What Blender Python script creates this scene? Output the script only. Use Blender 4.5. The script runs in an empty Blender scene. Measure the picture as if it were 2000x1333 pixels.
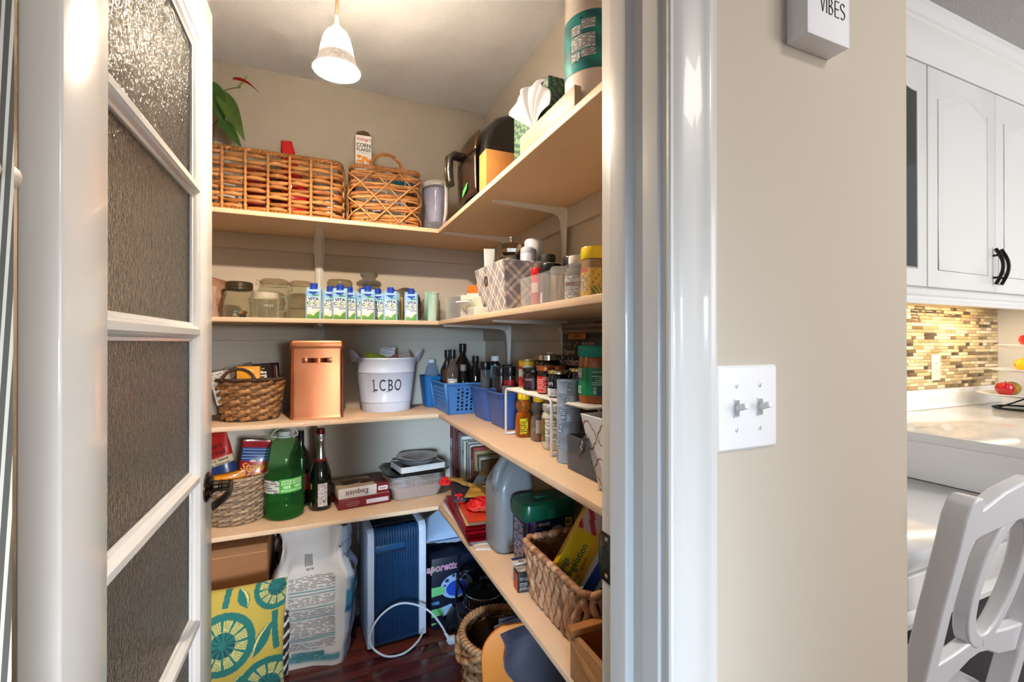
import bpy, bmesh, math, random
from mathutils import Vector, Matrix, noise
random.seed(7)
SC = bpy.context.scene
COL = SC.collection
R = math.radians
PI = math.pi

# ------------------------------------------------------------------ camera, world, light, exposure
cam_data = bpy.data.cameras.new('camera')
cam_data.sensor_width = 36.0
cam_data.lens = 16.2
cam_data.clip_start = 0.02
cam = bpy.data.objects.new('camera', cam_data)
cam.location = (0, 0, 1.266)
cam.rotation_euler = (R(90.135), 0, R(-23.35))
COL.objects.link(cam)
SC.camera = cam
vs = SC.view_settings
vs.view_transform = 'Standard'
vs.look = 'None'
vs.gamma = 1.0
vs.use_curve_mapping = False
vs.exposure = 0.0
wd = bpy.data.worlds.new('daylight')
SC.world = wd
wd.use_nodes = True
wd.node_tree.nodes['Background'].inputs[0].default_value = (0.90, 0.94, 1.0, 1)
wd.node_tree.nodes['Background'].inputs[1].default_value = 0.54
SC.cycles.max_bounces = 8
SC.cycles.transparent_max_bounces = 24
SC.cycles.caustics_reflective = False
SC.cycles.caustics_refractive = False
SC.cycles.sample_clamp_indirect = 6

def area_light(name, loc, target, sx, sy, power, col):
    l = bpy.data.lights.new(name, 'AREA')
    l.shape = 'RECTANGLE'; l.size = sx; l.size_y = sy
    l.energy = power; l.color = col
    o = bpy.data.objects.new(name, l)
    o.location = loc
    d = Vector(target) - Vector(loc)
    o.rotation_euler = d.to_track_quat('-Z', 'Y').to_euler()
    COL.objects.link(o)
    return o
pw_ = area_light('assumed_doorway_beam', (-1.1, -3.2, 1.05), (0.03, 0.6, 0.72), 0.6, 1.0, 4.8, (0.55, 0.77, 1.0))  # assumed cool daylight, added as a narrow beam into the doorway; no window built
pw_.data.spread = R(19)
pw_ = area_light('doorway_fill_light', (0.95, -3.2, 1.15), (-0.06, 0.6, 0.72), 0.6, 1.0, 3.1, (0.90, 0.95, 1.0))  # added fill beam through the doorway, no actual window behind it
pw_.data.spread = R(17)
area_light('kitchen_fill_light', (3.0, -1.8, 1.7), (2.6, 1.0, 1.1), 1.6, 1.2, 58, (1.0, 0.98, 0.97))  # added to brighten the kitchen, no window is built there
area_light('warm_fill_light', (1.2, -1.0, 2.40), (1.2, -1.0, 0.0), 0.5, 0.5, 26, (1.0, 0.92, 0.82))  # added warm fill to neutralise the front wall, no fitting there

# ------------------------------------------------------------------ materials
def lin(c):
    out = []
    for v in c[:3]:
        v = v / 255.0
        out.append(v / 12.92 if v <= 0.04045 else ((v + 0.055) / 1.055) ** 2.4)
    return tuple(out)
_M = {}
def new_mat(key):
    m = bpy.data.materials.new(key)
    m.use_nodes = True
    nt = m.node_tree
    return m, nt, nt.nodes['Principled BSDF']
def mat(rgb, rough=0.5, metal=0.0, var=0.04, scale=30.0, bump=0.0, bscale=200.0, coat=0.0, trans=0.0, ior=1.45, stretch=None, sheen=0.0, alpha=1.0):
    """plain procedural material: colour with a little noise variation and optional bump"""
    key = ('m', tuple(rgb), rough, metal, var, scale, bump, bscale, coat, trans, ior, stretch, sheen, alpha)
    if key in _M: return _M[key]
    m, nt, b = new_mat('mat_%d_%d_%d' % tuple(int(x) for x in rgb[:3]))
    N, L = nt.nodes, nt.links
    c = lin(rgb)
    b.inputs['Roughness'].default_value = rough
    b.inputs['Metallic'].default_value = metal
    b.inputs['Coat Weight'].default_value = coat
    b.inputs['Transmission Weight'].default_value = trans
    b.inputs['IOR'].default_value = ior
    b.inputs['Sheen Weight'].default_value = sheen
    b.inputs['Alpha'].default_value = alpha
    tc = N.new('ShaderNodeTexCoord')
    mp = N.new('ShaderNodeMapping')
    L.new(tc.outputs['Object'], mp.inputs[0])
    if stretch: mp.inputs['Scale'].default_value = stretch
    nz = N.new('ShaderNodeTexNoise')
    nz.inputs['Scale'].default_value = scale
    nz.inputs['Detail'].default_value = 4
    L.new(mp.outputs[0], nz.inputs['Vector'])
    mx = N.new('ShaderNodeMix'); mx.data_type = 'RGBA'
    mx.inputs[6].default_value = tuple(x * (1 - var * 2) for x in c) + (1,)
    mx.inputs[7].default_value = tuple(min(1, x * (1 + var * 2)) for x in c) + (1,)
    L.new(nz.outputs[0], mx.inputs[0])
    L.new(mx.outputs[2], b.inputs['Base Color'])
    if bump:
        n2 = N.new('ShaderNodeTexNoise')
        n2.inputs['Scale'].default_value = bscale
        n2.inputs['Detail'].default_value = 3
        L.new(mp.outputs[0], n2.inputs['Vector'])
        bp = N.new('ShaderNodeBump')
        bp.inputs['Strength'].default_value = bump
        bp.inputs['Distance'].default_value = 0.004
        L.new(n2.outputs[0], bp.inputs['Height'])
        L.new(bp.outputs[0], b.inputs['Normal'])
    _M[key] = m
    return m
def glass(rgb=(255, 255, 255), rough=0.02, ior=1.45, bump=0.0, bscale=120, stretch=None):
    key = ('g', tuple(rgb), rough, ior, bump, bscale, stretch)
    if key in _M: return _M[key]
    m, nt, b = new_mat('glass_%d_%d_%d' % tuple(rgb[:3]))
    N, L = nt.nodes, nt.links
    b.inputs['Base Color'].default_value = lin(rgb) + (1,)
    b.inputs['Roughness'].default_value = rough
    b.inputs['IOR'].default_value = ior
    b.inputs['Transmission Weight'].default_value = 1.0
    if bump:
        tc = N.new('ShaderNodeTexCoord'); mp = N.new('ShaderNodeMapping')
        if stretch: mp.inputs['Scale'].default_value = stretch
        L.new(tc.outputs['Object'], mp.inputs[0])
        nz = N.new('ShaderNodeTexNoise'); nz.inputs['Scale'].default_value = bscale; nz.inputs['Detail'].default_value = 1.5
        L.new(mp.outputs[0], nz.inputs['Vector'])
        bp = N.new('ShaderNodeBump'); bp.inputs['Strength'].default_value = bump; bp.inputs['Distance'].default_value = 0.01
        L.new(nz.outputs[0], bp.inputs['Height']); L.new(bp.outputs[0], b.inputs['Normal'])
    _M[key] = m
    return m
def clear(rgb=(255, 255, 255), amount=0.75, rough=0.08, skin=None):
    """thin clear plastic or thin-walled glass: straight-through transparency plus a glossy skin"""
    key = ('c', tuple(rgb), amount, rough, skin)
    if key in _M: return _M[key]
    m, nt, b = new_mat('clear_%d_%d_%d' % tuple(rgb[:3]))
    N, L = nt.nodes, nt.links
    out = N['Material Output']
    b.inputs['Base Color'].default_value = lin(skin or rgb) + (1,)
    b.inputs['Roughness'].default_value = rough
    t = N.new('ShaderNodeBsdfTransparent'); t.inputs[0].default_value = tuple(0.35 + 0.65 * x for x in lin(rgb)) + (1,)
    fc = N.new('ShaderNodeLayerWeight'); fc.inputs[0].default_value = 0.5
    lw = N.new('ShaderNodeMath'); lw.operation = 'POWER'; lw.inputs[1].default_value = 3.5; L.new(fc.outputs[1], lw.inputs[0])
    mr = N.new('ShaderNodeMapRange')
    mr.inputs[1].default_value = 0; mr.inputs[2].default_value = 1
    mr.inputs[3].default_value = (1 - amount) * 0.5 - 0.01; mr.inputs[4].default_value = 0.75
    L.new(lw.outputs[0], mr.inputs[0])
    mx = N.new('ShaderNodeMixShader')
    L.new(mr.outputs[0], mx.inputs[0]); L.new(t.outputs[0], mx.inputs[1]); L.new(b.outputs[0], mx.inputs[2])
    L.new(mx.outputs[0], out.inputs[0])
    _M[key] = m
    return m
def paint(rough=0.45, coat=0.0, metal=0.0, bump=0.0, bscale=300.0, sheen=0.0):
    """printed surface: reads the print's colours from the mesh's colour attribute"""
    key = ('p', rough, coat, metal, bump, bscale, sheen)
    if key in _M: return _M[key]
    m, nt, b = new_mat('printed_%d' % int(rough * 100))
    N, L = nt.nodes, nt.links
    a = N.new('ShaderNodeAttribute'); a.attribute_name = 'Col'
    L.new(a.outputs['Color'], b.inputs['Base Color'])
    b.inputs['Roughness'].default_value = rough
    b.inputs['Coat Weight'].default_value = coat
    b.inputs['Metallic'].default_value = metal
    b.inputs['Sheen Weight'].default_value = sheen
    if bump:
        tc = N.new('ShaderNodeTexCoord'); nz = N.new('ShaderNodeTexNoise')
        nz.inputs['Scale'].default_value = bscale
        L.new(tc.outputs['Object'], nz.inputs['Vector'])
        bp = N.new('ShaderNodeBump'); bp.inputs['Strength'].default_value = bump; bp.inputs['Distance'].default_value = 0.003
        L.new(nz.outputs[0], bp.inputs['Height']); L.new(bp.outputs[0], b.inputs['Normal'])
    _M[key] = m
    return m
def fine_print(base=(240, 240, 236), ink=(40, 40, 40), line=0.0022, rough=0.45):
    """small print: broken dark lines over a paper colour, laid out in the mesh's UVs (metres)"""
    key = ('f', tuple(base), tuple(ink), line, rough)
    if key in _M: return _M[key]
    m, nt, b = new_mat('fine_print')
    N, L = nt.nodes, nt.links
    uv = N.new('ShaderNodeUVMap')
    sx = N.new('ShaderNodeSeparateXYZ'); L.new(uv.outputs[0], sx.inputs[0])
    dv = N.new('ShaderNodeMath'); dv.operation = 'DIVIDE'; dv.inputs[1].default_value = line; L.new(sx.outputs[1], dv.inputs[0])
    fr = N.new('ShaderNodeMath'); fr.operation = 'FRACT'; L.new(dv.outputs[0], fr.inputs[0])
    ls = N.new('ShaderNodeMath'); ls.operation = 'LESS_THAN'; ls.inputs[1].default_value = 0.48; L.new(fr.outputs[0], ls.inputs[0])
    fl = N.new('ShaderNodeMath'); fl.operation = 'FLOOR'; L.new(dv.outputs[0], fl.inputs[0])
    cb = N.new('ShaderNodeCombineXYZ')
    m1 = N.new('ShaderNodeMath'); m1.operation = 'DIVIDE'; m1.inputs[1].default_value = line * 3.2; L.new(sx.outputs[0], m1.inputs[0])
    L.new(m1.outputs[0], cb.inputs[0]); 
    m2 = N.new('ShaderNodeMath'); m2.operation = 'MULTIPLY'; m2.inputs[1].default_value = 7.31; L.new(fl.outputs[0], m2.inputs[0]); L.new(m2.outputs[0], cb.inputs[1])
    nz = N.new('ShaderNodeTexNoise'); nz.inputs['Scale'].default_value = 1.0; nz.inputs['Detail'].default_value = 2; L.new(cb.outputs[0], nz.inputs['Vector'])
    gt = N.new('ShaderNodeMath'); gt.operation = 'GREATER_THAN'; gt.inputs[1].default_value = 0.44; L.new(nz.outputs[0], gt.inputs[0])
    ml = N.new('ShaderNodeMath'); ml.operation = 'MULTIPLY'; L.new(ls.outputs[0], ml.inputs[0]); L.new(gt.outputs[0], ml.inputs[1])
    mx = N.new('ShaderNodeMix'); mx.data_type = 'RGBA'
    mx.inputs[6].default_value = lin(base) + (1,); mx.inputs[7].default_value = lin(ink) + (1,)
    L.new(ml.outputs[0], mx.inputs[0]); L.new(mx.outputs[2], b.inputs['Base Color'])
    b.inputs['Roughness'].default_value = rough
    _M[key] = m
    return m

# ------------------------------------------------------------------ things and parts
def prop(o, label=None, cat=None, group=None, kind=None):
    if label: o['label'] = label
    if cat: o['category'] = cat
    if group: o['group'] = group
    if kind: o['kind'] = kind
    return o
def thing(name, label, cat, loc=(0, 0, 0), rz=0.0, group=None, kind=None, rot=None):
    o = bpy.data.objects.new(name, None)
    o.empty_display_size = 0.02
    COL.objects.link(o)
    o.location = loc
    o.rotation_euler = rot if rot else (0, 0, rz)
    return prop(o, label, cat, group, kind)
def link(name, me, parent=None, loc=None, rot=None, m=None):
    o = bpy.data.objects.new(name, me)
    COL.objects.link(o)
    if parent: o.parent = parent
    if loc: o.location = loc
    if rot: o.rotation_euler = rot
    if m and not me.materials: me.materials.append(m)
    return o
def mesh(name, verts, faces, m=None, smooth=True, uvs=None, cols=None):
    me = bpy.data.meshes.new(name)
    me.from_pydata([tuple(v) for v in verts], [], faces)
    if uvs is not None:
        ul = me.uv_layers.new(name='UVMap')
        li = [0] * len(me.loops); me.loops.foreach_get('vertex_index', li)
        flat = []
        for i in li: flat.extend(uvs[i])
        ul.data.foreach_set('uv', flat)
    if cols is not None:
        ca = me.color_attributes.new('Col', 'FLOAT_COLOR', 'POINT')
        flat = []
        for c in cols: flat.extend((c[0], c[1], c[2], 1.0))
        ca.data.foreach_set('color', flat)
    if m: me.materials.append(m)
    if smooth: me.polygons.foreach_set('use_smooth', [True] * len(me.polygons))
    me.update()
    return me
def sharp(me, ang=40):
    try: me.set_sharp_from_angle(angle=R(ang))
    except Exception: pass
    return me
_BC = {}
def box(name, parent, size, loc, m, bevel=0.0, rot=None, seg=2):
    key = (tuple(round(s, 5) for s in size), round(bevel, 5), m.name, seg)
    me = _BC.get(key)
    if me is None:
        bm = bmesh.new()
        bmesh.ops.create_cube(bm, size=1.0)
        for v in bm.verts: v.co = Vector((v.co.x * size[0], v.co.y * size[1], v.co.z * size[2]))
        if bevel > 0:
            bmesh.ops.bevel(bm, geom=list(bm.edges), offset=min(bevel, min(size) * 0.45), segments=seg, profile=0.5, affect='EDGES')
        ul = bm.loops.layers.uv.new('UVMap')
        for f in bm.faces:
            n = f.normal
            ax = max(range(3), key=lambda i: abs(n[i]))
            for l in f.loops:
                c = l.vert.co
                l[ul].uv = (c.y, c.z) if ax == 0 else ((c.x, c.z) if ax == 1 else (c.x, c.y))
            if bevel > 0: f.smooth = True
        me = bpy.data.meshes.new(name)
        bm.to_mesh(me); bm.free()
        me.materials.append(m)
        if bevel > 0: sharp(me, 50)
        _BC[key] = me
    return link(name, me, parent, loc, rot)
def box2(name, parent, a, b, m, bevel=0.0):
    """box from min corner a to max corner b"""
    return box(name, parent, [b[i] - a[i] for i in range(3)], [(a[i] + b[i]) / 2 for i in range(3)], m, bevel)
def lathe(name, parent, prof, m, seg=32, loc=None, rot=None, cap0=True, cap1=True, sx=1.0, sy=1.0, wob=None, color=None, ang=35):
    vs, fs, uv, cs = [], [], [], []
    for k, (r, z) in enumerate(prof):
        for i in range(seg):
            a = 2 * PI * i / seg
            q = r * (wob(a, z) if wob else 1.0)
            vs.append((q * math.cos(a) * sx, q * math.sin(a) * sy, z)); uv.append((a * max(p[0] for p in prof), z))
            if color: cs.append(lin(color(a, z)))
    n = len(prof)
    for k in range(n - 1):
        for i in range(seg):
            j = (i + 1) % seg
            fs.append((k * seg + i, k * seg + j, (k + 1) * seg + j, (k + 1) * seg + i))
    if cap0 and prof[0][0] > 1e-6: fs.append(tuple(range(seg - 1, -1, -1)))
    if cap1 and prof[-1][0] > 1e-6: fs.append(tuple((n - 1) * seg + i for i in range(seg)))
    me = sharp(mesh(name, vs, fs, m, True, uv, cs if color else None), ang)
    return link(name, me, parent, loc, rot)
def shell(prof, t):
    """closed thin-wall profile: outside up, inside down"""
    return prof + [(max(0.0005, r - t), z) for r, z in reversed(prof)]
def loft(name, parent, rings, m, cap0=True, cap1=True, loc=None, rot=None, closed=True, color=None, ang=35, smooth=True, uvscale=1.0):
    vs, fs, uv, cs = [], [], [], []
    n = len(rings[0])
    acc = 0.0
    for k, rg in enumerate(rings):
        s = 0.0
        if k: acc += (Vector(rg[0]) - Vector(rings[k - 1][0])).length
        for i, p in enumerate(rg):
            if i: s += (Vector(p) - Vector(rg[i - 1])).length
            vs.append(tuple(p)); uv.append((s * uvscale, acc * uvscale))
            if color: cs.append(lin(color(i / max(1, n - (0 if closed else 1)), k / max(1, len(rings) - 1))))
    for k in range(len(rings) - 1):
        for i in range(n if closed else n - 1):
            j = (i + 1) % n
            fs.append((k * n + i, k * n + j, (k + 1) * n + j, (k + 1) * n + i))
    if cap0 and closed: fs.append(tuple(range(n - 1, -1, -1)))
    if cap1 and closed: fs.append(tuple((len(rings) - 1) * n + i for i in range(n)))
    me = mesh(name, vs, fs, m, smooth, uv, cs if color else None)
    if smooth: sharp(me, ang)
    return link(name, me, parent, loc, rot)
def rrect(w, d, r, z, n=5, cx=0.0, cy=0.0):
    """rounded rectangle ring, counter-clockwise"""
    r = min(r, w / 2 - 1e-4, d / 2 - 1e-4)
    pts = []
    for (sx, sy, a0) in ((1, 1, 0), (-1, 1, 90), (-1, -1, 180), (1, -1, 270)):
        for k in range(n + 1):
            a = R(a0 + 90 * k / n)
            pts.append((cx + sx * (w / 2 - r) + r * math.cos(a), cy + sy * (d / 2 - r) + r * math.sin(a), z))
    return pts
def frame_path(pts, closed=False):
    P = [Vector(p) for p in pts]
    n = len(P); fr = []
    up = Vector((0, 0, 1))
    prev = None
    for i in range(n):
        if closed: t = (P[(i + 1) % n] - P[(i - 1) % n])
        else: t = P[min(i + 1, n - 1)] - P[max(i - 1, 0)]
        if t.length < 1e-9: t = Vector((1, 0, 0))
        t.normalize()
        if prev is None:
            a = up if abs(t.z) < 0.9 else Vector((1, 0, 0))
            u = (a - t * a.dot(t)).normalized()
        else:
            u = prev - t * prev.dot(t)
            u = u.normalized() if u.length > 1e-6 else Vector((1, 0, 0))
        prev = u
        fr.append((P[i], u, t.cross(u)))
    return fr
def tube(name, parent, pts, r, m, seg=8, closed=False, loc=None, rot=None, ell=1.0, join=None):
    """round tube along points; r is a number or f(0..1); ell flattens the section"""
    fr = frame_path(pts, closed)
    vs, fs = [], []
    n = len(fr)
    for i, (p, u, w) in enumerate(fr):
        q = r(i / max(1, n - 1)) if callable(r) else r
        for k in range(seg):
            a = 2 * PI * k / seg
            vs.append(p + u * (q * math.cos(a)) + w * (q * ell * math.sin(a)))
    for i in range(n if closed else n - 1):
        a, b = i * seg, ((i + 1) % n) * seg
        for k in range(seg):
            j = (k + 1) % seg
            fs.append((a + k, a + j, b + j, b + k))
    if not closed:
        fs.append(tuple(range(seg - 1, -1, -1))); fs.append(tuple((n - 1) * seg + k for k in range(seg)))
    if join is not None:
        o = len(join[0]); join[0].extend(vs); join[1].extend([tuple(i + o for i in f) for f in fs]); return None
    return link(name, mesh(name, vs, fs, m, True), parent, loc, rot)
def grid(name, parent, fn, nu, nv, m, loc=None, rot=None, color=None, thick=0.0, uvm=(1, 1), ang=None):
    vs, fs, uv, cs = [], [], [], []
    for j in range(nv + 1):
        for i in range(nu + 1):
            a, b = i / nu, j / nv
            vs.append(fn(a, b)); uv.append((a * uvm[0], b * uvm[1]))
            if color: cs.append(lin(color(a, b)))
    for j in range(nv):
        for i in range(nu):
            q = j * (nu + 1) + i
            fs.append((q, q + 1, q + nu + 2, q + nu + 1))
    me = mesh(name, vs, fs, m, True, uv, cs if color else None)
    if ang: sharp(me, ang)
    o = link(name, me, parent, loc, rot)
    if thick:
        md = o.modifiers.new('thickness', 'SOLIDIFY'); md.thickness = thick; md.offset = 0
    return o
def prism(name, parent, poly, axis, t0, t1, m, loc=None, rot=None, bevel=0.0, smooth=False):
    """extrude a 2-D outline; axis 'x' takes (y,z), 'y' takes (x,z), 'z' takes (x,y)"""
    def P(a, b, t): return {'x': (t, a, b), 'y': (a, t, b), 'z': (a, b, t)}[axis]
    n = len(poly)
    vs = [P(a, b, t0) for a, b in poly] + [P(a, b, t1) for a, b in poly]
    fs = [tuple(range(n)), tuple(range(2 * n - 1, n - 1, -1))]
    for i in range(n):
        j = (i + 1) % n
        fs.append((i, n + i, n + j, j))
    bm = bmesh.new()
    bv = [bm.verts.new(v) for v in vs]
    for f in fs: bm.faces.new([bv[i] for i in f])
    bmesh.ops.recalc_face_normals(bm, faces=bm.faces)
    if bevel: bmesh.ops.bevel(bm, geom=list(bm.edges), offset=bevel, segments=2, profile=0.5, affect='EDGES')
    me = bpy.data.meshes.new(name); bm.to_mesh(me); bm.free()
    me.materials.append(m)
    if smooth or bevel:
        me.polygons.foreach_set('use_smooth', [True] * len(me.polygons)); sharp(me, 35)
    return link(name, me, parent, loc, rot)

# print on surfaces: a map takes (x right, y up, d off the surface) to local coordinates
def flat(o, r, u):
    o, r, u = Vector(o), Vector(r).normalized(), Vector(u).normalized()
    n = r.cross(u)
    return lambda x, y, d=0.0: o + r * x + u * y + n * d
def face_y(o): return flat(o, (1, 0, 0), (0, 0, 1))          # seen from -Y
def face_x(o): return flat(o, (0, -1, 0), (0, 0, 1))         # seen from -X
def cyl(rad, th, z0=0.0, cx=0.0, cy=0.0, taper=0.0):
    t = R(th)
    return lambda x, y, d=0.0: Vector((cx + (rad + taper * y + d) * math.cos(t + x / rad), cy + (rad + taper * y + d) * math.sin(t + x / rad), z0 + y))
_TC = {}
def text_geo(s, bold=0.0, shear=0.0, space=1.0):
    key = (s, bold, shear, space)
    if key in _TC: return _TC[key]
    cu = bpy.data.curves.new('lettering', 'FONT')
    cu.body = s; cu.size = 1.0; cu.align_x = 'CENTER'; cu.align_y = 'CENTER'
    cu.resolution_u = 3; cu.offset = bold; cu.shear = shear; cu.space_character = space
    ob = bpy.data.objects.new('lettering', cu)
    me = ob.to_mesh()
    vs = [tuple(v.co) for v in me.vertices]; fs = [tuple(p.vertices) for p in me.polygons]
    ob.to_mesh_clear()
    bpy.data.objects.remove(ob); bpy.data.curves.remove(cu)
    _TC[key] = (vs, fs)
    return vs, fs
def text(parent, mp, s, x, y, size, rgb, bold=0.0, shear=0.0, ang=0.0, space=1.0, sxy=1.0, d=0.0009, m=None, name='lettering', label=None):
    vs, fs = text_geo(s, bold, shear, space)
    if not vs: return None
    ca, sa = math.cos(R(ang)), math.sin(R(ang))
    out = []
    for v in vs:
        a, b = v[0] * size * sxy, v[1] * size
        out.append(mp(x + a * ca - b * sa, y + a * sa + b * ca, d))
    o = link(name, mesh(name, out, fs, m or mat(rgb, 0.5, var=0.0), False), parent)
    if label: o['label'] = label
    return o
def patch(parent, mp, x0, y0, x1, y1, rgb, d=0.0005, name='label_print', nx=1, ny=1, m=None, color=None, rough=0.45, lab=None, skew=0.0):
    vs, fs, uv, cs = [], [], [], []
    for j in range(ny + 1):
        for i in range(nx + 1):
            a, b = i / nx, j / ny
            x = x0 + (x1 - x0) * a; y = y0 + (y1 - y0) * b + skew * a
            vs.append(mp(x, y, d)); uv.append((x, y))
            if color: cs.append(lin(color(a, b)))
    for j in range(ny):
        for i in range(nx):
            q = j * (nx + 1) + i
            fs.append((q, q + 1, q + nx + 2, q + nx + 1))
    mm = m or (paint(rough) if color else mat(rgb, rough, var=0.0))
    o = link(name, mesh(name, vs, fs, mm, nx > 1 or ny > 1, uv, cs if color else None), parent)
    if lab: o['label'] = lab
    return o
def outline(parent, mp, pts, rgb, d=0.0006, name='print_shape', m=None, rough=0.45):
    """flat printed shape from a 2-D outline"""
    vs = [mp(x, y, d) for x, y in pts]
    return link(name, mesh(name, vs, [tuple(range(len(vs)))], m or mat(rgb, rough, var=0.0), False), parent)
def ellipse(cx, cy, rx, ry, n=24, a0=0, a1=360):
    return [(cx + rx * math.cos(R(a0 + (a1 - a0) * i / n)), cy + ry * math.sin(R(a0 + (a1 - a0) * i / n))) for i in range(n if a1 - a0 == 360 else n + 1)]
def copy_tree(o, parent=None):
    c = o.copy(); COL.objects.link(c)
    if parent: c.parent = parent
    for ch in list(o.children): copy_tree(ch, c)
    return c
def nz(p, s=1.0): return noise.noise(Vector(p) * s)

# common materials
WHITE = mat((208, 206, 202), 0.32, var=0.01, scale=6, coat=0.15)
SATIN = mat((228, 231, 234), 0.28, var=0.015, scale=5)
WALLM = mat((198, 187, 171), 0.75, var=0.015, scale=4, bump=0.06, bscale=90)
SHELFM = mat((227, 196, 163), 0.5, var=0.03, scale=14, stretch=(1, 1, 1))
STEEL = mat((200, 200, 198), 0.22, 1.0, var=0.03)
CHROME = mat((215, 215, 215), 0.1, 1.0, var=0.02)
BRONZE = mat((92, 84, 76), 0.24, 1.0, var=0.08, scale=60)
BLACK = mat((18, 18, 20), 0.3, var=0.05)
BLACKM = mat((24, 24, 25), 0.65, var=0.06)

# ================================================================== the setting
def struct(o): o['kind'] = 'structure'; return o
CEILM = mat((236, 236, 238), 0.9, var=0.02, scale=60, bump=0.55, bscale=150)
# floor slab and the pantry's dark planks
WOODM = mat((74, 32, 27), 0.26, var=0.22, scale=26, stretch=(0.12, 1.6, 1), coat=0.25)
WOOD2 = mat((92, 42, 33), 0.26, var=0.22, scale=22, stretch=(0.12, 1.6, 1), coat=0.25)
WOOD3 = mat((60, 26, 23), 0.28, var=0.2, scale=28, stretch=(0.12, 1.6, 1), coat=0.25)
floor = struct(box2('floor', None, (-2.7, -3.0, -0.10), (3.8, 2.36, -0.012), mat((58, 30, 24), 0.4, var=0.1, scale=8, stretch=(0.2, 2, 1))))
rnd = random.Random(3)
row, y = 0, 0.60
while y < 2.24:
    x = -0.80 - rnd.random() * 0.5
    while x < 0.82:
        ln = 0.55 + rnd.random() * 0.55
        a, b = max(-0.80, x), min(0.82, x + ln)
        if b - a > 0.03:
            o = box('plank', floor, (b - a - 0.0016, 0.0806, 0.012), ((a + b) / 2, y + 0.041, -0.006), rnd.choice((WOODM, WOOD2, WOOD3)), 0.0012)
            o.matrix_parent_inverse = floor.matrix_world.inverted()
        x += ln
    y += 0.0822
ROOMW = mat((96, 60, 46), 0.4, var=0.12, scale=10, stretch=(0.2, 2, 1))
yy = -2.9
while yy < 0.59:      # boards of the front room and kitchen, longer rows
    o = box2('plank', floor, (-2.68, yy, -0.012), (3.62, yy + 0.0935, 0.0), ROOMW, 0.0)
    o.parent = floor; yy += 0.095
for o in floor.children:
    if o.matrix_parent_inverse == Matrix(): pass
floor_loc = Vector(floor.location)
for o in floor.children:
    o.matrix_parent_inverse = Matrix.Translation(-floor_loc)
struct(box2('floor_kitchen', None, (0.961, 0.60, -0.10), (3.66, 1.35, 0.0), ROOMW))

struct(box2('ceiling', None, (-0.9, 0.594, 2.44), (0.961, 2.35, 2.55), CEILM))
struct(prism('ceiling_room', None, [(-2.7, -3.0), (3.8, -3.0), (3.8, 1.47), (0.961, 1.47), (0.961, 0.594), (-2.7, 0.594)], 'z', 2.495, 2.6, mat((176, 174, 172), 0.9, var=0.03, scale=60, bump=0.7, bscale=130)))
struct(box2('wall_back', None, (-0.9, 2.247, 0), (0.961, 2.35, 2.55), WALLM))
struct(box2('wall_right', None, (0.82, 0.594, 0), (0.961, 2.247, 2.55), WALLM))
struct(box2('wall_left', None, (-0.9, 0.594, 0), (-0.80, 2.247, 2.55), WALLM))
struct(prism('wall_front', None, [(-2.7, 0), (-0.288, 0), (-0.288, 2.07), (0.426, 2.07), (0.426, 0), (0.961, 0), (0.961, 2.495), (-2.7, 2.495)], 'y', 0.47, 0.594, WALLM))
wall_k = struct(box2('wall_kitchen', None, (0.961, 1.35, 0), (3.8, 1.47, 2.55), mat((226, 222, 212), 0.7, var=0.02)))
struct(box2('wall_kitchen_side', None, (3.66, 0.35, 0), (3.8, 1.35, 2.55), mat((233, 233, 232), 0.6, var=0.01)))

# ------------------------------------------------------------------ doorway trim
def casing(name, x_in, sgn, z1):
    """upright casing; profile runs from the jamb side outwards"""
    pr = [(0, 0.470), (0, 0.4545), (0.002, 0.4525), (0.007, 0.4535), (0.0095, 0.458), (0.012, 0.4595), (0.016, 0.4568), (0.026, 0.4545),
          (0.034, 0.4530), (0.042, 0.4522), (0.058, 0.4505), (0.0625, 0.4478), (0.066, 0.4478), (0.069, 0.4500), (0.0745, 0.4495), (0.079, 0.4515), (0.080, 0.470)]
    poly = [(x_in + sgn * a, b) for a, b in pr]
    return struct(prism(name, None, poly, 'z', 0.0, z1, WHITE, smooth=True))
casing('trim_1', 0.411, 1, 2.10)
casing('trim_2', -0.273, -1, 2.10)
struct(prism('trim_3', None, [(0.470, 2.052), (0.4545, 2.052), (0.4535, 2.06), (0.458, 2.065), (0.4545, 2.08), (0.4505, 2.11), (0.4478, 2.118), (0.4515, 2.132), (0.470, 2.132)], 'x', -0.353, 0.491, WHITE, smooth=True))
jamb_r = struct(thing('trim_4', None, None, (0.406, 0.47, 0)))
box2('jamb', jamb_r, (0.0, -0.002, 0), (0.019, 0.124, 2.05), WHITE, 0.002)
prism('door_stop', jamb_r, [(0.0, 0.048), (-0.005, 0.0485), (-0.0105, 0.052), (-0.012, 0.057), (-0.012, 0.085), (0.0, 0.085)], 'z', 0, 2.04, WHITE, smooth=True)
sp = prism('strike_plate', jamb_r, [(0.096, 0.905), (0.124, 0.905), (0.130, 0.918), (0.130, 0.968), (0.124, 0.978), (0.096, 0.978)], 'x', -0.0018, 0.0005, BRONZE, bevel=0.0006)
box2('latch_hole', sp, (-0.0022, 0.104, 0.925), (0.0, 0.121, 0.955), BLACK)
for z in (0.914, 0.969):
    lathe('screw', sp, [(0.0, 0.0012), (0.003, 0.001), (0.0042, 0.0)], STEEL, 12, loc=(-0.0018, 0.110, z), rot=(0, R(-90), 0))
jamb_l = struct(thing('trim_5', None, None, (-0.268, 0.47, 0)))
box2('jamb', jamb_l, (-0.019, -0.002, 0), (0.0, 0.124, 2.05), WHITE, 0.002)
box2('door_stop', jamb_l, (0.0, 0.05, 0), (0.011, 0.085, 2.04), WHITE, 0.003)
struct(box2('trim_6', None, (-0.268, 0.468, 2.031), (0.406, 0.594, 2.05), WHITE, 0.002))

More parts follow.
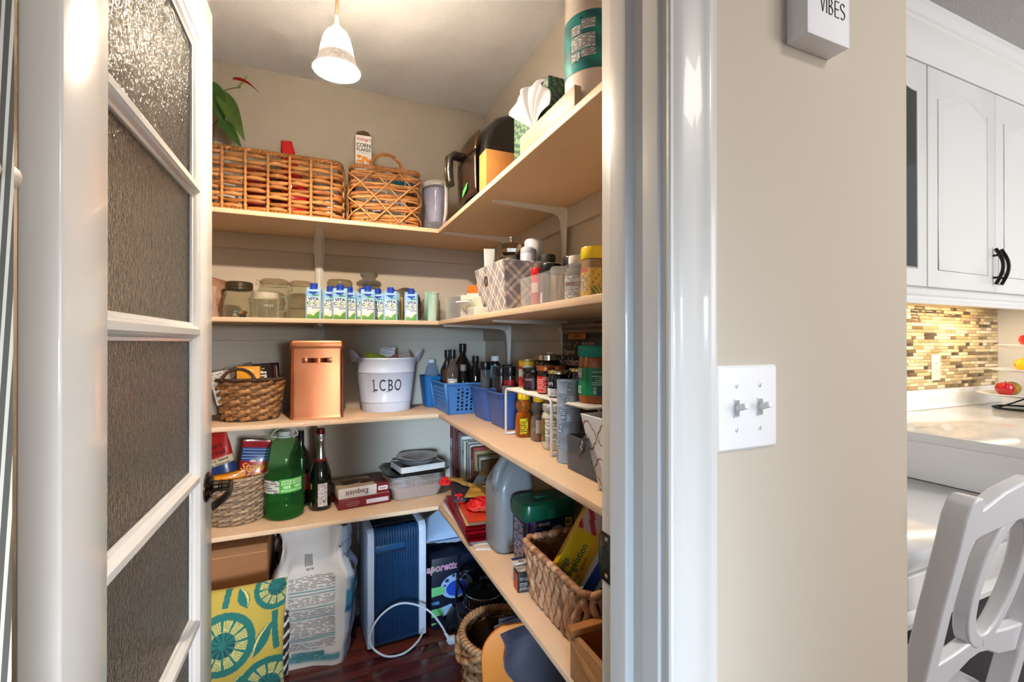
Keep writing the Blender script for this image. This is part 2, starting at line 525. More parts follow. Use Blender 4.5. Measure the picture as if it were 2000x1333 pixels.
# ------------------------------------------------------------------ glazed pantry door, swung in
PANE, nt, b = new_mat('obscured_glass')
b.inputs['Base Color'].default_value = lin((236, 234, 228)) + (1,); b.inputs['Roughness'].default_value = 0.12; b.inputs['IOR'].default_value = 1.22; b.inputs['Transmission Weight'].default_value = 1.0
tcn = nt.nodes.new('ShaderNodeTexCoord'); mpn = nt.nodes.new('ShaderNodeMapping'); mpn.inputs['Scale'].default_value = (1, 1, 0.6)
nzn = nt.nodes.new('ShaderNodeTexNoise'); nzn.inputs['Scale'].default_value = 210; nzn.inputs['Detail'].default_value = 1.0
bpn = nt.nodes.new('ShaderNodeBump'); bpn.inputs['Strength'].default_value = 0.8; bpn.inputs['Distance'].default_value = 0.006
nt.links.new(tcn.outputs['Object'], mpn.inputs[0]); nt.links.new(mpn.outputs[0], nzn.inputs['Vector']); nt.links.new(nzn.outputs[0], bpn.inputs['Height']); nt.links.new(bpn.outputs[0], b.inputs['Normal'])
trn = nt.nodes.new('ShaderNodeBsdfTranslucent'); trn.inputs[0].default_value = (0.8, 0.8, 0.78, 1); nt.links.new(bpn.outputs[0], trn.inputs[1])
mxn = nt.nodes.new('ShaderNodeMixShader'); mxn.inputs[0].default_value = 0.12
nt.links.new(b.outputs[0], mxn.inputs[1]); nt.links.new(trn.outputs[0], mxn.inputs[2]); nt.links.new(mxn.outputs[0], nt.nodes['Material Output'].inputs[0])
door = struct(thing('door_1', 'white pantry door with a column of textured glass panes, swung open', None, (-0.231, 0.602, 0.008), R(-1.23)))
DW, SW = 0.665, 0.108
DOORM = mat((220, 219, 216), 0.2, var=0.01, scale=4, coat=0.3)
def sticking(y0, y1, x0=-0.0045):
    return None
box2('stile', door, (-0.035, 0.0, 0.0), (0.0, SW, 2.022), DOORM, 0.003)
box2('stile', door, (-0.035, DW - SW, 0.0), (0.0, DW, 2.022), DOORM, 0.003)
box2('rail', door, (-0.035, SW, 1.893), (0.0, DW - SW, 2.022), DOORM, 0.0)
box2('rail', door, (-0.035, SW, 0.0), (0.0, DW - SW, 0.345), DOORM, 0.0)
bars = [1.582, 1.279, 0.967, 0.662]
prof = lambda z, h: [(-0.035, z - h), (-0.015, z - h), (-0.0125, z - h + 0.001), (-0.011, z - h + 0.006), (-0.006, z - h + 0.009), (-0.004, z - h + 0.0105), (-0.003, z - h + 0.0125), (-0.0005, z - 0.0055),
                    (-0.0005, z + 0.0055), (-0.003, z + h - 0.0125), (-0.004, z + h - 0.0105), (-0.006, z + h - 0.009), (-0.011, z + h - 0.006), (-0.0125, z + h - 0.001), (-0.015, z + h), (-0.035, z + h)]
for z in bars:
    prism('glazing_bar', door, prof(z, 0.020), 'y', SW, DW - SW, DOORM, smooth=True)
for (z, s) in ((1.893, -1), (0.345, 1)):
    prism('moulding', door, [(-0.033, z), (-0.015, z), (-0.0125, z), (-0.011, z + s * 0.004), (-0.006, z + s * 0.007), (-0.002, z)], 'y', SW, DW - SW, DOORM, smooth=True) if 0 else \
        prism('moulding', door, [(-0.001, z), (-0.004, z + s * 0.004), (-0.006, z + s * 0.009), (-0.011, z + s * 0.012), (-0.0125, z + s * 0.016), (-0.03, z + s * 0.016), (-0.03, z)], 'y', SW, DW - SW, DOORM, smooth=True)
for (yv, s) in ((SW, 1), (DW - SW, -1)):
    prism('moulding', door, [(-0.001, yv), (-0.004, yv + s * 0.004), (-0.006, yv + s * 0.008), (-0.011, yv + s * 0.011), (-0.0125, yv + s * 0.015), (-0.03, yv + s * 0.015), (-0.03, yv)], 'z', 0.345, 1.893, DOORM, smooth=True)
edges = [1.893] + bars + [0.345]
for a, b in zip(edges[:-1], edges[1:]):
    box2('pane', door, (-0.0205, SW - 0.004, b - 0.004), (-0.0165, DW - SW + 0.004, a + 0.004), PANE)
# lever handle
hx, hy, hz = 0.0, DW - 0.052, 0.934
han = lathe('lever_handle', door, [(0.0, 0.0), (0.033, 0.0), (0.0335, 0.003), (0.031, 0.006), (0.0265, 0.0075), (0.024, 0.0105), (0.0165, 0.012), (0.0125, 0.016), (0.0115, 0.024), (0.0135, 0.0265), (0.0135, 0.03), (0.0115, 0.032), (0.0112, 0.05), (0.0, 0.052)], BRONZE, 28, loc=(hx, hy, hz), rot=(0, R(90), 0))
han['label'] = 'dark bronze lever handle'
lev = []
for i in range(15):
    t = i / 14
    lev.append((0.042 + 0.012 * math.sin(t * PI * 0.9) - 0.012 * t * t, hy + 0.008 - 0.118 * t, hz - 0.004 * t - 0.006 * t * t))
rings = []
for i, p in enumerate(lev):
    t = i / 14
    hh = 0.0115 - 0.002 * t; ww = 0.0065 - 0.003 * t
    rings.append([(p[0] + ww * math.cos(a), p[1], p[2] + hh * math.sin(a)) for a in [2 * PI * k / 12 for k in range(12)]])
lv = loft('lever', han, rings, BRONZE, ang=60)
lv.matrix_parent_inverse = (Matrix.Translation((hx, hy, hz)) @ Matrix.Rotation(R(90), 4, 'Y')).inverted()

# ------------------------------------------------------------------ shelves with cleats and brackets
SH = {1: 1.745, 2: 1.356, 3: 0.963, 4: 0.573}      # shelf top heights
BRK = mat((226, 224, 218), 0.4, var=0.03)
def bracket(parent, loc, rz, arm=0.235, leg=0.28):
    """pressed steel shelf bracket: arm runs towards -Y, leg down the wall; origin at the wall under the shelf"""
    w0, w1 = 0.022, 0.011
    rings = []
    pth = [(-arm, -0.0065, w1 * 0.7), (-arm + 0.008, -0.0075, w1), (-arm * 0.5, -0.011, 0.016), (-0.045, -0.016, w0), (-0.020, -0.024, w0), (-0.0105, -0.045, w0), (-0.0085, -leg * 0.5, 0.017), (-0.0065, -leg + 0.008, w1), (-0.006, -leg, w1 * 0.7)]
    outer = [(-arm, 0), (-arm + 0.008, 0), (-arm * 0.5, 0), (-0.045, 0), (0, 0), (0, -0.045), (0, -leg * 0.5), (0, -leg + 0.008), (0, -leg)]
    for (iy, iz, w), (oy, oz) in zip(pth, outer):
        rings.append([(-w, oy, oz), (-w * 0.35, iy, iz), (0, iy * 0.75 + oy * 0.25, iz * 0.75 + oz * 0.25), (w * 0.35, iy, iz), (w, oy, oz)])
    b = loft('bracket', parent, rings, BRK, ang=30)
    b.location = loc; b.rotation_euler = (0, 0, rz)
    return b
nm = {1: 'top', 2: 'second', 3: 'third', 4: 'lowest'}
for k, z in SH.items():
    t = thing('pantry_shelf', '%s beige painted shelf running along the back wall of the pantry' % nm[k], 'shelf', (0.0, 2.247, z - 0.017), 0, 'pantry shelves')
    box2('board', t, (-0.80, -0.334, 0.0), (0.82, 0.0, 0.017), SHELFM, 0.0012)
    box2('cleat', t, (-0.80, -0.018, -0.066), (0.802, 0.0, -0.0002), WALLM, 0.001)
    bracket(t, (0.025, -0.018, -0.0003), 0)
    t2 = thing('pantry_shelf', '%s beige painted shelf running along the side wall by the door frame' % nm[k], 'shelf', (0.82, 1.2, z - 0.017), 0, 'pantry shelves')
    box2('board', t2, (-0.334, -0.603, 0.0), (0.0, 0.7125, 0.017), SHELFM, 0.0012)
    box2('cleat', t2, (-0.018, -0.603, -0.066), (0.0, 1.029, -0.0002), WALLM, 0.001)
    bracket(t2, (-0.018, 0.20, -0.0003), R(-90), arm=0.265, leg=0.21)
    bracket(t2, (-0.018, 0.690, -0.0003), R(-90), arm=0.30, leg=0.2)

# ------------------------------------------------------------------ pendant lamp
LX, LY = 0.057, 1.30
lamp = thing('pendant_lamp', 'lit bell-shaped frosted glass pendant lamp hanging from the pantry ceiling', 'lamp', (LX, LY, 2.44))
lathe('ceiling_rose', lamp, [(0.0, -0.03), (0.03, -0.028), (0.055, -0.012), (0.058, 0.0)], mat((120, 84, 60), 0.35, 0.8), 24)
tube('cord', lamp, [(0, 0, -0.02), (0, 0, -0.2), (0, 0, -0.312)], 0.0035, mat((112, 72, 48), 0.6, var=0.15, scale=200), 8)
lathe('socket_cap', lamp, [(0.004, -0.31), (0.0055, -0.318), (0.007, -0.335), (0.016, -0.348), (0.019, -0.357), (0.0, -0.357)], mat((205, 200, 196), 0.4, 0.2), 24)
m, nt, b = new_mat('lit_alabaster_glass')
b.inputs['Base Color'].default_value = lin((255, 248, 238)) + (1,)
b.inputs['Roughness'].default_value = 0.25
N_, L_ = nt.nodes, nt.links
tn = N_.new('ShaderNodeTexNoise'); tn.inputs['Scale'].default_value = 18; tn.inputs['Detail'].default_value = 5
rp = N_.new('ShaderNodeMapRange'); rp.inputs[1].default_value = 0.35; rp.inputs[2].default_value = 0.7; rp.inputs[3].default_value = 0.35; rp.inputs[4].default_value = 0.75
tcn = N_.new('ShaderNodeTexCoord'); sz = N_.new('ShaderNodeSeparateXYZ')
hot = N_.new('ShaderNodeMapRange'); hot.interpolation_type = 'SMOOTHSTEP'
hot.inputs[1].default_value = -0.432; hot.inputs[2].default_value = -0.375; hot.inputs[3].default_value = 0.0; hot.inputs[4].default_value = 1.0
pw = N_.new('ShaderNodeMath'); pw.operation = 'POWER'; pw.inputs[1].default_value = 3.0
ml = N_.new('ShaderNodeMath'); ml.operation = 'MULTIPLY_ADD'; ml.inputs[1].default_value = 480.0      # the glass round the bulb glows strongest
L_.new(tcn.outputs['Object'], sz.inputs[0]); L_.new(sz.outputs[2], hot.inputs[0]); L_.new(hot.outputs[0], pw.inputs[0]); L_.new(tn.outputs[0], rp.inputs[0])
L_.new(pw.outputs[0], ml.inputs[0]); L_.new(rp.outputs[0], ml.inputs[2]); L_.new(ml.outputs[0], b.inputs['Emission Strength'])
b.inputs['Emission Color'].default_value = (1.0, 0.85, 0.67, 1)
b.inputs['Base Color'].default_value = lin((250, 238, 224)) + (1,)
sprof = [(0.018, -0.352), (0.024, -0.356), (0.0305, -0.366), (0.0355, -0.381), (0.0400, -0.398), (0.0435, -0.415), (0.0475, -0.430), (0.052, -0.443), (0.0565, -0.453), (0.0595, -0.457)]
lathe('shade', lamp, sprof, m, 40, cap0=False, cap1=False, ang=80)
bm_, nt2, b2 = new_mat('lit_bulb'); b2.inputs['Emission Color'].default_value = lin((255, 226, 186)) + (1,); b2.inputs['Emission Strength'].default_value = 6
bl = lathe('bulb', lamp, [(0.0, -0.415), (0.008, -0.413), (0.013, -0.405), (0.0135, -0.395), (0.011, -0.38), (0.009, -0.36)], bm_, 20)
pl = bpy.data.lights.new('pendant_bulb_light', 'POINT'); pl.energy = 38; pl.color = (1.0, 0.82, 0.62); pl.shadow_soft_size = 0.012
plo = bpy.data.objects.new('pendant_bulb_light', pl); plo.location = (LX, LY, 2.44 - 0.447); COL.objects.link(plo)

# ------------------------------------------------------------------ wall things beside the doorway
sw = thing('light_switch', 'white double toggle switch plate on the beige wall', 'light switch', (0.563, 0.4702, 1.174))
PLM = mat((233, 234, 235), 0.3, var=0.01)
loft('plate', sw, [rrect(0.1185, 0.1185, 0.004, 0.0, 3), rrect(0.1185, 0.1185, 0.004, 0.0035, 3), rrect(0.112, 0.112, 0.004, 0.0062, 3)], PLM, rot=(R(90), 0, 0), ang=20)
for i, x in enumerate((-0.023, 0.023)):
    fr = box('switch_frame', sw, (0.0115, 0.0012, 0.026), (x, -0.0066, 0), mat((225, 226, 227), 0.3, var=0.01), 0.0004)
    box('slot', fr, (0.0088, 0.0005, 0.0225), (0, -0.0005, 0), mat((150, 150, 150), 0.5))
    box('toggle', sw, (0.0078, 0.020, 0.0085), (x, -0.0135, 0.002), PLM, 0.0016, rot=(R(-20), 0, 0))
    for z in (-0.0305, 0.0305):
        s = lathe('screw', sw, [(0.0, 0.0012), (0.0025, 0.001), (0.0034, 0.0)], PLM, 14, loc=(x, -0.0062, z), rot=(R(90), 0, 0))
        box('slot', s, (0.0052, 0.0007, 0.0006), (0, 0, 0.0011), BLACK, rot=(0, 0, R(70)))
sg = thing('box_sign', 'small white wooden box sign with black lettering on the beige wall', 'sign', (0.698, 0.4698, 1.711))
box2('block', sg, (-0.048, -0.0325, 0.0), (0.048, 0.0, 0.19), mat((232, 233, 236), 0.5, var=0.02, scale=40), 0.0012)
mp = face_y((0, -0.0328, 0))
THIN = mat((30, 30, 32), 0.5)
def stroke(parent, mp, pts, w, m=THIN, name='lettering'):
    return tube(name, parent, [mp(x, y, 0.0003) for x, y in pts], w, m, 6)
vx = [(-0.0215, 0.0465), (-0.0165, 0.0285), (-0.0115, 0.0465)]
def poly_letters(lst, w):
    vs, fs = [], []
    for pts in lst: tube('x', None, [mp(x, y, 0.0002) for x, y in pts], w, None, 6, join=(vs, fs))
    return link('lettering', mesh('lettering', vs, fs, THIN), sg)
X0 = -0.012
L = []
L.append([(X0 - 0.008, 0.062), (X0 - 0.003, 0.0385), (X0 + 0.002, 0.062)])
L.append([(X0 + 0.006, 0.062), (X0 + 0.006, 0.0385)])
L.append([(X0 + 0.0115, 0.0385), (X0 + 0.0115, 0.062), (X0 + 0.0165, 0.061), (X0 + 0.0185, 0.0565), (X0 + 0.0165, 0.052), (X0 + 0.0115, 0.051), (X0 + 0.0175, 0.0495), (X0 + 0.020, 0.045), (X0 + 0.0175, 0.0395), (X0 + 0.0115, 0.0385)])
L.append([(X0 + 0.0345, 0.062), (X0 + 0.025, 0.062), (X0 + 0.025, 0.0385), (X0 + 0.0345, 0.0385)])
L.append([(X0 + 0.025, 0.0505), (X0 + 0.0335, 0.0505)])
S = [(X0 + 0.038 + 0.0045 + 0.0045 * math.cos(R(a)), 0.0565 + 0.0055 * math.sin(R(a))) for a in range(20, 250, 23)] + [(X0 + 0.038 + 0.0045 + 0.005 * math.cos(R(a)), 0.0445 + 0.006 * math.sin(R(a))) for a in range(70, -160, -23)]
L.append(S)
poly_letters(L, 0.0006)
text(sg, mp, 'love', 0.012, 0.077, 0.024, (30, 30, 32), shear=0.45)

cur = thing('striped_curtain', 'grey and cream striped curtain gathered by a white tieback beside the doorway', 'curtain', (-0.40, 0.418, 0))
def curt_pt(a, b):
    z = 0.02 + 2.1 * b
    pinch = math.exp(-((z - 1.375) / 0.16) ** 2)
    ww = 0.36 * (1 - 0.10 * pinch)
    x = 0.2195 - ww * (1 - a)
    return (x - 0.002 * pinch, 0.020 * math.sin(a * 30 + 0.25 * z) * (0.65 - 0.3 * pinch), z)
STR, nt, b = new_mat('striped_cloth')
b.inputs['Roughness'].default_value = 0.9
N_, L_ = nt.nodes, nt.links
uvn = N_.new('ShaderNodeUVMap'); sp_ = N_.new('ShaderNodeSeparateXYZ'); L_.new(uvn.outputs[0], sp_.inputs[0])
ma = N_.new('ShaderNodeMath'); ma.operation = 'MULTIPLY_ADD'; ma.inputs[1].default_value = -0.045; L_.new(sp_.outputs[1], ma.inputs[0]); L_.new(sp_.outputs[0], ma.inputs[2])
md_ = N_.new('ShaderNodeMath'); md_.operation = 'DIVIDE'; md_.inputs[1].default_value = 0.0048; L_.new(ma.outputs[0], md_.inputs[0])
fr_ = N_.new('ShaderNodeMath'); fr_.operation = 'FRACT'; L_.new(md_.outputs[0], fr_.inputs[0])
lt_ = N_.new('ShaderNodeMath'); lt_.operation = 'LESS_THAN'; lt_.inputs[1].default_value = 0.38; L_.new(fr_.outputs[0], lt_.inputs[0])
mx_ = N_.new('ShaderNodeMix'); mx_.data_type = 'RGBA'; mx_.inputs[6].default_value = lin((78, 74, 66)) + (1,); mx_.inputs[7].default_value = lin((186, 178, 162)) + (1,)
L_.new(lt_.outputs[0], mx_.inputs[0]); L_.new(mx_.outputs[2], b.inputs['Base Color'])
grid('cloth', cur, curt_pt, 160, 60, STR, uvm=(0.36, 2.1))
tb = [(0.21 * math.cos(0) * 0 + x, yv, 1.378 + 0.01 * x) for x, yv in [(0.205, 0.012), (0.2015, -0.020), (0.17, -0.05), (0.09, -0.052), (0.0, -0.05), (-0.1, -0.04), (-0.15, 0.0)]]
tube('tieback', cur, tb, 0.0095, mat((214, 208, 198), 0.45, var=0.02), 12)
tube('rod', cur, [(-0.30, 0.0, 2.125), (0.21, 0.0, 2.125)], 0.011, mat((60, 56, 52), 0.4, 0.6), 12)
for x in (-0.25, 0.19):
    tube('rod_bracket', cur, [(x, 0.0, 2.125), (x, 0.055, 2.125), (x, 0.0745, 2.11)], 0.006, mat((60, 56, 52), 0.4, 0.6), 8)

# ================================================================== kitchen beyond the wall
CABM = mat((228, 228, 226), 0.3, var=0.012, scale=5)
CORN = {'A': (0.965, 1.565), 'B': (1.567, 2.205), 'C': (2.207, 3.655)}
pullm = mat((48, 44, 42), 0.3, 0.9)
def arch_door(parent, x0, x1, z0, z1, hinge_glass=False, arch=0.05):
    """cathedral door in the plane y=0 facing -Y (front face at y=-0.02)"""
    d = box2('door', parent, (x0, -0.020, z0), (x1, 0.0, z1), CABM, 0.003)
    inv = Matrix.Translation(d.location).inverted()
    w = 0.068
    px0, px1, pz0, pz1 = x0 + w, x1 - w, z0 + w, z1 - w - arch
    def top(n=24, off=0.0):
        pts = []
        for i in range(n + 1):
            t = i / n
            s = 0.5 - 0.5 * math.cos(2 * PI * t)
            pts.append((px1 - off - (px1 - px0 - 2 * off) * t, pz1 - off + arch * s))
        return pts
    def ring(off): return [(px0 + off, pz0 + off), (px1 - off, pz0 + off)] + top(24, off)
    if hinge_glass:
        o = prism('pane', d, ring(0.004), 'y', -0.0212, -0.0204, mat((38, 42, 42), 0.06, var=0.1, scale=3, coat=0.5)); o.matrix_parent_inverse = inv
        o = tube('bead', d, [(a, -0.0205, b) for a, b in ring(0.0)], 0.004, CABM, 8, closed=True); o.matrix_parent_inverse = inv
        return d
    vs, fs = [], []
    rings = [(0.0, -0.0203), (0.003, -0.0182), (0.008, -0.0175), (0.010, -0.0180), (0.034, -0.0245), (0.036, -0.0245)]
    n = None
    rr = []
    for off, yv in rings:
        rr.append([(a, yv - 0.0006, b) for a, b in ring(off)])
    o = loft('raised_panel', d, rr, CABM, cap0=False, cap1=True, ang=25); o.matrix_parent_inverse = inv
    o = tube('bead', d, [(a, -0.0205, b) for a, b in ring(0.001)], 0.0028, CABM, 6, closed=True); o.matrix_parent_inverse = inv
    return d
def bar_pull(parent, x, zc, ln=0.155):
    d = tube('pull', parent, [(x, -0.028 - 0.024 * math.sin(PI * i / 12), zc - ln / 2 + ln * i / 12) for i in range(13)], 0.0052, pullm, 10, ell=1.3)
    for s in (-1, 1):
        tube('post', d, [(x, -0.018, zc + s * ln * 0.31), (x, -0.047, zc + s * ln * 0.31)], 0.0048, pullm, 8)
    return d
def upper_cab(key, label, doors, glassy):
    x0, x1 = CORN[key]
    t = thing('wall_cabinet', label, 'cabinet', (0, 1.03, 0), 0, 'kitchen wall cabinets')
    box2('body', t, (x0, 0.0, 1.47), (x1, 0.3195, 2.40), CABM, 0.001)
    n = doors
    wd_ = (x1 - x0) / n
    for i in range(n):
        arch_door(t, x0 + wd_ * i + 0.0015, x0 + wd_ * (i + 1) - 0.0015, 1.483, 2.352, glassy)
    return t
upper_cab('A', 'white glass-door wall cabinet tucked behind the wall corner', 1, True)
upper_cab('B', 'white wall cabinet with dark glass door next to the wall corner', 1, True)
# pair of doors seen fully: explicit widths
t = thing('wall_cabinet', 'white wall cabinet with two arched panel doors and dark bar pulls', 'cabinet', (0, 1.03, 0), 0, 'kitchen wall cabinets')
box2('body', t, (2.207, 0.0, 1.47), (3.655, 0.3195, 2.40), CABM, 0.001)
arch_door(t, 2.212, 2.738, 1.483, 2.352)
arch_door(t, 2.741, 3.267, 1.483, 2.352)
arch_door(t, 3.270, 3.650, 1.483, 2.352)
bar_pull(t, 2.716, 1.594); bar_pull(t, 2.764, 1.594)
cr = thing('crown_moulding', 'white crown moulding along the top of the wall cabinets', 'moulding', (0, 1.03, 0))
prism('moulding', cr, [(0.0, 2.355), (-0.022, 2.355), (-0.024, 2.366), (-0.030, 2.372), (-0.034, 2.385), (-0.046, 2.408), (-0.066, 2.428), (-0.080, 2.438), (-0.083, 2.448), (-0.090, 2.452), (-0.092, 2.462), (-0.104, 2.474), (-0.107, 2.4945), (0.02, 2.4945), (0.02, 2.4)], 'x', 0.965, 3.655, CABM, smooth=True)
lr = thing('light_rail', 'white moulded light rail under the wall cabinets', 'moulding', (0, 1.03, 0))
prism('moulding', lr, [(0.012, 1.4695), (-0.022, 1.4695), (-0.024, 1.462), (-0.020, 1.452), (-0.010, 1.446), (-0.008, 1.436), (-0.016, 1.430), (-0.016, 1.418), (0.012, 1.418)], 'x', 0.965, 3.655, CABM, smooth=True)
# under-cabinet strip lamp, assumed from the golden light on the mosaic; fitting unseen
ul = thing('assumed_strip_lamp', 'assumed slim strip lamp fixed under the wall cabinet above the mosaic', 'lamp', (2.95, 1.22, 1.4695))
box2('housing', ul, (-0.45, -0.02, -0.018), (0.45, 0.02, 0.0), CABM, 0.003)
m, nt, b = new_mat('lit_strip'); b.inputs['Emission Color'].default_value = lin((255, 205, 140)) + (1,); b.inputs['Emission Strength'].default_value = 5
box2('diffuser', ul, (-0.44, -0.016, -0.0205), (0.44, 0.016, -0.018), m)
area_light('assumed_strip_light', (2.95, 1.22, 1.4475), (2.95, 1.30, 1.0), 0.86, 0.03, 4.2, (1.0, 0.74, 0.42))  # assumed warm light of the unseen strip lamp

# mosaic tiles on the kitchen wall
grout = struct(box2('mosaic_bed', wall_k, (2.735, 1.3470, 1.02), (3.66, 1.3495, 1.465), mat((226, 205, 160), 0.7)))
del grout['kind']
tilem = [mat((232, 214, 178), 0.18, var=0.03), mat((205, 182, 138), 0.15, var=0.05), mat((176, 152, 108), 0.12, var=0.05), mat((120, 98, 64), 0.1, var=0.08), mat((84, 66, 44), 0.1, var=0.08), mat((168, 146, 116), 0.35, var=0.3, scale=90), mat((222, 198, 150), 0.2, var=0.04)]
rt = random.Random(11)
z = 1.0215
rowi = 0
while z < 1.442:
    hgt = 0.0172
    x = 2.60 + rt.random() * 0.06
    while x < 3.656:
        ln = rt.choice((0.042, 0.058, 0.075, 0.095, 0.12))
        e = min(3.657, x + ln)
        if e - x > 0.02 and e > 2.76:
            mt = rt.choices(tilem, (5, 3, 3, 2, 2, 1.5, 3))[0]
            lnq = round(e - x, 3)
            o = box('tile', wall_k, (lnq - 0.0016, 0.0065, hgt - 0.0018), ((x + e) / 2, 1.3445 - rt.random() * 0.0008, z + hgt / 2), mt, 0.0007)
        x = e
    z += hgt
for o in wall_k.children: o.matrix_parent_inverse = Matrix.Translation(-Vector(wall_k.location))
ot = thing('wall_outlet', 'cream duplex outlet on the mosaic backsplash', 'outlet', (3.0, 1.3412, 1.132))
box2('plate', ot, (-0.040, -0.005, -0.068), (0.040, 0.0, 0.068), mat((236, 226, 208), 0.35), 0.002)
for s in (-1, 1):
    f = lathe('socket', ot, [(0.0, 0.0018), (0.0165, 0.0016), (0.0175, 0.0)], mat((232, 222, 204), 0.35), 20, loc=(0, -0.005, s * 0.021), rot=(R(90), 0, 0))
    for x in (-0.006, 0.006): box('slot', f, (0.0022, 0.009, 0.0006), (x, 0.002, 0.0018), BLACK)
# quartz counter, desk
QZ = mat((233, 235, 238), 0.12, var=0.02, scale=7, coat=0.2)
ct = thing('kitchen_counter', 'white quartz kitchen counter with low upstand', 'counter', (2.12, 0.1, 0))
box2('worktop', ct, (0.0, 0.0, 0.885), (1.538, 1.248, 0.92), QZ, 0.002)
box2('upstand', ct, (0.3, 1.228, 0.9203), (1.538, 1.2465, 1.02), QZ, 0.001)
box2('side_panel', ct, (0.0, 0.0, 0.742), (0.02, 1.248, 0.8848), QZ, 0.001)
box2('base_cabinet', ct, (0.021, 0.02, 0.0), (1.538, 1.248, 0.8848), mat((168, 173, 180), 0.5, var=0.02), 0.001)
dk = thing('built_in_desk', 'white built-in desk with drawers lower than the counter', 'desk', (0.965, 0.655, 0))
box2('worktop', dk, (0.0, 0.0, 0.712), (1.153, 0.693, 0.74), QZ, 0.002)
box2('apron', dk, (0.0, 0.026, 0.556), (1.153, 0.045, 0.711), CABM, 0.001)
box2('back_panel', dk, (0.0, 0.67, 0.0), (1.153, 0.69, 0.711), mat((96, 86, 76), 0.7), 0.0)
prism('moulding', dk, [(0.026, 0.711), (0.004, 0.711), (0.006, 0.700), (0.014, 0.694), (0.016, 0.685), (0.026, 0.680)], 'x', 0.0, 1.153, CABM, smooth=True)
prism('moulding', dk, [(0.026, 0.556), (0.004, 0.552), (0.003, 0.566), (0.010, 0.574), (0.026, 0.580)], 'x', 0.0, 1.153, CABM, smooth=True)
for (a, b) in ((0.03, 0.36), (0.40, 0.98)):
    dr = box2('drawer', dk, (a, 0.012, 0.588), (b, 0.0255, 0.676), CABM, 0.004)
    c = (a + b) / 2
    if a > 0.2:
        vs_ = []
        rg = []
        for i in range(9):
            ph = PI * i / 8
            rg.append([(c + 0.036 * math.cos(ph) * k, 0.012 - 0.022 * q, 0.625 + 0.026 * math.sin(ph) * k) for k, q in ((1.0, 0.0), (0.97, 0.5), (0.80, 0.85), (0.5, 1.0), (0.1, 1.0))])
        cp = loft('cup_pull', dr, rg, mat((72, 66, 58), 0.25, 0.9), cap0=False, cap1=False, closed=False, ang=70)
        cp.matrix_parent_inverse = Matrix.Translation(-Vector(dr.location))
# chair in front of the desk
ch = thing('dining_chair', 'white painted chair with an oval ring back drawn up to the desk', 'chair', (1.245, 0.53, 0.0))
CHM = mat((226, 229, 235), 0.25, var=0.01, coat=0.2)
def back_y(z): return 0.0 - 0.09 * max(0, (z - 0.45)) / 0.5 - 0.03 * max(0, (z - 0.72)) 
def board(name, pts, t, parent, thick_x=None):
    """band of section following points (x,z) in the reclined back; pts = list of (x,z,halfwidth)"""
    rings = []
    n = len(pts)
    for i, (x, z, hw) in enumerate(pts):
        a = Vector((pts[min(i + 1, n - 1)][0] - pts[max(i - 1, 0)][0], pts[min(i + 1, n - 1)][1] - pts[max(i - 1, 0)][1])).normalized()
        nx, nzv = -a.y, a.x
        rg = []
        for s, q in ((1, 1), (1, -1), (-1, -1), (-1, 1)):
            rg.append((x + nx * hw * s, back_y(z + nzv * hw * s) + t * q, z + nzv * hw * s))
        rings.append(rg)
    o = loft(name, parent, rings, CHM, ang=30)
    md = o.modifiers.new('soft', 'BEVEL'); md.width = 0.004; md.segments = 2; md.limit_method = 'ANGLE'
    return o
for s in (-1, 1):
    xb = 0.19 * s
    board('back_post', [(xb, 0.0, 0.020), (xb, 0.2, 0.021), (xb, 0.45, 0.022), (xb + 0.004 * s, 0.6, 0.019), (xb + 0.009 * s, 0.77, 0.018), (xb + 0.012 * s, 0.91, 0.021), (xb + 0.012 * s, 0.965, 0.026), (xb + 0.011 * s, 0.988, 0.021), (xb + 0.010 * s, 1.0, 0.010)], 0.019, ch)
board('top_rail', [(-0.195, 0.935, 0.034), (-0.15, 0.943, 0.030), (-0.09, 0.957, 0.038), (0.0, 0.968, 0.043), (0.09, 0.957, 0.038), (0.15, 0.943, 0.030), (0.195, 0.935, 0.034)], 0.014, ch)
ov = [(0.0 + 0.083 * math.cos(R(a)), 0.800 + 0.140 * math.sin(R(a)), 0.0155) for a in range(-90, 271, 12)]
board('oval_ring', ov, 0.013, ch)
board('lower_rail', [(-0.19, 0.618, 0.034), (-0.1, 0.630, 0.030), (-0.04, 0.648, 0.022), (0.0, 0.652, 0.020), (0.04, 0.648, 0.022), (0.1, 0.630, 0.030), (0.19, 0.618, 0.034)], 0.012, ch)
ringst = [rrect(0.40, 0.40, 0.05, 0.435, 4, 0, 0.195), rrect(0.42, 0.42, 0.06, 0.445, 4, 0, 0.195), rrect(0.42, 0.42, 0.06, 0.458, 4, 0, 0.195), rrect(0.40, 0.40, 0.05, 0.466, 4, 0, 0.195)]
loft('seat', ch, ringst, CHM)
box2('seat_rail', ch, (-0.17, 0.0, 0.37), (0.17, 0.02, 0.434), CHM, 0.003)
for s in (-1, 1):
    loft('front_leg', ch, [rrect(0.028, 0.028, 0.005, 0.0, 3, s * 0.18, 0.36), rrect(0.042, 0.042, 0.006, 0.40, 3, s * 0.175, 0.36), rrect(0.042, 0.042, 0.006, 0.434, 3, s * 0.175, 0.36)], CHM)
    box2('seat_rail', ch, (s * 0.18 - 0.01, 0.02, 0.37), (s * 0.18 + 0.01, 0.34, 0.434), CHM, 0.003)
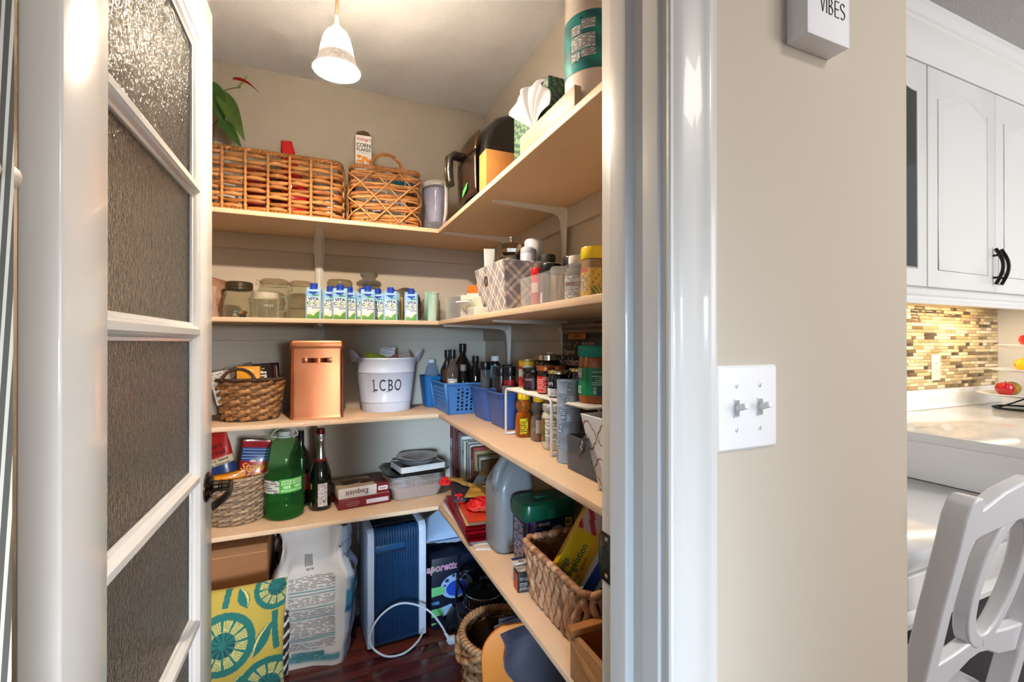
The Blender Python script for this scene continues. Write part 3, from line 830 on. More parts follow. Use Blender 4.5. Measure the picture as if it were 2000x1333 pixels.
# three-tier fruit stand
FX, FY = 3.345, 1.12
fs_ = thing('tiered_stand', 'three-tier white plate stand on the kitchen counter', 'fruit stand', (FX, FY, 0.92))
PORC = mat((240, 241, 243), 0.12, var=0.01, coat=0.3)
IRON = mat((30, 27, 25), 0.4, 0.5)
tiers = [(0.062, 0.185), (0.188, 0.15), (0.312, 0.115)]
tube('pole', fs_, [(0, 0, 0.012), (0, 0, 0.43)], 0.004, IRON, 8)
tube('base_ring', fs_, [(0.12 * math.cos(R(a)), 0.12 * math.sin(R(a)), 0.006) for a in range(0, 360, 15)], 0.005, IRON, 8, closed=True)
for a in (20, 140, 260):
    tube('foot', fs_, [(0.12 * math.cos(R(a)), 0.12 * math.sin(R(a)), 0.006), (0.06 * math.cos(R(a)), 0.06 * math.sin(R(a)), 0.03), (0, 0, 0.058)], 0.004, IRON, 8)
for z, r in tiers:
    lathe('plate', fs_, [(0.006, z), (r * 0.45, z), (r * 0.55, z + 0.002), (r * 0.9, z + 0.014), (r, z + 0.018), (r, z + 0.021), (r * 0.88, z + 0.0175), (r * 0.55, z + 0.006), (0.006, z + 0.004)], PORC, 36, cap0=False, cap1=False)
def fruit(name, label, loc, r, col, kind, rz=0):
    t = thing(name, label, 'fruit', loc, rz)
    if kind == 'apple':
        lathe('body', t, [(0.0, 0.006), (r * 0.35, 0.0), (r * 0.75, r * 0.28), (r * 0.98, r * 0.8), (r, r * 1.15), (r * 0.8, r * 1.6), (r * 0.4, r * 1.78), (r * 0.12, r * 1.68), (0.0, r * 1.6)], mat(col, 0.15, var=0.18, scale=18, coat=0.4), 24)
        tube('stem', t, [(0, 0, r * 1.6), (0.003, 0, r * 1.85), (0.008, 0, r * 2.0)], 0.0016, mat((70, 50, 30), 0.7), 6)
    else:
        n = 14
        rg = []
        for i in range(n + 1):
            u = i / n
            q = math.sin(PI * u) ** 0.62
            if u < 0.08 or u > 0.92: q *= 0.75
            rg.append([( (u - 0.5) * r * 3.0, r * q * 0.98 * math.cos(a), r + r * q * math.sin(a)) for a in [2 * PI * k / 20 for k in range(20)]])
        loft('body', t, rg, mat(col, 0.22, var=0.08, scale=40, coat=0.3, bump=0.1, bscale=400), ang=80)
        tube('stem', t, [(-r * 1.5, 0, r), (-r * 1.58, 0, r)], 0.003, mat((110, 90, 40), 0.7), 6)
    return t
fruit('red_apple', 'shiny red apple at the edge of the bottom plate', (FX - 0.122, FY + 0.035, 0.9935), 0.038, (176, 22, 28), 'apple')
fruit('lemon', 'yellow lemon lying on the bottom plate in front of the red apple', (FX - 0.085, FY - 0.070, 0.9905), 0.036, (240, 186, 24), 'lemon', R(-15))
fruit('pear', 'olive green pear-like fruit behind the lemon on the bottom plate', (FX + 0.02, FY + 0.06, 0.9875), 0.036, (176, 146, 40), 'lemon', R(30))
fruit('lemon', 'yellow lemon on the middle plate', (FX - 0.072, FY - 0.02, 1.1165), 0.036, (246, 190, 20), 'lemon', R(-20))
fruit('red_apple', 'red apple on the top plate of the stand', (FX - 0.050, FY - 0.025, 1.2400), 0.036, (190, 26, 34), 'apple')

# ================================================================== shared builders for pantry goods
def peri(w, d, r, n=8):
    pts = [Vector(p) for p in rrect(w, d, r, 0, n)]
    L = [0.0]
    for i in range(len(pts)): L.append(L[-1] + (pts[(i + 1) % len(pts)] - pts[i]).length)
    tot = L[-1]
    def at(s):
        s = (s % 1.0) * tot
        lo, hi = 0, len(pts)
        while hi - lo > 1:
            mid = (lo + hi) // 2
            if L[mid] <= s: lo = mid
            else: hi = mid
        a, b = pts[lo], pts[(lo + 1) % len(pts)]
        seg = max(1e-9, L[lo + 1] - L[lo])
        p = a.lerp(b, (s - L[lo]) / seg)
        t = (b - a).normalized()
        return p, Vector((t.y, -t.x, 0))
    return at
def oval(rx, ry):
    def at(s):
        a = 2 * PI * s
        return Vector((rx * math.cos(a), ry * math.sin(a), 0)), Vector((math.cos(a) * ry, math.sin(a) * rx, 0)).normalized()
    return at
def strand_loop(parent, at, z, nst, phase, amp, rad, m, ell=1.0, per=6, seg=6, pinch=0.35, zamp=0.0, jit=0.0, name='strand', rng=None):
    n = nst * per
    fr = []
    rng = rng or random.Random(1)
    j = [rng.uniform(-jit, jit) for _ in range(nst)]
    vs, fs = [], []
    for i in range(n):
        s = i / n
        p, nr = at(s)
        c = math.cos(PI * nst * s + phase * PI)
        q = rad * (1 - pinch + pinch * 1.6 * abs(math.sin(PI * nst * s)))
        zz = z + zamp * math.sin(2 * PI * nst * s * 0.5 + phase * PI) + j[int(s * nst) % nst]
        ctr = p + nr * (amp * c); ctr.z = zz
        for k in range(seg):
            a = 2 * PI * k / seg
            vs.append(ctr + nr * (q * ell * math.cos(a)) + Vector((0, 0, q * math.sin(a))))
    for i in range(n):
        a, b = i * seg, ((i + 1) % n) * seg
        for k in range(seg):
            l = (k + 1) % seg
            fs.append((a + k, a + l, b + l, b + k))
    return link(name, mesh(name, vs, fs, m, True), parent)
def rope_loop(parent, at, z, rad, m, turns=60, name='rope_rim', n=None, strands=2):
    n = n or turns * 6
    vs, fs = [], []
    for st in range(strands):
        pts = []
        for i in range(n):
            p, nr = at(i / n)
            a = 2 * PI * turns * i / n + st * 2 * PI / strands
            pts.append(p + nr * (rad * 0.55 * math.cos(a)) + Vector((0, 0, z + rad * 0.55 * math.sin(a))))
        tube('x', None, pts, rad * 0.72, None, 6, closed=True, join=(vs, fs))
    return link(name, mesh(name, vs, fs, m, True), parent)
def stake(parent, p, nr, z0, z1, lean, rad, m, out, knots=11):
    pts = []
    n = knots * 4
    for i in range(n + 1):
        t = i / n
        pts.append(p + nr * (out + lean * t) + Vector((0, 0, z0 + (z1 - z0) * t)))
    return tube('stake', parent, pts, lambda t: rad * (1 + 0.30 * math.cos(2 * PI * knots * t)), m, 7)
def pouch(name, parent, w, h, d, m, loc=(0, 0, 0), rot=None, crimp=0.012, wr=0.06, seed=0, color=None, nz_=16, n=26, slump=0.0, taper=1.0):
    """filled bag: pillow section, flattened crimp at the top"""
    rings = []
    for k in range(nz_ + 1):
        t = k / nz_
        z = h * t
        full = min(1.0, (t / 0.06) ** 0.5) * (1 - max(0, (t - 0.30) / 0.70) ** 1.7)
        dd = max(0.0035, d * full)
        ww = w * (1 - 0.05 * math.sin(PI * t)) * (1 + (taper - 1) * t)
        rg = []
        for i in range(n):
            a = 2 * PI * i / n
            ca, sa = math.cos(a), math.sin(a)
            e = 0.55 if t < 0.85 else 0.35
            x = ww / 2 * math.copysign(abs(ca) ** e, ca); y = dd / 2 * math.copysign(abs(sa) ** 0.8, sa)
            q = noise.noise(Vector((x * 14 + seed * 3.1, y * 30, z * 14 + seed))) * wr * d
            rg.append((x + q * 0.4, y + q * math.copysign(1, sa) + slump * t * t, z + (noise.noise(Vector((x * 20, seed, 1))) * 0.006 if k == nz_ else 0)))
        rings.append(rg)
    return loft(name, parent, rings, m, loc=loc, rot=rot, color=color, ang=70)
def carton(name, parent, sx, sy, sz, m, loc=(0, 0, 0), rot=None, bevel=0.001):
    return box(name, parent, (sx, sy, sz), (loc[0], loc[1], loc[2] + sz / 2), m, bevel, rot)
def jar_cap(parent, r, z, h, m, ribs=0, name='lid', seg=28):
    return lathe(name, parent, [(0, z), (r * 0.96, z), (r, z + h * 0.08), (r, z + h * 0.9), (r * 0.96, z + h), (0, z + h)], m, seg if not ribs else ribs * 2, wob=(lambda a, zz: 1 + 0.015 * math.cos(a * ribs)) if ribs else None, ang=40)

Z1, Z2, Z3, Z4 = SH[1] + 0.0006, SH[2] + 0.0006, SH[3] + 0.0006, SH[4] + 0.0006
WICK = [mat((176, 118, 62), 0.42, var=0.22, scale=50), mat((156, 98, 50), 0.42, var=0.22, scale=50), mat((190, 134, 78), 0.42, var=0.2, scale=50)]

# ================================================================== top shelf, back wall
t = thing('wicker_basket', 'long low honey-coloured wicker basket on the top shelf', 'basket', (-0.165, 2.085, Z1))
at = peri(0.54, 0.235, 0.035)
rg = random.Random(4)
NST = 20
for k in range(10):
    strand_loop(t, at, 0.024 + 0.0213 * k, NST, k % 2, 0.0050, 0.0078, WICK[k % 3], per=8, pinch=0.42, jit=0.0022, zamp=0.0035, rng=rg)
for k in range(NST):
    p, nr = at(k / NST)
    stake(t, p, nr, 0.008, 0.232, 0.0, 0.0058, WICK[2], 0.0085)
rope_loop(t, at, 0.236, 0.0085, WICK[0], 58)
rope_loop(t, at, 0.009, 0.0085, WICK[0], 58, name='rope_base')
loft('floor', t, [rrect(0.52, 0.215, 0.03, 0.004), rrect(0.52, 0.215, 0.03, 0.012)], WICK[1])
CLOTH = mat((196, 168, 130), 0.8, var=0.1)

t = thing('crisps_bag', 'red foil snack bag poking out of the long wicker basket', 'snack bag', (-0.055, 2.09, Z1 + 0.018), R(20))
pouch('pouch', t, 0.13, 0.320, 0.075, mat((204, 20, 26), 0.25, var=0.08, coat=0.4), seed=2, wr=0.10, rot=(0, R(-9), 0), taper=0.30)
t = thing('paper_bag', 'small tan paper packet behind the red snack bag', 'packet', (0.03, 2.13, Z1 + 0.018), R(-15))
pouch('pouch', t, 0.09, 0.280, 0.05, mat((196, 160, 116), 0.6, var=0.1), seed=5, rot=(0, R(-14), 0))
for i, (x, y, h, c, lb) in enumerate([(-0.20, 2.07, 0.19, (150, 32, 30), 'dark red packet lying inside the long wicker basket'), (-0.30, 2.08, 0.18, (214, 206, 196), 'white packet inside the long wicker basket near the door'), (0.055, 2.05, 0.15, (198, 204, 210), 'pale tin-coloured packet inside the end of the long wicker basket')]):
    t = thing('packet', lb, 'packet', (x, y, Z1 + 0.018), R(12 * i - 10))
    pouch('pouch', t, 0.10, h, 0.08, mat(c, 0.35, var=0.1), seed=9 + i)
t = thing('paper_cone', 'white pointed paper bag tip standing behind the long basket', 'paper bag', (-0.345, 2.185, Z1))
loft('paper', t, [[(0.05 * math.cos(a) + 0.0, 0.022 * math.sin(a), 0.0) for a in [2 * PI * k / 12 for k in range(12)]], [(0.045 * math.cos(a), 0.02 * math.sin(a), 0.2) for a in [2 * PI * k / 12 for k in range(12)]], [(0.028 * math.cos(a) - 0.003, 0.012 * math.sin(a), 0.31) for a in [2 * PI * k / 12 for k in range(12)]], [(0.003 * math.cos(a) - 0.015, 0.002 * math.sin(a), 0.385) for a in [2 * PI * k / 12 for k in range(12)]]], mat((236, 232, 226), 0.6, var=0.03))

# anthurium
t = thing('anthurium_plant', 'green anthurium with one red flower beside the door on the top shelf', 'plant', (-0.515, 2.17, Z1))
lathe('pot', t, [(0.045, 0.0), (0.062, 0.12), (0.066, 0.13), (0.062, 0.13), (0.055, 0.11), (0.0, 0.108)], mat((222, 218, 210), 0.35, var=0.04), 24)
LEAF = mat((52, 92, 34), 0.3, var=0.22, scale=24, coat=0.25)
LEAF2 = mat((74, 106, 44), 0.32, var=0.2, scale=24, coat=0.2)
def leaf(parent, base, tip, width, m, droop=0.03, nrm=(0, -1, 0.3), name='leaf', fold=0.25):
    b, tp = Vector(base), Vector(tip)
    ax = tp - b
    n = Vector(nrm).normalized()
    side = ax.cross(n).normalized()
    nn = side.cross(ax).normalized()
    def f(u, v):
        s = v
        w = width * (math.sin(PI * min(1, s * 1.0) ** 0.72)) * (1.0 if s < 0.3 else 1 - 0.2 * (s - 0.3))
        x = (u - 0.5) * 2
        p = b + ax * s + side * (x * w * 0.5) + nn * (droop * math.sin(PI * s) + fold * abs(x) * w * 0.5)
        return tuple(p)
    return grid(name, parent, f, 8, 14, m, thick=0.0007)
def stem(parent, a, b, c, r=0.0022, m=LEAF2): 
    A, B, C = Vector(a), Vector(b), Vector(c)
    return tube('stem', parent, [A * (1 - q) ** 2 + B * 2 * q * (1 - q) + C * q * q for q in [i / 12 for i in range(13)]], r, m, 6)
stem(t, (0, 0, 0.11), (0.02, -0.02, 0.36), (0.085, -0.05, 0.50))
leaf(t, (0.085, -0.05, 0.545), (0.150, -0.06, 0.375), 0.085, LEAF, 0.014)
stem(t, (0.01, 0.0, 0.11), (0.05, -0.01, 0.38), (0.125, -0.05, 0.515))
leaf(t, (0.125, -0.045, 0.52), (0.222, -0.075, 0.315), 0.066, LEAF2, 0.022)
stem(t, (0.01, 0.0, 0.11), (0.04, -0.03, 0.30), (0.130, -0.055, 0.395))
leaf(t, (0.130, -0.055, 0.40), (0.212, -0.08, 0.285), 0.045, LEAF, 0.010)
leaf(t, (0.02, 0.0, 0.50), (-0.05, -0.05, 0.36), 0.08, LEAF2, 0.02)
stem(t, (0, 0, 0.11), (0.03, 0, 0.53), (0.205, -0.06, 0.535), 0.0018)
leaf(t, (0.175, -0.06, 0.562), (0.276, -0.075, 0.515), 0.050, mat((196, 34, 24), 0.2, var=0.08, coat=0.5), 0.012, nrm=(0.35, -0.25, 0.9), name='flower_spathe')
tube('flower_spike', t, [(0.196, -0.062, 0.535), (0.212, -0.064, 0.556), (0.226, -0.066, 0.580)], lambda q: 0.0042 - 0.0018 * q, mat((150, 150, 60), 0.6, var=0.2, scale=200), 8)
for o in t.children:
    if not o.name.startswith('pot'): o.location.x += 0.045

# square basket with bundled strands, crossed wraps and arched handle
t = thing('wicker_basket', 'square wicker basket with crossed wraps and arched handle on the top shelf', 'basket', (0.282, 2.068, Z1), R(-2))
at = peri(0.272, 0.215, 0.03)
WK2 = [mat((188, 128, 74), 0.5, var=0.2, scale=50), mat((170, 112, 62), 0.5, var=0.2, scale=50), mat((202, 148, 94), 0.5, var=0.18, scale=50)]
for k in range(5):
    zc = 0.036 + 0.043 * k
    for q in range(3):
        strand_loop(t, at, zc - 0.0085 + 0.0085 * q, 14, (k + q) % 2, 0.0030, 0.0062, WK2[(k + q) % 3], per=8, pinch=0.15, zamp=0.002, jit=0.001, rng=rg)
for s in range(2):
    for k in range(9):
        pts = []
        for i in range(25):
            u = i / 24
            p, nr = at((k + (u if s else -u) * 2.0) / 9 + 0.5 / 9)
            pts.append(p + nr * (0.0115 + 0.002 * math.sin(PI * u * 5)) + Vector((0, 0, 0.016 + 0.205 * u)))
        tube('wrap_strand', t, pts, 0.0038, WK2[2], 6, ell=0.7)
rope_loop(t, at, 0.238, 0.0085, WK2[0], 40)
rope_loop(t, at, 0.010, 0.0085, WK2[0], 40, name='rope_base')
for k in range(12):
    p, nr = at(k / 12)
    tube('frame_wire', t, [p + Vector((0, 0, 0.005)), p + Vector((0, 0, 0.24))], 0.0018, mat((205, 190, 170), 0.5), 6)
for yv in (-0.1085, 0.1085):
    vs_, fs_2 = [], []
    for st in range(2):
        pts = []
        for i in range(121):
            u = i / 120
            c = Vector((-0.062 * math.cos(PI * u), yv, 0.238 + 0.060 * math.sin(PI * u)))
            a = 2 * PI * 16 * u + st * PI
            rad = Vector((-math.cos(PI * u), 0, math.sin(PI * u)))
            pts.append(c + rad * (0.0035 * math.cos(a)) + Vector((0, 0.0035 * math.sin(a), 0)))
        tube('x', None, pts, 0.0046, None, 6, join=(vs_, fs_2))
    link('handle', mesh('handle', vs_, fs_2, WK2[0]), t)
loft('floor', t, [rrect(0.255, 0.20, 0.025, 0.004), rrect(0.255, 0.20, 0.025, 0.012)], WK2[1])

t = thing('cereal_box', 'tall white corn flakes carton standing in the square wicker basket', 'cereal box', (0.197, 2.085, Z1 + 0.014), R(-3))
CB = mat((240, 236, 230), 0.4, var=0.02)
b = carton('carton', t, 0.064, 0.125, 0.375, CB)
fl = prism('top_flap', t, [(-0.031, 0.375), (0.031, 0.375), (0.020, 0.392), (0.0, 0.397), (-0.024, 0.390)], 'y', -0.058, -0.057, mat((92, 62, 40), 0.7))
prism('top_flap', t, [(-0.062, 0.375), (0.062, 0.375), (0.05, 0.388), (-0.05, 0.388)], 'x', 0.030, 0.031, mat((110, 76, 50), 0.7))
patch(t, flat((-0.0322, 0.0, 0.19), (0, -1, 0), (0, 0, 1)), -0.062, -0.186, 0.062, 0.186, (150, 96, 52), 0.0004, name='side_print')
mp = face_y((0, -0.0627, 0.0))
text(t, mp, "Kellogg's", 0.0, 0.358, 0.0155, (204, 30, 44), bold=0.012, shear=0.4)
text(t, mp, 'CORN', 0.0, 0.332, 0.0225, (32, 28, 28), bold=0.02, sxy=0.88)
text(t, mp, 'FLAKES', 0.0, 0.314, 0.0195, (32, 28, 28), bold=0.02, sxy=0.88)
patch(t, mp, -0.022, 0.300, 0.022, 0.304, None, m=fine_print((240, 236, 230), (120, 110, 100), 0.0022), name='fine_print')
for (x, y, r) in ((-0.018, 0.284, 0.010), (0.004, 0.278, 0.012), (0.020, 0.268, 0.010), (-0.006, 0.264, 0.011), (-0.021, 0.266, 0.007)):
    outline(t, mp, [(x + r * math.cos(a) * (1 + 0.15 * math.sin(3 * a + x * 300)), y + r * 0.8 * math.sin(a)) for a in [2 * PI * k / 14 for k in range(14)]], (226, 152, 60), 0.0006 + r * 0.02, name='flake_print')
t = thing('snack_packet', 'blue snack packet lying in the square wicker basket', 'packet', (0.352, 2.055, Z1 + 0.205), R(6))
pouch('pouch', t, 0.05, 0.135, 0.035, mat((44, 148, 200), 0.3, var=0.25, scale=90), rot=(0, R(84), 0), loc=(-0.065, 0, 0.02), seed=3)
t = thing('packet', 'grey and white packets filling the square wicker basket', 'packet', (0.30, 2.075, Z1 + 0.014), R(10))
pouch('pouch', t, 0.16, 0.185, 0.11, mat((206, 206, 212), 0.4, var=0.2, scale=24), seed=13)
t = thing('bottle', 'dark bottle with black cap at the back of the square basket', 'bottle', (0.345, 2.135, Z1 + 0.014))
lathe('body', t, [(0.022, 0), (0.024, 0.01), (0.024, 0.20), (0.016, 0.235), (0.011, 0.25), (0.011, 0.27)], mat((40, 30, 26), 0.2), 20)
jar_cap(t, 0.0145, 0.262, 0.034, BLACKM)

# water filter pitcher
t = thing('water_pitcher', 'clear water filter pitcher with white lid on the top shelf corner', 'pitcher', (0.505, 2.04, Z1))
CL = clear((226, 228, 240), 0.72, 0.06)
lathe('body', t, shell([(0.044, 0.002), (0.048, 0.01), (0.052, 0.10), (0.057, 0.205)], 0.002), CL, 28, cap0=True, cap1=False, sy=1.35)
lathe('reservoir', t, [(0.0, 0.055), (0.028, 0.055), (0.034, 0.07), (0.047, 0.15), (0.050, 0.198), (0.0, 0.198)], mat((206, 206, 222), 0.3, var=0.03), 24, sy=1.3)
lathe('lid', t, [(0.0, 0.206), (0.058, 0.206), (0.060, 0.215), (0.056, 0.228), (0.03, 0.236), (0.0, 0.238)], mat((226, 222, 222), 0.35, var=0.02), 28, sy=1.35)
tube('handle', t, [(0.02, -0.068, 0.215), (0.02, -0.105, 0.21), (0.02, -0.112, 0.16), (0.02, -0.105, 0.08), (0.02, -0.072, 0.03)], 0.008, mat((224, 222, 226), 0.35), 8)

# air fryer
t = thing('air_fryer', 'large black air fryer with bronze trim and pull handle on the top shelf', 'air fryer', (0.66, 1.575, Z1))
FRY = mat((30, 26, 25), 0.35, var=0.06, scale=20, coat=0.2)
sec = [(-0.125, 0.012), (-0.14, 0.03), (-0.145, 0.12), (-0.140, 0.20), (-0.12, 0.255), (-0.085, 0.295), (-0.04, 0.315), (0.02, 0.318), (0.09, 0.312), (0.125, 0.30), (0.135, 0.27), (0.138, 0.05), (0.12, 0.008)]
rings = []
for k in range(11):
    u = k / 10
    e = math.sin(PI * u) ** 0.28 if 0 < u < 1 else 0.0
    e = 0.90 + 0.10 * e
    yv = -0.125 + 0.25 * u
    rings.append([(x * e, yv, 0.16 + (z - 0.16) * e) for x, z in sec])
fb = loft('body', t, rings, FRY, ang=50)
fb.modifiers.new('round', 'BEVEL').width = 0.012
fb.modifiers['round'].segments = 3; fb.modifiers['round'].limit_method = 'ANGLE'
for x in (-0.09, 0.09):
    for yv in (-0.08, 0.08): lathe('foot', t, [(0.013, 0.0), (0.013, 0.012), (0, 0.012)], BLACKM, 12, loc=(x, yv, 0))
# drawer front bulges towards -X
def front_pt(off, y0, y1, z0, z1):
    def f(u, v):
        yv = y0 + (y1 - y0) * u
        zz = z0 + (z1 - z0) * v
        return (-0.1455 - off - 0.012 * math.cos((yv) / 0.13 * PI / 2) - 0.004 * math.sin(PI * (zz - 0.02) / 0.25) + max(0, zz - 0.17) ** 2 * 2.2, yv, zz)
    return f
TRIM = mat((120, 92, 70), 0.22, 0.85, var=0.05)
grid('drawer_front', t, front_pt(0.004, -0.105, 0.105, 0.025, 0.165), 12, 8, mat((58, 44, 36), 0.25, 0.4, var=0.05), thick=0.006)
grid('control_panel', t, front_pt(0.004, -0.105, 0.105, 0.172, 0.235), 12, 8, TRIM, thick=0.004)
dh = tube('handle', t, [(-0.165, 0.0, 0.175), (-0.205, 0.0, 0.180), (-0.222, 0.0, 0.165), (-0.224, 0.0, 0.12), (-0.220, 0.0, 0.085), (-0.216, 0.0, 0.07)], 0.0145, FRY, 12, ell=1.5)
tube('handle_trim', dh, [(-0.236, -0.012, 0.165), (-0.2375, -0.012, 0.12), (-0.234, -0.012, 0.082)], 0.0025, TRIM, 6)
patch(t, flat((-0.1660, -0.045, 0.045), (0, -1, 0), (0.1, 0, 1)), -0.045, -0.012, 0.0, 0.012, (86, 196, 96), 0.006, name='price_sticker', skew=0.02, lab='bright green sticker')

t = thing('cardboard_box', 'small plain orange-brown cardboard box against the air fryer', 'box', (0.568, 1.412, Z1))
CARD = mat((206, 142, 78), 0.6, var=0.05, scale=30)
carton('carton', t, 0.125, 0.066, 0.138, CARD)
patch(t, face_y((0, -0.0332, 0.069)), 0.044, -0.068, 0.0615, 0.068, (188, 124, 64), 0.0004, name='seam')
# tissues
t = thing('tissue_box', 'teal tissue box with green succulent print on the top shelf', 'tissue box', (0.565, 1.062, Z1), 0)
def succ(a, b):
    best, bi = 9, 0
    for i in range(14):
        cx, cy = (i * 0.377) % 1.0, (i * 0.618 + 0.1) % 1.0
        d = math.hypot((a - cx) * 1.0, (b - cy))
        if d < best: best, bi = d, i
    cx, cy = (bi * 0.377) % 1.0, (bi * 0.618 + 0.1) % 1.0
    an = math.atan2(b - cy, a - cx)
    v = math.sin(best * 60 + 1.2 * math.cos(an * 6))
    return (110, 136, 100) if v > 0.6 else ((44, 92, 66) if v > -0.3 else (18, 56, 50))
tb = carton('carton', t, 0.112, 0.20, 0.150, mat((18, 98, 98), 0.4, var=0.08))
patch(t, flat((-0.0562, 0, 0.075), (0, -1, 0), (0, 0, 1)), -0.10, -0.075, 0.10, 0.075, None, 0.0005, nx=60, ny=46, color=succ, name='succulent_print')
patch(t, face_y((0, -0.1002, 0.075)), -0.056, -0.075, 0.056, 0.075, None, 0.0005, nx=40, ny=46, color=succ, name='succulent_print')
def tis(u, v):
    th = R(172 - 128 * u)
    rad = v * (0.118 + 0.010 * math.sin(u * 9) + 0.005 * math.sin(u * 23))
    fold = math.sin(u * 24) * 0.007 * v + math.sin(u * 41 + 2) * 0.003 * v
    return (-0.057 - 0.026 * math.sin(PI * 0.6 * v) + fold, -0.030 + rad * math.cos(th), 0.048 + rad * math.sin(th) - 0.012 * v * v)
grid('tissue', t, tis, 60, 20, mat((198, 197, 200), 0.85, var=0.02), thick=0.0006)
t = thing('carton_tray', 'slim cream carton lying at the front edge before the tissue box', 'carton', (0.4965, 0.945, Z1), 0)
carton('carton', t, 0.016, 0.27, 0.046, mat((176, 160, 138), 0.5, var=0.03))
for i, yv in enumerate((-0.09, -0.06, -0.035)):
    patch(t, flat((-0.0082, yv, 0.033), (0, -1, 0), (0, 0, 1)), -0.008, -0.004, 0.008, 0.004, None, 0.0004, m=fine_print((176, 160, 138), (80, 56, 56), 0.0022), name='fine_print')
# kitchen roll
t = thing('paper_towel_roll', 'tall wrapped paper towel roll with a teal printed band', 'paper towel', (0.566, 0.855, Z1))
PT = mat((236, 218, 202), 0.35, var=0.04, scale=12, coat=0.2, bump=0.15, bscale=40)
lathe('roll', t, [(0.0, 0.0), (0.062, 0.0), (0.0645, 0.006), (0.0648, 0.09), (0.0648, 0.25), (0.0645, 0.273), (0.058, 0.279), (0.02, 0.281), (0, 0.281)], PT, 40)
mc = cyl(0.0652, 212)
patch(t, mc, -0.115, 0.086, 0.115, 0.207, None, 0.0003, nx=40, ny=16, color=lambda a, b: (14 + 20 * math.sin(a * 22 + b * 9) ** 2, 122 + 26 * math.sin(a * 17 + b * 14), 122 + 22 * math.sin(a * 17 + b * 14)), name='wrap_band', lab='teal printed band')
for (x0, y0, x1, y1) in ((-0.025, 0.163, -0.001, 0.182), (0.001, 0.170, 0.03, 0.190), (-0.025, 0.130, 0.030, 0.160), (-0.025, 0.108, -0.003, 0.126), (0.0, 0.112, 0.03, 0.128)):
    patch(t, mc, x0, y0, x1, y1, None, 0.0007, nx=6, m=fine_print((224, 228, 228), (46, 34, 40), 0.003), name='fine_print')
outline(t, mc, [(-0.004, 0.192), (0.004, 0.192), (0.0, 0.2)], (20, 60, 62), 0.0008)

# ================================================================== second shelf, back wall
def clip_jar(label, loc, r, h, lidh=0.03, group=None, dark=(60, 52, 40), rz=0, wire=True):
    t = thing('glass_jar', label, 'jar', loc, rz, group)
    G = clear((236, 236, 226), 0.93, 0.05)
    lathe('body', t, shell([(r * 0.9, 0.0015), (r, 0.012), (r, h * 0.72), (r * 0.9, h * 0.82), (r * 0.84, h * 0.86), (r * 0.84, h * 0.9)], 0.003), G, 32, cap1=False)
    lathe('lid', t, [(r * 0.86, h * 0.905), (r * 0.93, h * 0.915), (r * 0.93, h * 0.945), (r * 0.86, h * 0.965), (r * 0.7, h), (r * 0.3, h * 1.005), (0, h * 1.005)], clear((190, 176, 148), 0.55, 0.08), 32, cap0=False)
    lathe('seal', t, [(r * 0.85, h * 0.895), (r * 0.9, h * 0.9), (r * 0.85, h * 0.91)], mat((216, 196, 160), 0.6), 28, cap0=False, cap1=False)
    if wire:
        tube('wire_bail', t, [(r * 1.01 * math.cos(R(a)), r * 1.01 * math.sin(R(a)), h * 0.85) for a in range(0, 360, 15)], 0.0014, CHROME, 6, closed=True)
        tube('clasp', t, [(r * 1.0, 0.004, h * 0.98), (r * 1.14, 0.0, h * 0.95), (r * 1.13, 0.0, h * 0.82), (r * 1.06, 0, h * 0.7)], 0.0015, CHROME, 6)
        tube('clasp', t, [(-r * 1.0, 0.004, h * 0.98), (-r * 1.12, 0.0, h * 0.93), (-r * 1.10, 0.0, h * 0.84)], 0.0015, CHROME, 6)
    return t
G2 = clear((236, 234, 222), 0.93, 0.05)
t = thing('candy_jar', 'screw-top glass jar with foil wrapped sweets at the bottom', 'jar', (-0.265, 2.075, Z2))
lathe('body', t, shell([(0.048, 0.0015), (0.054, 0.012), (0.055, 0.088), (0.050, 0.102), (0.044, 0.108), (0.044, 0.112)], 0.0025), G2, 32, cap1=False)
lathe('lid', t, [(0.046, 0.110), (0.048, 0.112), (0.048, 0.120), (0.0465, 0.122), (0.048, 0.124), (0.048, 0.138), (0.044, 0.143), (0, 0.143)], mat((86, 76, 56), 0.3, 0.7, var=0.06), 32, cap0=False)
rg = random.Random(21)
for i in range(6):
    c = [(46, 84, 170), (220, 222, 228), (24, 36, 90), (214, 180, 90), (120, 176, 220), (150, 60, 60)][i]
    a = rg.random() * 6.28; rr = 0.008 + 0.022 * rg.random()
    s = thing('wrapped_sweet', '%s foil wrapped sweet inside the screw-top jar' % ('bright blue', 'silver', 'navy', 'gold', 'sky blue', 'dark red')[i], 'sweet', (-0.265 + rr * math.cos(a), 2.075 + rr * math.sin(a), Z2 + 0.006 + 0.011 * (i // 3)), a, 'sweets in the jar')
    lathe('sweet', s, [(0.0, 0.0), (0.007, 0.002), (0.0095, 0.008), (0.007, 0.014), (0.0, 0.016)], mat(c, 0.22, 0.75, var=0.2, scale=200, bump=0.5, bscale=300), 12, sx=1.25)
t = thing('glass_mug', 'low clear glass mug with etched letters before the clip-top jar', 'mug', (-0.168, 2.0, Z2))
lathe('body', t, shell([(0.040, 0.0015), (0.047, 0.006), (0.0485, 0.098), (0.049, 0.104)], 0.003), clear((238, 238, 230), 0.90, 0.04), 32, cap1=False)
lathe('milky_band', t, [(0.0452, 0.078), (0.0455, 0.098)], mat((214, 204, 188), 0.5), 32, cap0=False, cap1=False)
tube('handle', t, [(0.047, 0, 0.086), (0.068, 0, 0.084), (0.074, 0, 0.06), (0.068, 0, 0.032), (0.048, 0, 0.024)], 0.005, clear((222, 222, 212), 0.7, 0.04), 8)
mcg = cyl(0.0488, -80)
text(t, mcg, 'MOM', 0.006, 0.046, 0.014, (226, 220, 206), m=mat((226, 220, 206), 0.6, alpha=0.6), d=0.0006)
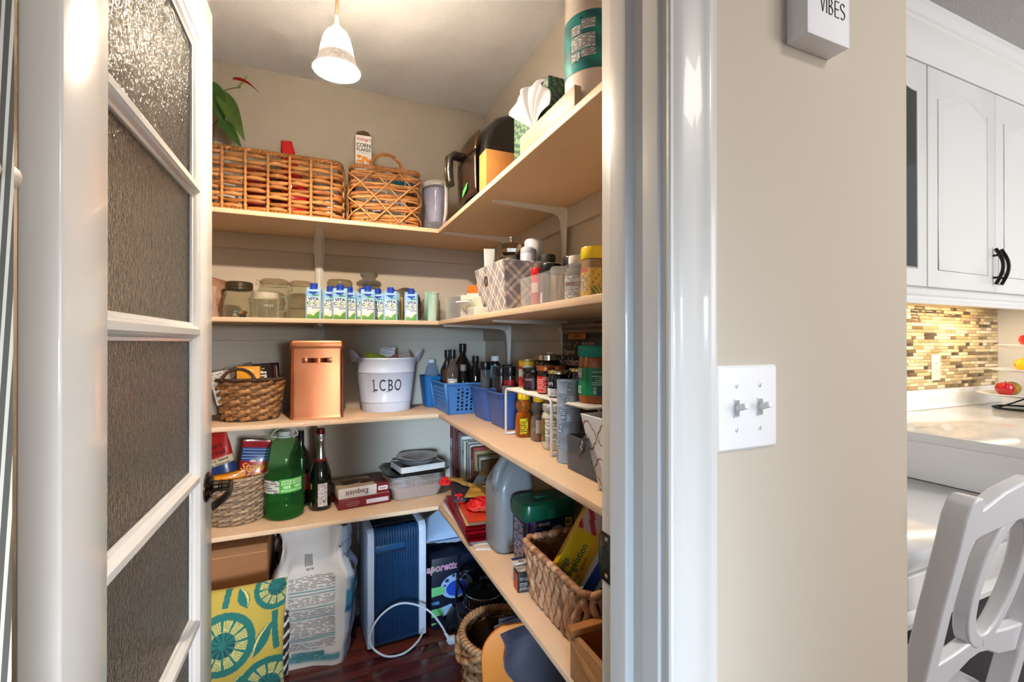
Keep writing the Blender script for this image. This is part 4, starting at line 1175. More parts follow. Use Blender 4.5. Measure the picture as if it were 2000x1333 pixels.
clip_jar('clip-top glass jar with amber lid behind the etched mug', (-0.147, 2.135, Z2), 0.060, 0.168)
clip_jar('tall ribbed clip-top glass jar next to the first drink carton', (-0.046, 2.14, Z2), 0.053, 0.165, wire=False)
t = thing('glass_jar', 'empty glass jar with flat domed lid behind the drink cartons', 'jar', (0.108, 2.165, Z2))
lathe('body', t, shell([(0.044, 0.0015), (0.05, 0.01), (0.05, 0.125), (0.046, 0.14)], 0.0025), G2, 32, cap1=False)
lathe('lid', t, [(0.050, 0.142), (0.053, 0.145), (0.053, 0.172), (0.047, 0.182), (0.0, 0.184)], clear((170, 158, 132), 0.6, 0.06), 32, cap0=False)
t = thing('apothecary_jar', 'glass apothecary jar with knobbed lid behind the drink cartons', 'jar', (0.232, 2.165, Z2))
lathe('body', t, shell([(0.045, 0.0015), (0.053, 0.015), (0.055, 0.13), (0.048, 0.155), (0.044, 0.16)], 0.003), G2, 32, cap1=False)
lathe('lid', t, [(0.046, 0.161), (0.054, 0.164), (0.054, 0.176), (0.046, 0.184), (0.030, 0.190), (0.028, 0.196), (0.036, 0.204), (0.039, 0.212), (0.034, 0.222), (0.0, 0.226)], clear((150, 146, 136), 0.5, 0.05), 32, cap0=False)
t = thing('round_lid', 'dark round metal lid leaning on the wall behind the last drink carton', 'lid', (0.405, 2.215, Z2), 0)
lathe('disc', t, [(0.0, 0.006), (0.05, 0.005), (0.067, 0.001), (0.0695, -0.003), (0.067, -0.004), (0.05, 0.001), (0.0, 0.002)], mat((96, 86, 76), 0.3, 0.7, var=0.06), 40, loc=(0, -0.02, 0.100), rot=(R(82), 0, 0))
lathe('base', t, [(0.045, 0.0), (0.05, 0.004), (0.05, 0.034), (0.04, 0.04), (0, 0.04)], mat((96, 86, 76), 0.35, 0.6), 28, loc=(0, -0.045, 0))
t = thing('glass_canister', 'clear glass canister with red clip in the shelf corner', 'jar', (0.515, 2.17, Z2))
lathe('body', t, shell([(0.04, 0.0015), (0.045, 0.01), (0.045, 0.10), (0.04, 0.112)], 0.0025), clear((206, 196, 178), 0.75, 0.05), 28, cap1=False)
lathe('seal', t, [(0.0455, 0.05), (0.047, 0.053), (0.0455, 0.056)], mat((150, 36, 30), 0.5), 28, cap0=False, cap1=False)
t = thing('paper_bag', 'crumpled brown paper bag standing by the door on the second shelf', 'paper bag', (-0.385, 2.12, Z2), R(15))
pouch('pouch', t, 0.09, 0.165, 0.07, mat((150, 112, 84), 0.6, var=0.2, bump=0.5, bscale=60), seed=31, wr=0.3, rot=(0, R(14), 0))
t = thing('sweet_bag', 'clear plastic bag with pink and white sweets by the door', 'sweets', (-0.385, 2.0, Z2), R(-10))
pouch('pouch', t, 0.12, 0.115, 0.08, clear((236, 222, 214), 0.45, 0.15), seed=33, wr=0.3)
pouch('filling', t, 0.10, 0.075, 0.06, paint(0.5), seed=34, wr=0.4, loc=(0, 0, 0.004), color=lambda a, b: [(214, 170, 160), (200, 60, 50), (236, 226, 214), (220, 170, 60)][int(abs(noise.noise(Vector((a * 14, b * 8, 2)))) * 9) % 4])
# drink cartons
def make_carton():
    t = thing('drink_carton', 'x', 'carton', (0, 0, 0), 0, 'coconut water cartons')
    w, d, h = 0.0555, 0.040, 0.110
    PAPER = mat((170, 210, 238), 0.35, var=0.01)
    k = 0.006
    def oct_(sx, sy, z): return [(sx, -sy + k, z), (sx, sy - k, z), (sx - k, sy, z), (-sx + k, sy, z), (-sx, sy - k, z), (-sx, -sy + k, z), (-sx + k, -sy, z), (sx - k, -sy, z)]
    rings = [oct_(w / 2, d / 2, 0), oct_(w / 2, d / 2, h * 0.94), oct_(w / 2 * 0.97, d / 2 * 0.98, h)]
    rings.append([(x * 0.96, (y * 0.35 + 0.010), h + 0.010 + (0.0 if y < 0 else 0.004)) for x, y, z in oct_(w / 2, d / 2, 0)])
    loft('carton', t, rings, PAPER, smooth=False)
    lathe('cap', t, [(0.0125, 0), (0.0135, 0.001), (0.0135, 0.017), (0.0122, 0.0185), (0, 0.0185)], mat((22, 60, 172), 0.35, var=0.03), 24, loc=(0, 0.0, h + 0.0075))
    lathe('spout', t, [(0.0165, 0.0), (0.0135, 0.006), (0.0, 0.006)], mat((30, 74, 190), 0.35), 20, loc=(0, -0.003, h + 0.002))
    mp = face_y((0, -d / 2 - 0.0002, 0))
    def art(a, b):
        hill = 0.13 + 0.14 * max(0, (a - 0.55)) * 2 + 0.03 * math.sin(a * 9)
        if b < 0.045: return (60, 130, 52)
        if b < hill: return (112 - 30 * a, 168 - 20 * a, 60)
        if b < hill + 0.10: return (238, 232, 210)
        if a < 0.25 and b < 0.2: return (36, 150, 186)
        if b > 0.80: return (150 - 20 * (b - 0.8) * 5, 204 - 14 * (b - 0.8) * 5, 238)
        if b > 0.70: return (196, 224, 242)
        return (232, 238, 246)
    patch(t, mp, -w / 2 + k, 0.0005, w / 2 - k, h * 0.94, None, 0.0002, nx=22, ny=44, color=art, name='front_print')
    for s in (-1, 1):
        patch(t, flat((s * (w / 2 + 0.0002), 0, 0), (0, s, 0), (0, 0, 1)), -d / 2 + k, 0.0005, d / 2 - k, h * 0.94, None, 0.0002, nx=8, ny=30, color=lambda a, b: art(0.8, b), name='side_print')
    outline(t, mp, [(-0.0175, h * 0.935), (0.0175, h * 0.935), (0.012, h * 0.88), (0.0, h * 0.83), (-0.012, h * 0.88)], (24, 62, 172), 0.0005, 'blue_bib')
    text(t, mp, 'VITA', 0.0015, 0.0735, 0.0175, (24, 30, 46), bold=0.028, sxy=1.0, d=0.0007)
    text(t, mp, 'C', -0.0155, 0.0585, 0.0165, (24, 30, 46), bold=0.035, d=0.0007)
    text(t, mp, 'C', 0.0065, 0.0585, 0.0165, (24, 30, 46), bold=0.035, d=0.0007)
    for x in (-0.0045, 0.0175):
        outline(t, mp, ellipse(x, 0.0582, 0.0048, 0.0048, 16), (150, 186, 60), 0.0007, 'coconut_print')
        outline(t, mp, ellipse(x, 0.0582, 0.0026, 0.0026, 12), (238, 240, 214), 0.0009, 'coconut_print')
    text(t, mp, 'Coconut', -0.003, 0.0475, 0.0102, (28, 40, 70), shear=0.35, bold=0.015, ang=8, d=0.0007)
    text(t, mp, 'Water', 0.009, 0.0405, 0.0102, (28, 40, 70), shear=0.35, bold=0.015, ang=8, d=0.0007)
    for a0, ln in ((150, 0.017), (120, 0.012), (175, 0.019), (60, 0.010), (20, 0.008)):
        c0 = (0.013, 0.088)
        e0 = (c0[0] + ln * math.cos(R(a0)), c0[1] + ln * 0.55 * math.sin(R(a0)) - 0.002)
        nx_, ny_ = -(e0[1] - c0[1]), e0[0] - c0[0]
        q = 0.0022 / max(1e-6, math.hypot(nx_, ny_))
        md_ = ((c0[0] + e0[0]) / 2, (c0[1] + e0[1]) / 2 + 0.0015)
        outline(t, mp, [c0, (md_[0] + nx_ * q, md_[1] + ny_ * q), e0, (md_[0] - nx_ * q, md_[1] - ny_ * q)], (56, 142, 78), 0.0006, 'palm_print')
    return t
proto = make_carton()
spots = [(0.003, 1.937, -9, 'first coconut water carton of the front row, standing next to the ribbed jar'), (0.098, 1.937, -8, 'second coconut water carton of the front row'), (0.203, 1.940, -6, 'third coconut water carton of the front row, before the knobbed jar'),
         (0.295, 1.955, -7, 'fourth coconut water carton of the front row'), (0.382, 1.965, -10, 'last coconut water carton of the front row, before the round metal lid'),
         (0.064, 2.005, -6, 'coconut water carton behind, between the first and second of the front row'), (0.137, 2.008, -4, 'coconut water carton behind, next to the second of the front row'),
         (0.192, 2.035, -5, 'coconut water carton mostly hidden behind the third of the front row'), (0.252, 2.022, -8, 'coconut water carton behind, between the third and fourth of the front row'), (0.318, 2.035, -5, 'coconut water carton behind the fourth of the front row')]
for i, (x, y, a, lb) in enumerate(spots):
    o = proto if i == 0 else copy_tree(proto)
    o.location = (x, y, Z2); o.rotation_euler = (0, 0, R(a)); o['label'] = lb
t = thing('gold_can', 'small gold and black can between the last two drink cartons', 'can', (0.341, 2.075, Z2))
lathe('body', t, [(0.026, 0), (0.028, 0.003), (0.028, 0.105), (0.026, 0.108), (0, 0.108)], mat((214, 178, 96), 0.35, var=0.08), 24)
text(t, cyl(0.0285, -90), 'GE', -0.002, 0.045, 0.022, (26, 22, 20), bold=0.02)

# ================================================================== second shelf, corner and side wall
t = thing('canister', 'mint green printed canister in the corner of the second shelf', 'canister', (0.478, 2.005, Z2))
lathe('body', t, [(0.030, 0), (0.032, 0.003), (0.032, 0.120), (0.0335, 0.122), (0.0335, 0.126), (0.030, 0.128), (0, 0.126)], paint(0.4), 32, color=lambda a, z: (196, 222, 204) if math.sin(a * 3 + z * 90) > -0.2 else ((150, 196, 172) if z > 0.06 else (70, 110, 100)))
CLEAR = clear((240, 241, 242), 0.92, 0.05)
def open_bin(name, label, cat, loc, w, d, h, m, tw=1.1, td=1.1, r=0.012, th=0.002, rim=0.0, rz=0, group=None):
    t = thing(name, label, cat, loc, rz, group)
    w0, d0 = w / tw, d / td
    outer = [(w0, d0, 0.001), (w0 * 1.01, d0 * 1.01, 0.006), (w, d, h)]
    if rim: outer += [(w + rim * 2, d + rim * 2, h), (w + rim * 2, d + rim * 2, h - 0.006)]
    rings = [rrect(a, b, r, z) for a, b, z in outer]
    inner = [(w - th * 2, d - th * 2, h if not rim else h + 0.0004), (w0 * 1.0 - th * 2, d0 - th * 2, 0.004)]
    if rim: rings = rings[:3] + [rrect(w + rim * 2, d + rim * 2, r + rim, h - 0.007), rrect(w + rim * 2, d + rim * 2, r + rim, h), rrect(w - th * 2, d - th * 2, r, h)]
    else: rings += [rrect(w - th * 2, d - th * 2, r, h)]
    rings += [rrect(w0 - th * 2, d0 - th * 2, r, 0.004)]
    loft('bin', t, rings, m, cap0=True, cap1=True, ang=30)
    return t
open_bin('clear_bin', 'clear plastic bin holding tea in the corner of the second shelf', 'bin', (0.565, 1.745, Z2), 0.125, 0.27, 0.088, CLEAR, 1.06, 1.04)
t = thing('tea_pouch', 'cream tea pouch with blue oval logo in the clear bin', 'tea', (0.556, 1.672, Z2 + 0.004))
t.rotation_euler = (0, 0, R(-48))
carton('carton', t, 0.086, 0.032, 0.084, mat((228, 220, 204), 0.4, var=0.05), bevel=0.004)
mp = face_y((0, -0.0162, 0))
outline(t, mp, ellipse(0, 0.055, 0.026, 0.013, 24), (30, 46, 92), 0.0005)
text(t, mp, 'Tetley', 0, 0.055, 0.018, (244, 244, 244), bold=0.015, d=0.001)
for i, yv in enumerate((0.037, 0.028, 0.019)): text(t, mp, ('ORANGE', 'GINGER', 'TEA')[i] if 0 else ('-----', '------', '---')[i], 0, yv, 0.009, (120, 106, 92), d=0.001, name='fine_print')
t = thing('tea_box', 'orange and white tea box propped at the back of the tea bin', 'box', (0.628, 1.80, Z2 + 0.006), R(-50))
carton('carton', t, 0.075, 0.06, 0.135, mat((204, 112, 34), 0.45, var=0.08))
patch(t, flat((-0.0377, 0, 0.0), (0, -1, 0), (0, 0, 1)), -0.03, 0.0, 0.03, 0.134, (232, 222, 210), 0.0004)
patch(t, flat((-0.0378, 0, 0.0), (0, -1, 0), (0, 0, 1)), -0.018, 0.07, 0.004, 0.09, None, 0.0008, m=fine_print((232, 222, 210), (40, 30, 30), 0.004), name='fine_print')
t = thing('tea_tin', 'black lidded tea box in the clear tea bin', 'box', (0.553, 1.815, Z2 + 0.004), R(10))
carton('carton', t, 0.075, 0.07, 0.088, mat((36, 32, 30), 0.3))
t = thing('tea_box', 'cream tea box standing behind the tea pouch', 'box', (0.590, 1.745, Z2 + 0.004), R(-30))
carton('carton', t, 0.05, 0.045, 0.098, mat((232, 222, 196), 0.4))
patch(t, face_y((0, -0.0227, 0)), -0.02, 0.045, 0.02, 0.09, None, 0.0004, m=fine_print((232, 222, 196), (196, 150, 60), 0.006), name='fine_print')
for i, (x, y, a, tl, c, lb) in enumerate([(0.52, 1.575, -70, 35, (210, 222, 190), 'pale green tea sachet leaning by the plaid bin'), (0.535, 1.545, -75, 20, (232, 210, 190), 'cream tea sachet leaning by the plaid bin'), (0.515, 1.60, -60, 55, (236, 234, 226), 'white paper sachet lying by the tea bin')]):
    t = thing('tea_sachet', lb, 'sachet', (x, y, Z2 + 0.004), R(a), 'sachets beside the tea bin')
    box('sachet', t, (0.065, 0.006, 0.07), (0, 0, 0.032), mat(c, 0.5, var=0.05), 0.0015, rot=(R(tl), 0, 0))
t = thing('sugar_packets', 'low white box with sachets at the shelf front by the plaid bin', 'box', (0.520, 1.500, Z2), R(0))
carton('carton', t, 0.05, 0.07, 0.028, mat((226, 216, 200), 0.5))
patch(t, face_x((-0.0252, 0, 0)), -0.032, 0.003, 0.032, 0.025, None, 0.0004, m=fine_print((214, 208, 200), (90, 84, 80), 0.003), name='fine_print')

# plaid fabric bin
t = thing('fabric_bin', 'grey and cream plaid fabric bin with metal grommet on the second shelf', 'bin', (0.645, 1.455, Z2))
def plaid_col(s, z):
    a, b = (s + z) / 1.414, (s - z) / 1.414
    P_ = 0.056
    fa, fb = (a / P_) % 1.0, (b / P_) % 1.0
    da = 1 if fa < 0.5 else 0; db = 1 if fb < 0.5 else 0
    base = 222 - 34 * da - 34 * db
    base += noise.noise(Vector((s * 700, z * 700, 0))) * 10
    if da and db: return (base - 22, base - 24, base - 16)
    if abs(fa - 0.75) < 0.06 or abs(fb - 0.75) < 0.06: return (base - 60, base - 66, base - 66)
    if not da and not db: return (226, 214, 204)
    return (base, base - 10, base - 14)
def bin_side(p0, p1, q0, q1, nu, nv, s0):
    p0, p1, q0, q1 = Vector(p0), Vector(p1), Vector(q0), Vector(q1)
    def f(a, b): return tuple(p0.lerp(p1, a).lerp(q0.lerp(q1, a), b))
    L_ = (p1 - p0).length; H_ = (q0 - p0).length
    return f, (lambda a, b: plaid_col(s0 + a * L_ * 1.1, b * H_)), nu, nv
PL = paint(0.9, bump=0.5, bscale=1200, sheen=0.2)
bw, bd, tw_, td_, hh = 0.085, 0.112, 0.104, 0.133, 0.168
co_b = [(-bw, bd, 0), (-bw, -bd, 0), (bw, -bd, 0), (bw, bd, 0)]
co_t = [(-tw_, td_, hh), (-tw_, -td_, hh), (tw_, -td_, hh), (tw_, td_, hh)]
s0 = 0
for i in range(4):
    j = (i + 1) % 4
    f, c, nu, nv = bin_side(co_b[i], co_b[j], co_t[i], co_t[j], 90, 70, s0)
    grid('side', t, f, nu, nv, PL, color=c, thick=0.004)
    s0 += 0.21
loft('base', t, [[(x, y, 0.001) for x, y, z in co_b], [(x, y, 0.004) for x, y, z in co_b]], mat((200, 190, 180), 0.9))
GR = mat((110, 96, 84), 0.3, 0.85)
gx = -bw - (tw_ - bw) * (0.115 / hh)
lathe('grommet', t, [(0.011, -0.002), (0.012, 0.0022), (0.0145, 0.003), (0.0175, 0.002), (0.018, -0.001)], GR, 28, loc=(gx - 0.002, 0.03, 0.118), rot=(0, R(-96), 0), cap0=False, cap1=False)
lathe('grommet_hole', t, [(0.0, 0.0), (0.0125, 0.0)], mat((96, 86, 78), 0.9), 24, loc=(gx - 0.0032, 0.03, 0.118), rot=(0, R(-96), 0), cap0=False, cap1=False)
# things standing in the plaid bin
t = thing('pepper_mill', 'bottle with faceted nickel hexagon top in the plaid bin', 'mill', (0.617, 1.435, Z2 + 0.006))
lathe('glass', t, [(0.022, 0), (0.024, 0.004), (0.024, 0.17), (0.019, 0.185), (0.019, 0.197), (0, 0.197)], clear((206, 200, 190), 0.6, 0.05), 24)
lathe('cap', t, [(0.026, 0.195), (0.036, 0.203), (0.038, 0.215), (0.034, 0.232), (0.02, 0.240), (0, 0.241)], mat((150, 134, 116), 0.2, 1.0), 8, ang=20)
lathe('knob', t, [(0.003, 0.240), (0.003, 0.252), (0.006, 0.254), (0.006, 0.260), (0, 0.262)], mat((214, 204, 190), 0.25, 0.8), 12)
t = thing('supplement_tub', 'tall off-white plastic bottle with dark stripe in the plaid bin', 'bottle', (0.692, 1.415, Z2 + 0.006))
lathe('body', t, [(0.03, 0), (0.032, 0.004), (0.032, 0.20), (0, 0.20)], mat((206, 206, 210), 0.4), 28)
lathe('cap', t, [(0.0325, 0.200), (0.0335, 0.202), (0.0325, 0.245), (0.028, 0.252), (0, 0.253)], mat((204, 206, 212), 0.35), 28)
patch(t, cyl(0.0325, -110), -0.003, 0.15, 0.003, 0.215, (40, 34, 34), 0.0012, nx=2)
t = thing('supplement_tub', 'short grey plastic tub beside the hexagon-topped bottle in the plaid bin', 'bottle', (0.655, 1.385, Z2 + 0.006))
lathe('body', t, [(0.024, 0), (0.025, 0.004), (0.025, 0.195), (0.024, 0.197), (0.025, 0.199), (0.024, 0.212), (0.018, 0.218), (0, 0.218)], mat((190, 194, 204), 0.4), 28)
t = thing('spice_jar', 'jar with wide black lid at the end of the plaid bin', 'jar', (0.712, 1.355, Z2 + 0.006))
lathe('body', t, [(0.024, 0), (0.026, 0.004), (0.026, 0.155), (0, 0.155)], mat((60, 44, 34), 0.3), 24)
jar_cap(t, 0.028, 0.155, 0.036, BLACKM)
t = thing('foil_sachet', 'tall narrow silver-white foil sachet standing in the plaid bin', 'sachet', (0.575, 1.535, Z2 + 0.006), R(-25))
pouch('pouch', t, 0.035, 0.235, 0.022, mat((206, 208, 206), 0.3, 0.2, var=0.06), seed=8, taper=1.15)
t = thing('small_bottle', 'small dark bottle with clear cap just behind the plaid bin rim', 'bottle', (0.585, 1.455, Z2 + 0.006))
lathe('body', t, [(0.011, 0), (0.012, 0.003), (0.012, 0.165), (0.008, 0.172), (0.008, 0.18), (0.009, 0.182), (0.009, 0.192), (0, 0.193)], mat((56, 50, 46), 0.2), 16)
t = thing('cork_topper', 'brown bottle top behind the hexagon-topped bottle', 'bottle', (0.665, 1.47, Z2 + 0.006))
lathe('body', t, [(0.018, 0), (0.018, 0.19), (0.012, 0.21), (0.012, 0.225), (0.016, 0.23), (0.016, 0.245), (0.0, 0.25)], mat((120, 76, 44), 0.5, var=0.25), 20)

# clear spice bin
open_bin('clear_bin', 'clear acrylic bin of spice bottles at the shelf end by the door frame', 'bin', (0.572, 0.965, Z2), 0.115, 0.36, 0.080, CLEAR, 1.03, 1.02)
def bottle(name, label, cat, loc, prof, m, cap=None, lab=None, group=None, rz=0, seg=28, th=-150):
    """lathe bottle; cap=(r,z,h,mat,ribs); lab=(z0,z1,rgb or mat,half angle width m)"""
    t = thing(name, label, cat, loc, rz, group)
    lathe('body', t, prof, m, seg)
    if cap: jar_cap(t, cap[0], cap[1], cap[2], cap[3], cap[4] if len(cap) > 4 else 0, name='cap')
    if lab:
        z0, z1, c, hw = lab[:4]
        r = max(p[0] for p in prof)
        kw = dict(m=c) if not isinstance(c, tuple) else {}
        patch(t, cyl(r, th), -hw, z0, hw, z1, c if isinstance(c, tuple) else None, 0.0006, nx=14, **kw)
    return t
def pf(r, h, neck=None, nh=0.0):
    p = [(r * 0.92, 0), (r, 0.004), (r, h - 0.01), (r * 0.97, h)]
    if neck: p += [(neck, h + nh * 0.6), (neck, h + nh)]
    return p + [(0, p[-1][1])]
SX = 0.575
bottle('spice_bottle', 'red plastic spice bottle at the end of the clear spice bin', 'bottle', (SX - 0.02, 1.105, Z2 + 0.005), pf(0.0205, 0.080), mat((206, 28, 32), 0.35, var=0.04), (0.0208, 0.080, 0.022, mat((214, 24, 30), 0.35), 20), (0.036, 0.062, (224, 196, 180), 0.010), 'spice bottles')
t = bottle('spice_bottle', 'clear ribbed spice bottle with black lid beside the red one', 'bottle', (SX - 0.015, 1.045, Z2 + 0.005), pf(0.027, 0.078), clear((190, 178, 166), 0.55, 0.05), (0.0275, 0.078, 0.025, BLACK, 24), (0.004, 0.03, (220, 214, 206), 0.006), 'spice bottles', th=-185)
bottle('spice_bottle', 'spice jar with tall black lid at the back of the clear spice bin', 'bottle', (SX + 0.028, 1.005, Z2 + 0.005), pf(0.026, 0.088), mat((70, 54, 44), 0.3), (0.027, 0.088, 0.030, mat((22, 26, 34), 0.3), 24), None, 'spice bottles')
t = bottle('toothpick_jar', 'clear jar of wooden toothpicks in the spice bin', 'jar', (SX - 0.024, 0.985, Z2 + 0.005), pf(0.021, 0.074), clear((230, 226, 216), 0.75, 0.05), None, None, 'spice bottles')
rg = random.Random(8)
for i in range(16):
    a, rr = rg.random() * 6.28, 0.015 * rg.random() ** 0.5
    tube('toothpick', t, [(rr * math.cos(a), rr * math.sin(a), 0.003), (rr * 1.1 * math.cos(a + 0.3), rr * 1.1 * math.sin(a + 0.3), 0.068)], 0.0013, mat((226, 176, 120), 0.7), 5)
lathe('lid', t, [(0.0212, 0.074), (0.0215, 0.084), (0.018, 0.087), (0, 0.087)], clear((226, 216, 206), 0.5, 0.1), 24)
t = bottle('vinegar_bottle', 'clear bottle with white cap and paper label in the spice bin', 'bottle', (SX - 0.014, 0.925, Z2 + 0.005), pf(0.0255, 0.066, 0.0155, 0.022), clear((206, 200, 194), 0.6, 0.05), (0.0168, 0.085, 0.019, mat((226, 222, 220), 0.35), 18), (0.004, 0.056, fine_print((216, 214, 216), (70, 60, 62), 0.004), 0.026), 'spice bottles', th=-140)
patch(t, cyl(0.0258, -140), -0.02, 0.034, 0.006, 0.042, (104, 36, 32), 0.001, nx=6)
t = bottle('bouillon_jar', 'jar with yellow lid and yellow printed label by the door frame', 'jar', (SX - 0.018, 0.845, Z2 + 0.005), pf(0.0265, 0.080), mat((150, 110, 50), 0.3), (0.0272, 0.082, 0.026, mat((236, 204, 22), 0.35), 0), None, 'spice bottles')
patch(t, cyl(0.0268, -150), -0.03, 0.002, 0.03, 0.062, None, 0.0006, nx=30, ny=24, color=lambda a, b: (206, 60, 34) if (b > 0.86 and a < 0.5) else ((60, 110, 40) if (a > 0.6 and b < 0.35 and math.sin(a * 40 + b * 30) > 0) else ((150, 84, 30) if math.sin(a * 30) * math.sin(b * 18 + a * 8) > 0.72 else (232, 184, 30))))
patch(t, cyl(0.0268, -172), -0.006, 0.014, 0.006, 0.046, None, 0.0012, nx=3, m=fine_print((228, 216, 190), (60, 50, 40), 0.004), name='fine_print')
bottle('green_bottle', 'slim green bottle between the white-capped bottle and the yellow jar', 'bottle', (SX + 0.024, 0.900, Z2 + 0.005), pf(0.019, 0.088, 0.012, 0.018), mat((30, 116, 62), 0.3), (0.0135, 0.104, 0.014, mat((44, 150, 70), 0.35)), None, 'spice bottles')
t = thing('steel_funnel', 'polished steel funnel lying behind the spice bottles', 'funnel', (0.665, 1.125, Z2), R(-35))
lathe('cone', t, [(0.006, 0.0), (0.007, 0.03), (0.03, 0.085), (0.032, 0.10), (0.029, 0.1), (0.005, 0.03)], mat((206, 204, 200), 0.12, 1.0), 28, loc=(0.03, 0, 0.075), rot=(0, R(52), 0), cap0=False, cap1=False)
lathe('stand', t, [(0.03, 0), (0.03, 0.075), (0.0, 0.08)], mat((40, 38, 36), 0.4), 20, loc=(0.045, 0, 0))
t = thing('snack_packet', 'bright green packet lying on top behind the yellow-lidded jar', 'packet', (0.665, 0.995, Z2), R(-80))
pouch('pouch', t, 0.13, 0.145, 0.07, mat((96, 178, 40), 0.35, var=0.15), seed=17, wr=0.2)
bottle('spice_bottle', 'jar with black lid behind the yellow-lidded jar', 'bottle', (0.665, 0.870, Z2), pf(0.028, 0.112), mat((86, 48, 36), 0.3), (0.03, 0.112, 0.024, BLACK, 24), None)

# ================================================================== third shelf, back wall
HY = [mat((150, 104, 62), 0.4, var=0.25, scale=60), mat((126, 84, 48), 0.42, var=0.25, scale=60), mat((172, 124, 78), 0.4, var=0.22, scale=60)]
HYD = mat((62, 40, 24), 0.5, var=0.2, scale=60)
def hyacinth(parent, shape, h, rows, nst, rad, mats, taper=0.75, amp=0.006, ell=0.75, z0=0.012, rng=None, seg=7, per=8, pinch=0.30):
    """chunky plaited rows round a tapering body; shape(k)->perimeter function at scale k"""
    for k in range(rows):
        t = k / (rows - 1)
        at = shape(taper + (1 - taper) * t)
        strand_loop(parent, at, z0 + (h - z0 - 0.012) * t, nst, k % 2, amp, rad, mats[k % len(mats)], ell=ell, per=per, seg=seg, pinch=pinch, zamp=rad * 0.25, jit=rad * 0.12, rng=rng)
rg = random.Random(12)
t = thing('woven_basket', 'oval chunky woven basket with small boxes on the third shelf', 'basket', (-0.226, 2.075, Z3))
shp = lambda k: oval(0.116 * k, 0.092 * k)
hyacinth(t, shp, 0.155, 11, 19, 0.0098, HY, taper=0.78, amp=0.0055, rng=rg)
lathe('liner', t, [(0.082, 0.004), (0.084, 0.01), (0.106, 0.145)], HYD, 32, cap0=True, cap1=False, sy=0.8)
rope_loop(t, oval(0.118, 0.094), 0.158, 0.0065, HYD, 44)
rope_loop(t, oval(0.09, 0.072), 0.006, 0.005, HYD, 34, name='rope_base')
for (s, ang) in ((1, -90), (1, 90)):
    a = R(ang)
    vs_, f2 = [], []
    for st in range(2):
        pts = []
        for i in range(91):
            u = i / 90
            c = Vector((-0.052 * math.cos(PI * u) - 0.03, math.copysign(0.092, math.sin(a)), 0.155 + 0.046 * math.sin(PI * u)))
            q = 2 * PI * 13 * u + st * PI
            pts.append(c + Vector((-math.cos(PI * u) * 0.003 * math.cos(q), 0.003 * math.sin(q), math.sin(PI * u) * 0.003 * math.cos(q))))
        tube('x', None, pts, 0.0038, None, 6, join=(vs_, f2))
    link('handle', mesh('handle', vs_, f2, HYD), t)
t = thing('tea_box', 'white and grey carton tilted in the oval woven basket by the door', 'box', (-0.303, 2.060, Z3 + 0.068), rot=(0, R(-14), R(-10)))
carton('carton', t, 0.05, 0.06, 0.125, mat((206, 200, 192), 0.45, var=0.08))
patch(t, face_y((0, -0.0302, 0)), -0.02, 0.06, 0.02, 0.12, None, 0.0004, m=fine_print((206, 200, 192), (120, 112, 104), 0.006), name='fine_print')
t = thing('tea_box', 'brown carton lying across the back of the oval woven basket', 'box', (-0.258, 2.120, Z3 + 0.160), rot=(0, R(-22), R(8)))
carton('carton', t, 0.10, 0.045, 0.045, mat((96, 76, 58), 0.45, var=0.12))
t = thing('tea_box', 'yellow-orange carton standing in the oval woven basket', 'box', (-0.228, 2.060, Z3 + 0.058), R(-4))
carton('carton', t, 0.078, 0.05, 0.150, mat((228, 156, 36), 0.45, var=0.05))
outline(t, face_y((0, -0.0252, 0)), ellipse(0.004, 0.132, 0.016, 0.010, 20), (240, 196, 110), 0.0005)
t = thing('tea_box', 'black carton with barcode standing in the oval woven basket', 'box', (-0.163, 2.078, Z3 + 0.078), rot=(0, R(-5), R(-24)))
carton('carton', t, 0.072, 0.062, 0.14, mat((26, 24, 26), 0.35))
mp = face_y((0, -0.0312, 0))
patch(t, mp, -0.026, 0.083, 0.018, 0.112, None, 0.0005, m=fine_print((226, 222, 216), (40, 36, 36), 0.012), name='barcode')
for i, c in enumerate(((206, 60, 60), (60, 150, 210), (80, 180, 120), (220, 190, 60))):
    patch(t, mp, -0.024 + 0.009 * i, 0.118, -0.016 + 0.009 * i, 0.122, c, 0.0006, name='colour_bar')
patch(t, flat((0.0362, 0, 0), (0, 1, 0), (0, 0, 1)), -0.012, 0.05, -0.004, 0.13, (120, 44, 40), 0.0005, name='side_print')
patch(t, flat((0.0362, 0, 0), (0, 1, 0), (0, 0, 1)), 0.004, 0.06, 0.014, 0.13, (150, 140, 132), 0.0005, name='side_print')

# copper bin
m, nt, b = new_mat('brushed_copper')
b.inputs['Metallic'].default_value = 1.0; b.inputs['Roughness'].default_value = 0.28
tc = nt.nodes.new('ShaderNodeTexCoord'); n1 = nt.nodes.new('ShaderNodeTexNoise'); n1.inputs['Scale'].default_value = 9; n1.inputs['Detail'].default_value = 6
nt.links.new(tc.outputs['Object'], n1.inputs['Vector'])
mx = nt.nodes.new('ShaderNodeMix'); mx.data_type = 'RGBA'
mx.inputs[6].default_value = lin((214, 128, 84)) + (1,); mx.inputs[7].default_value = lin((236, 158, 116)) + (1,)
nt.links.new(n1.outputs[0], mx.inputs[0]); nt.links.new(mx.outputs[2], b.inputs['Base Color'])
mr = nt.nodes.new('ShaderNodeMapRange'); mr.inputs[1].default_value = 0.4; mr.inputs[2].default_value = 0.75; mr.inputs[3].default_value = 0.30; mr.inputs[4].default_value = 0.40
nt.links.new(n1.outputs[0], mr.inputs[0]); nt.links.new(mr.outputs[0], b.inputs['Roughness'])
COP = m
t = thing('copper_bin', 'tall square copper bin with lid and strap handle on the third shelf', 'bin', (0.018, 2.065, Z3), R(-2))
W = 0.100
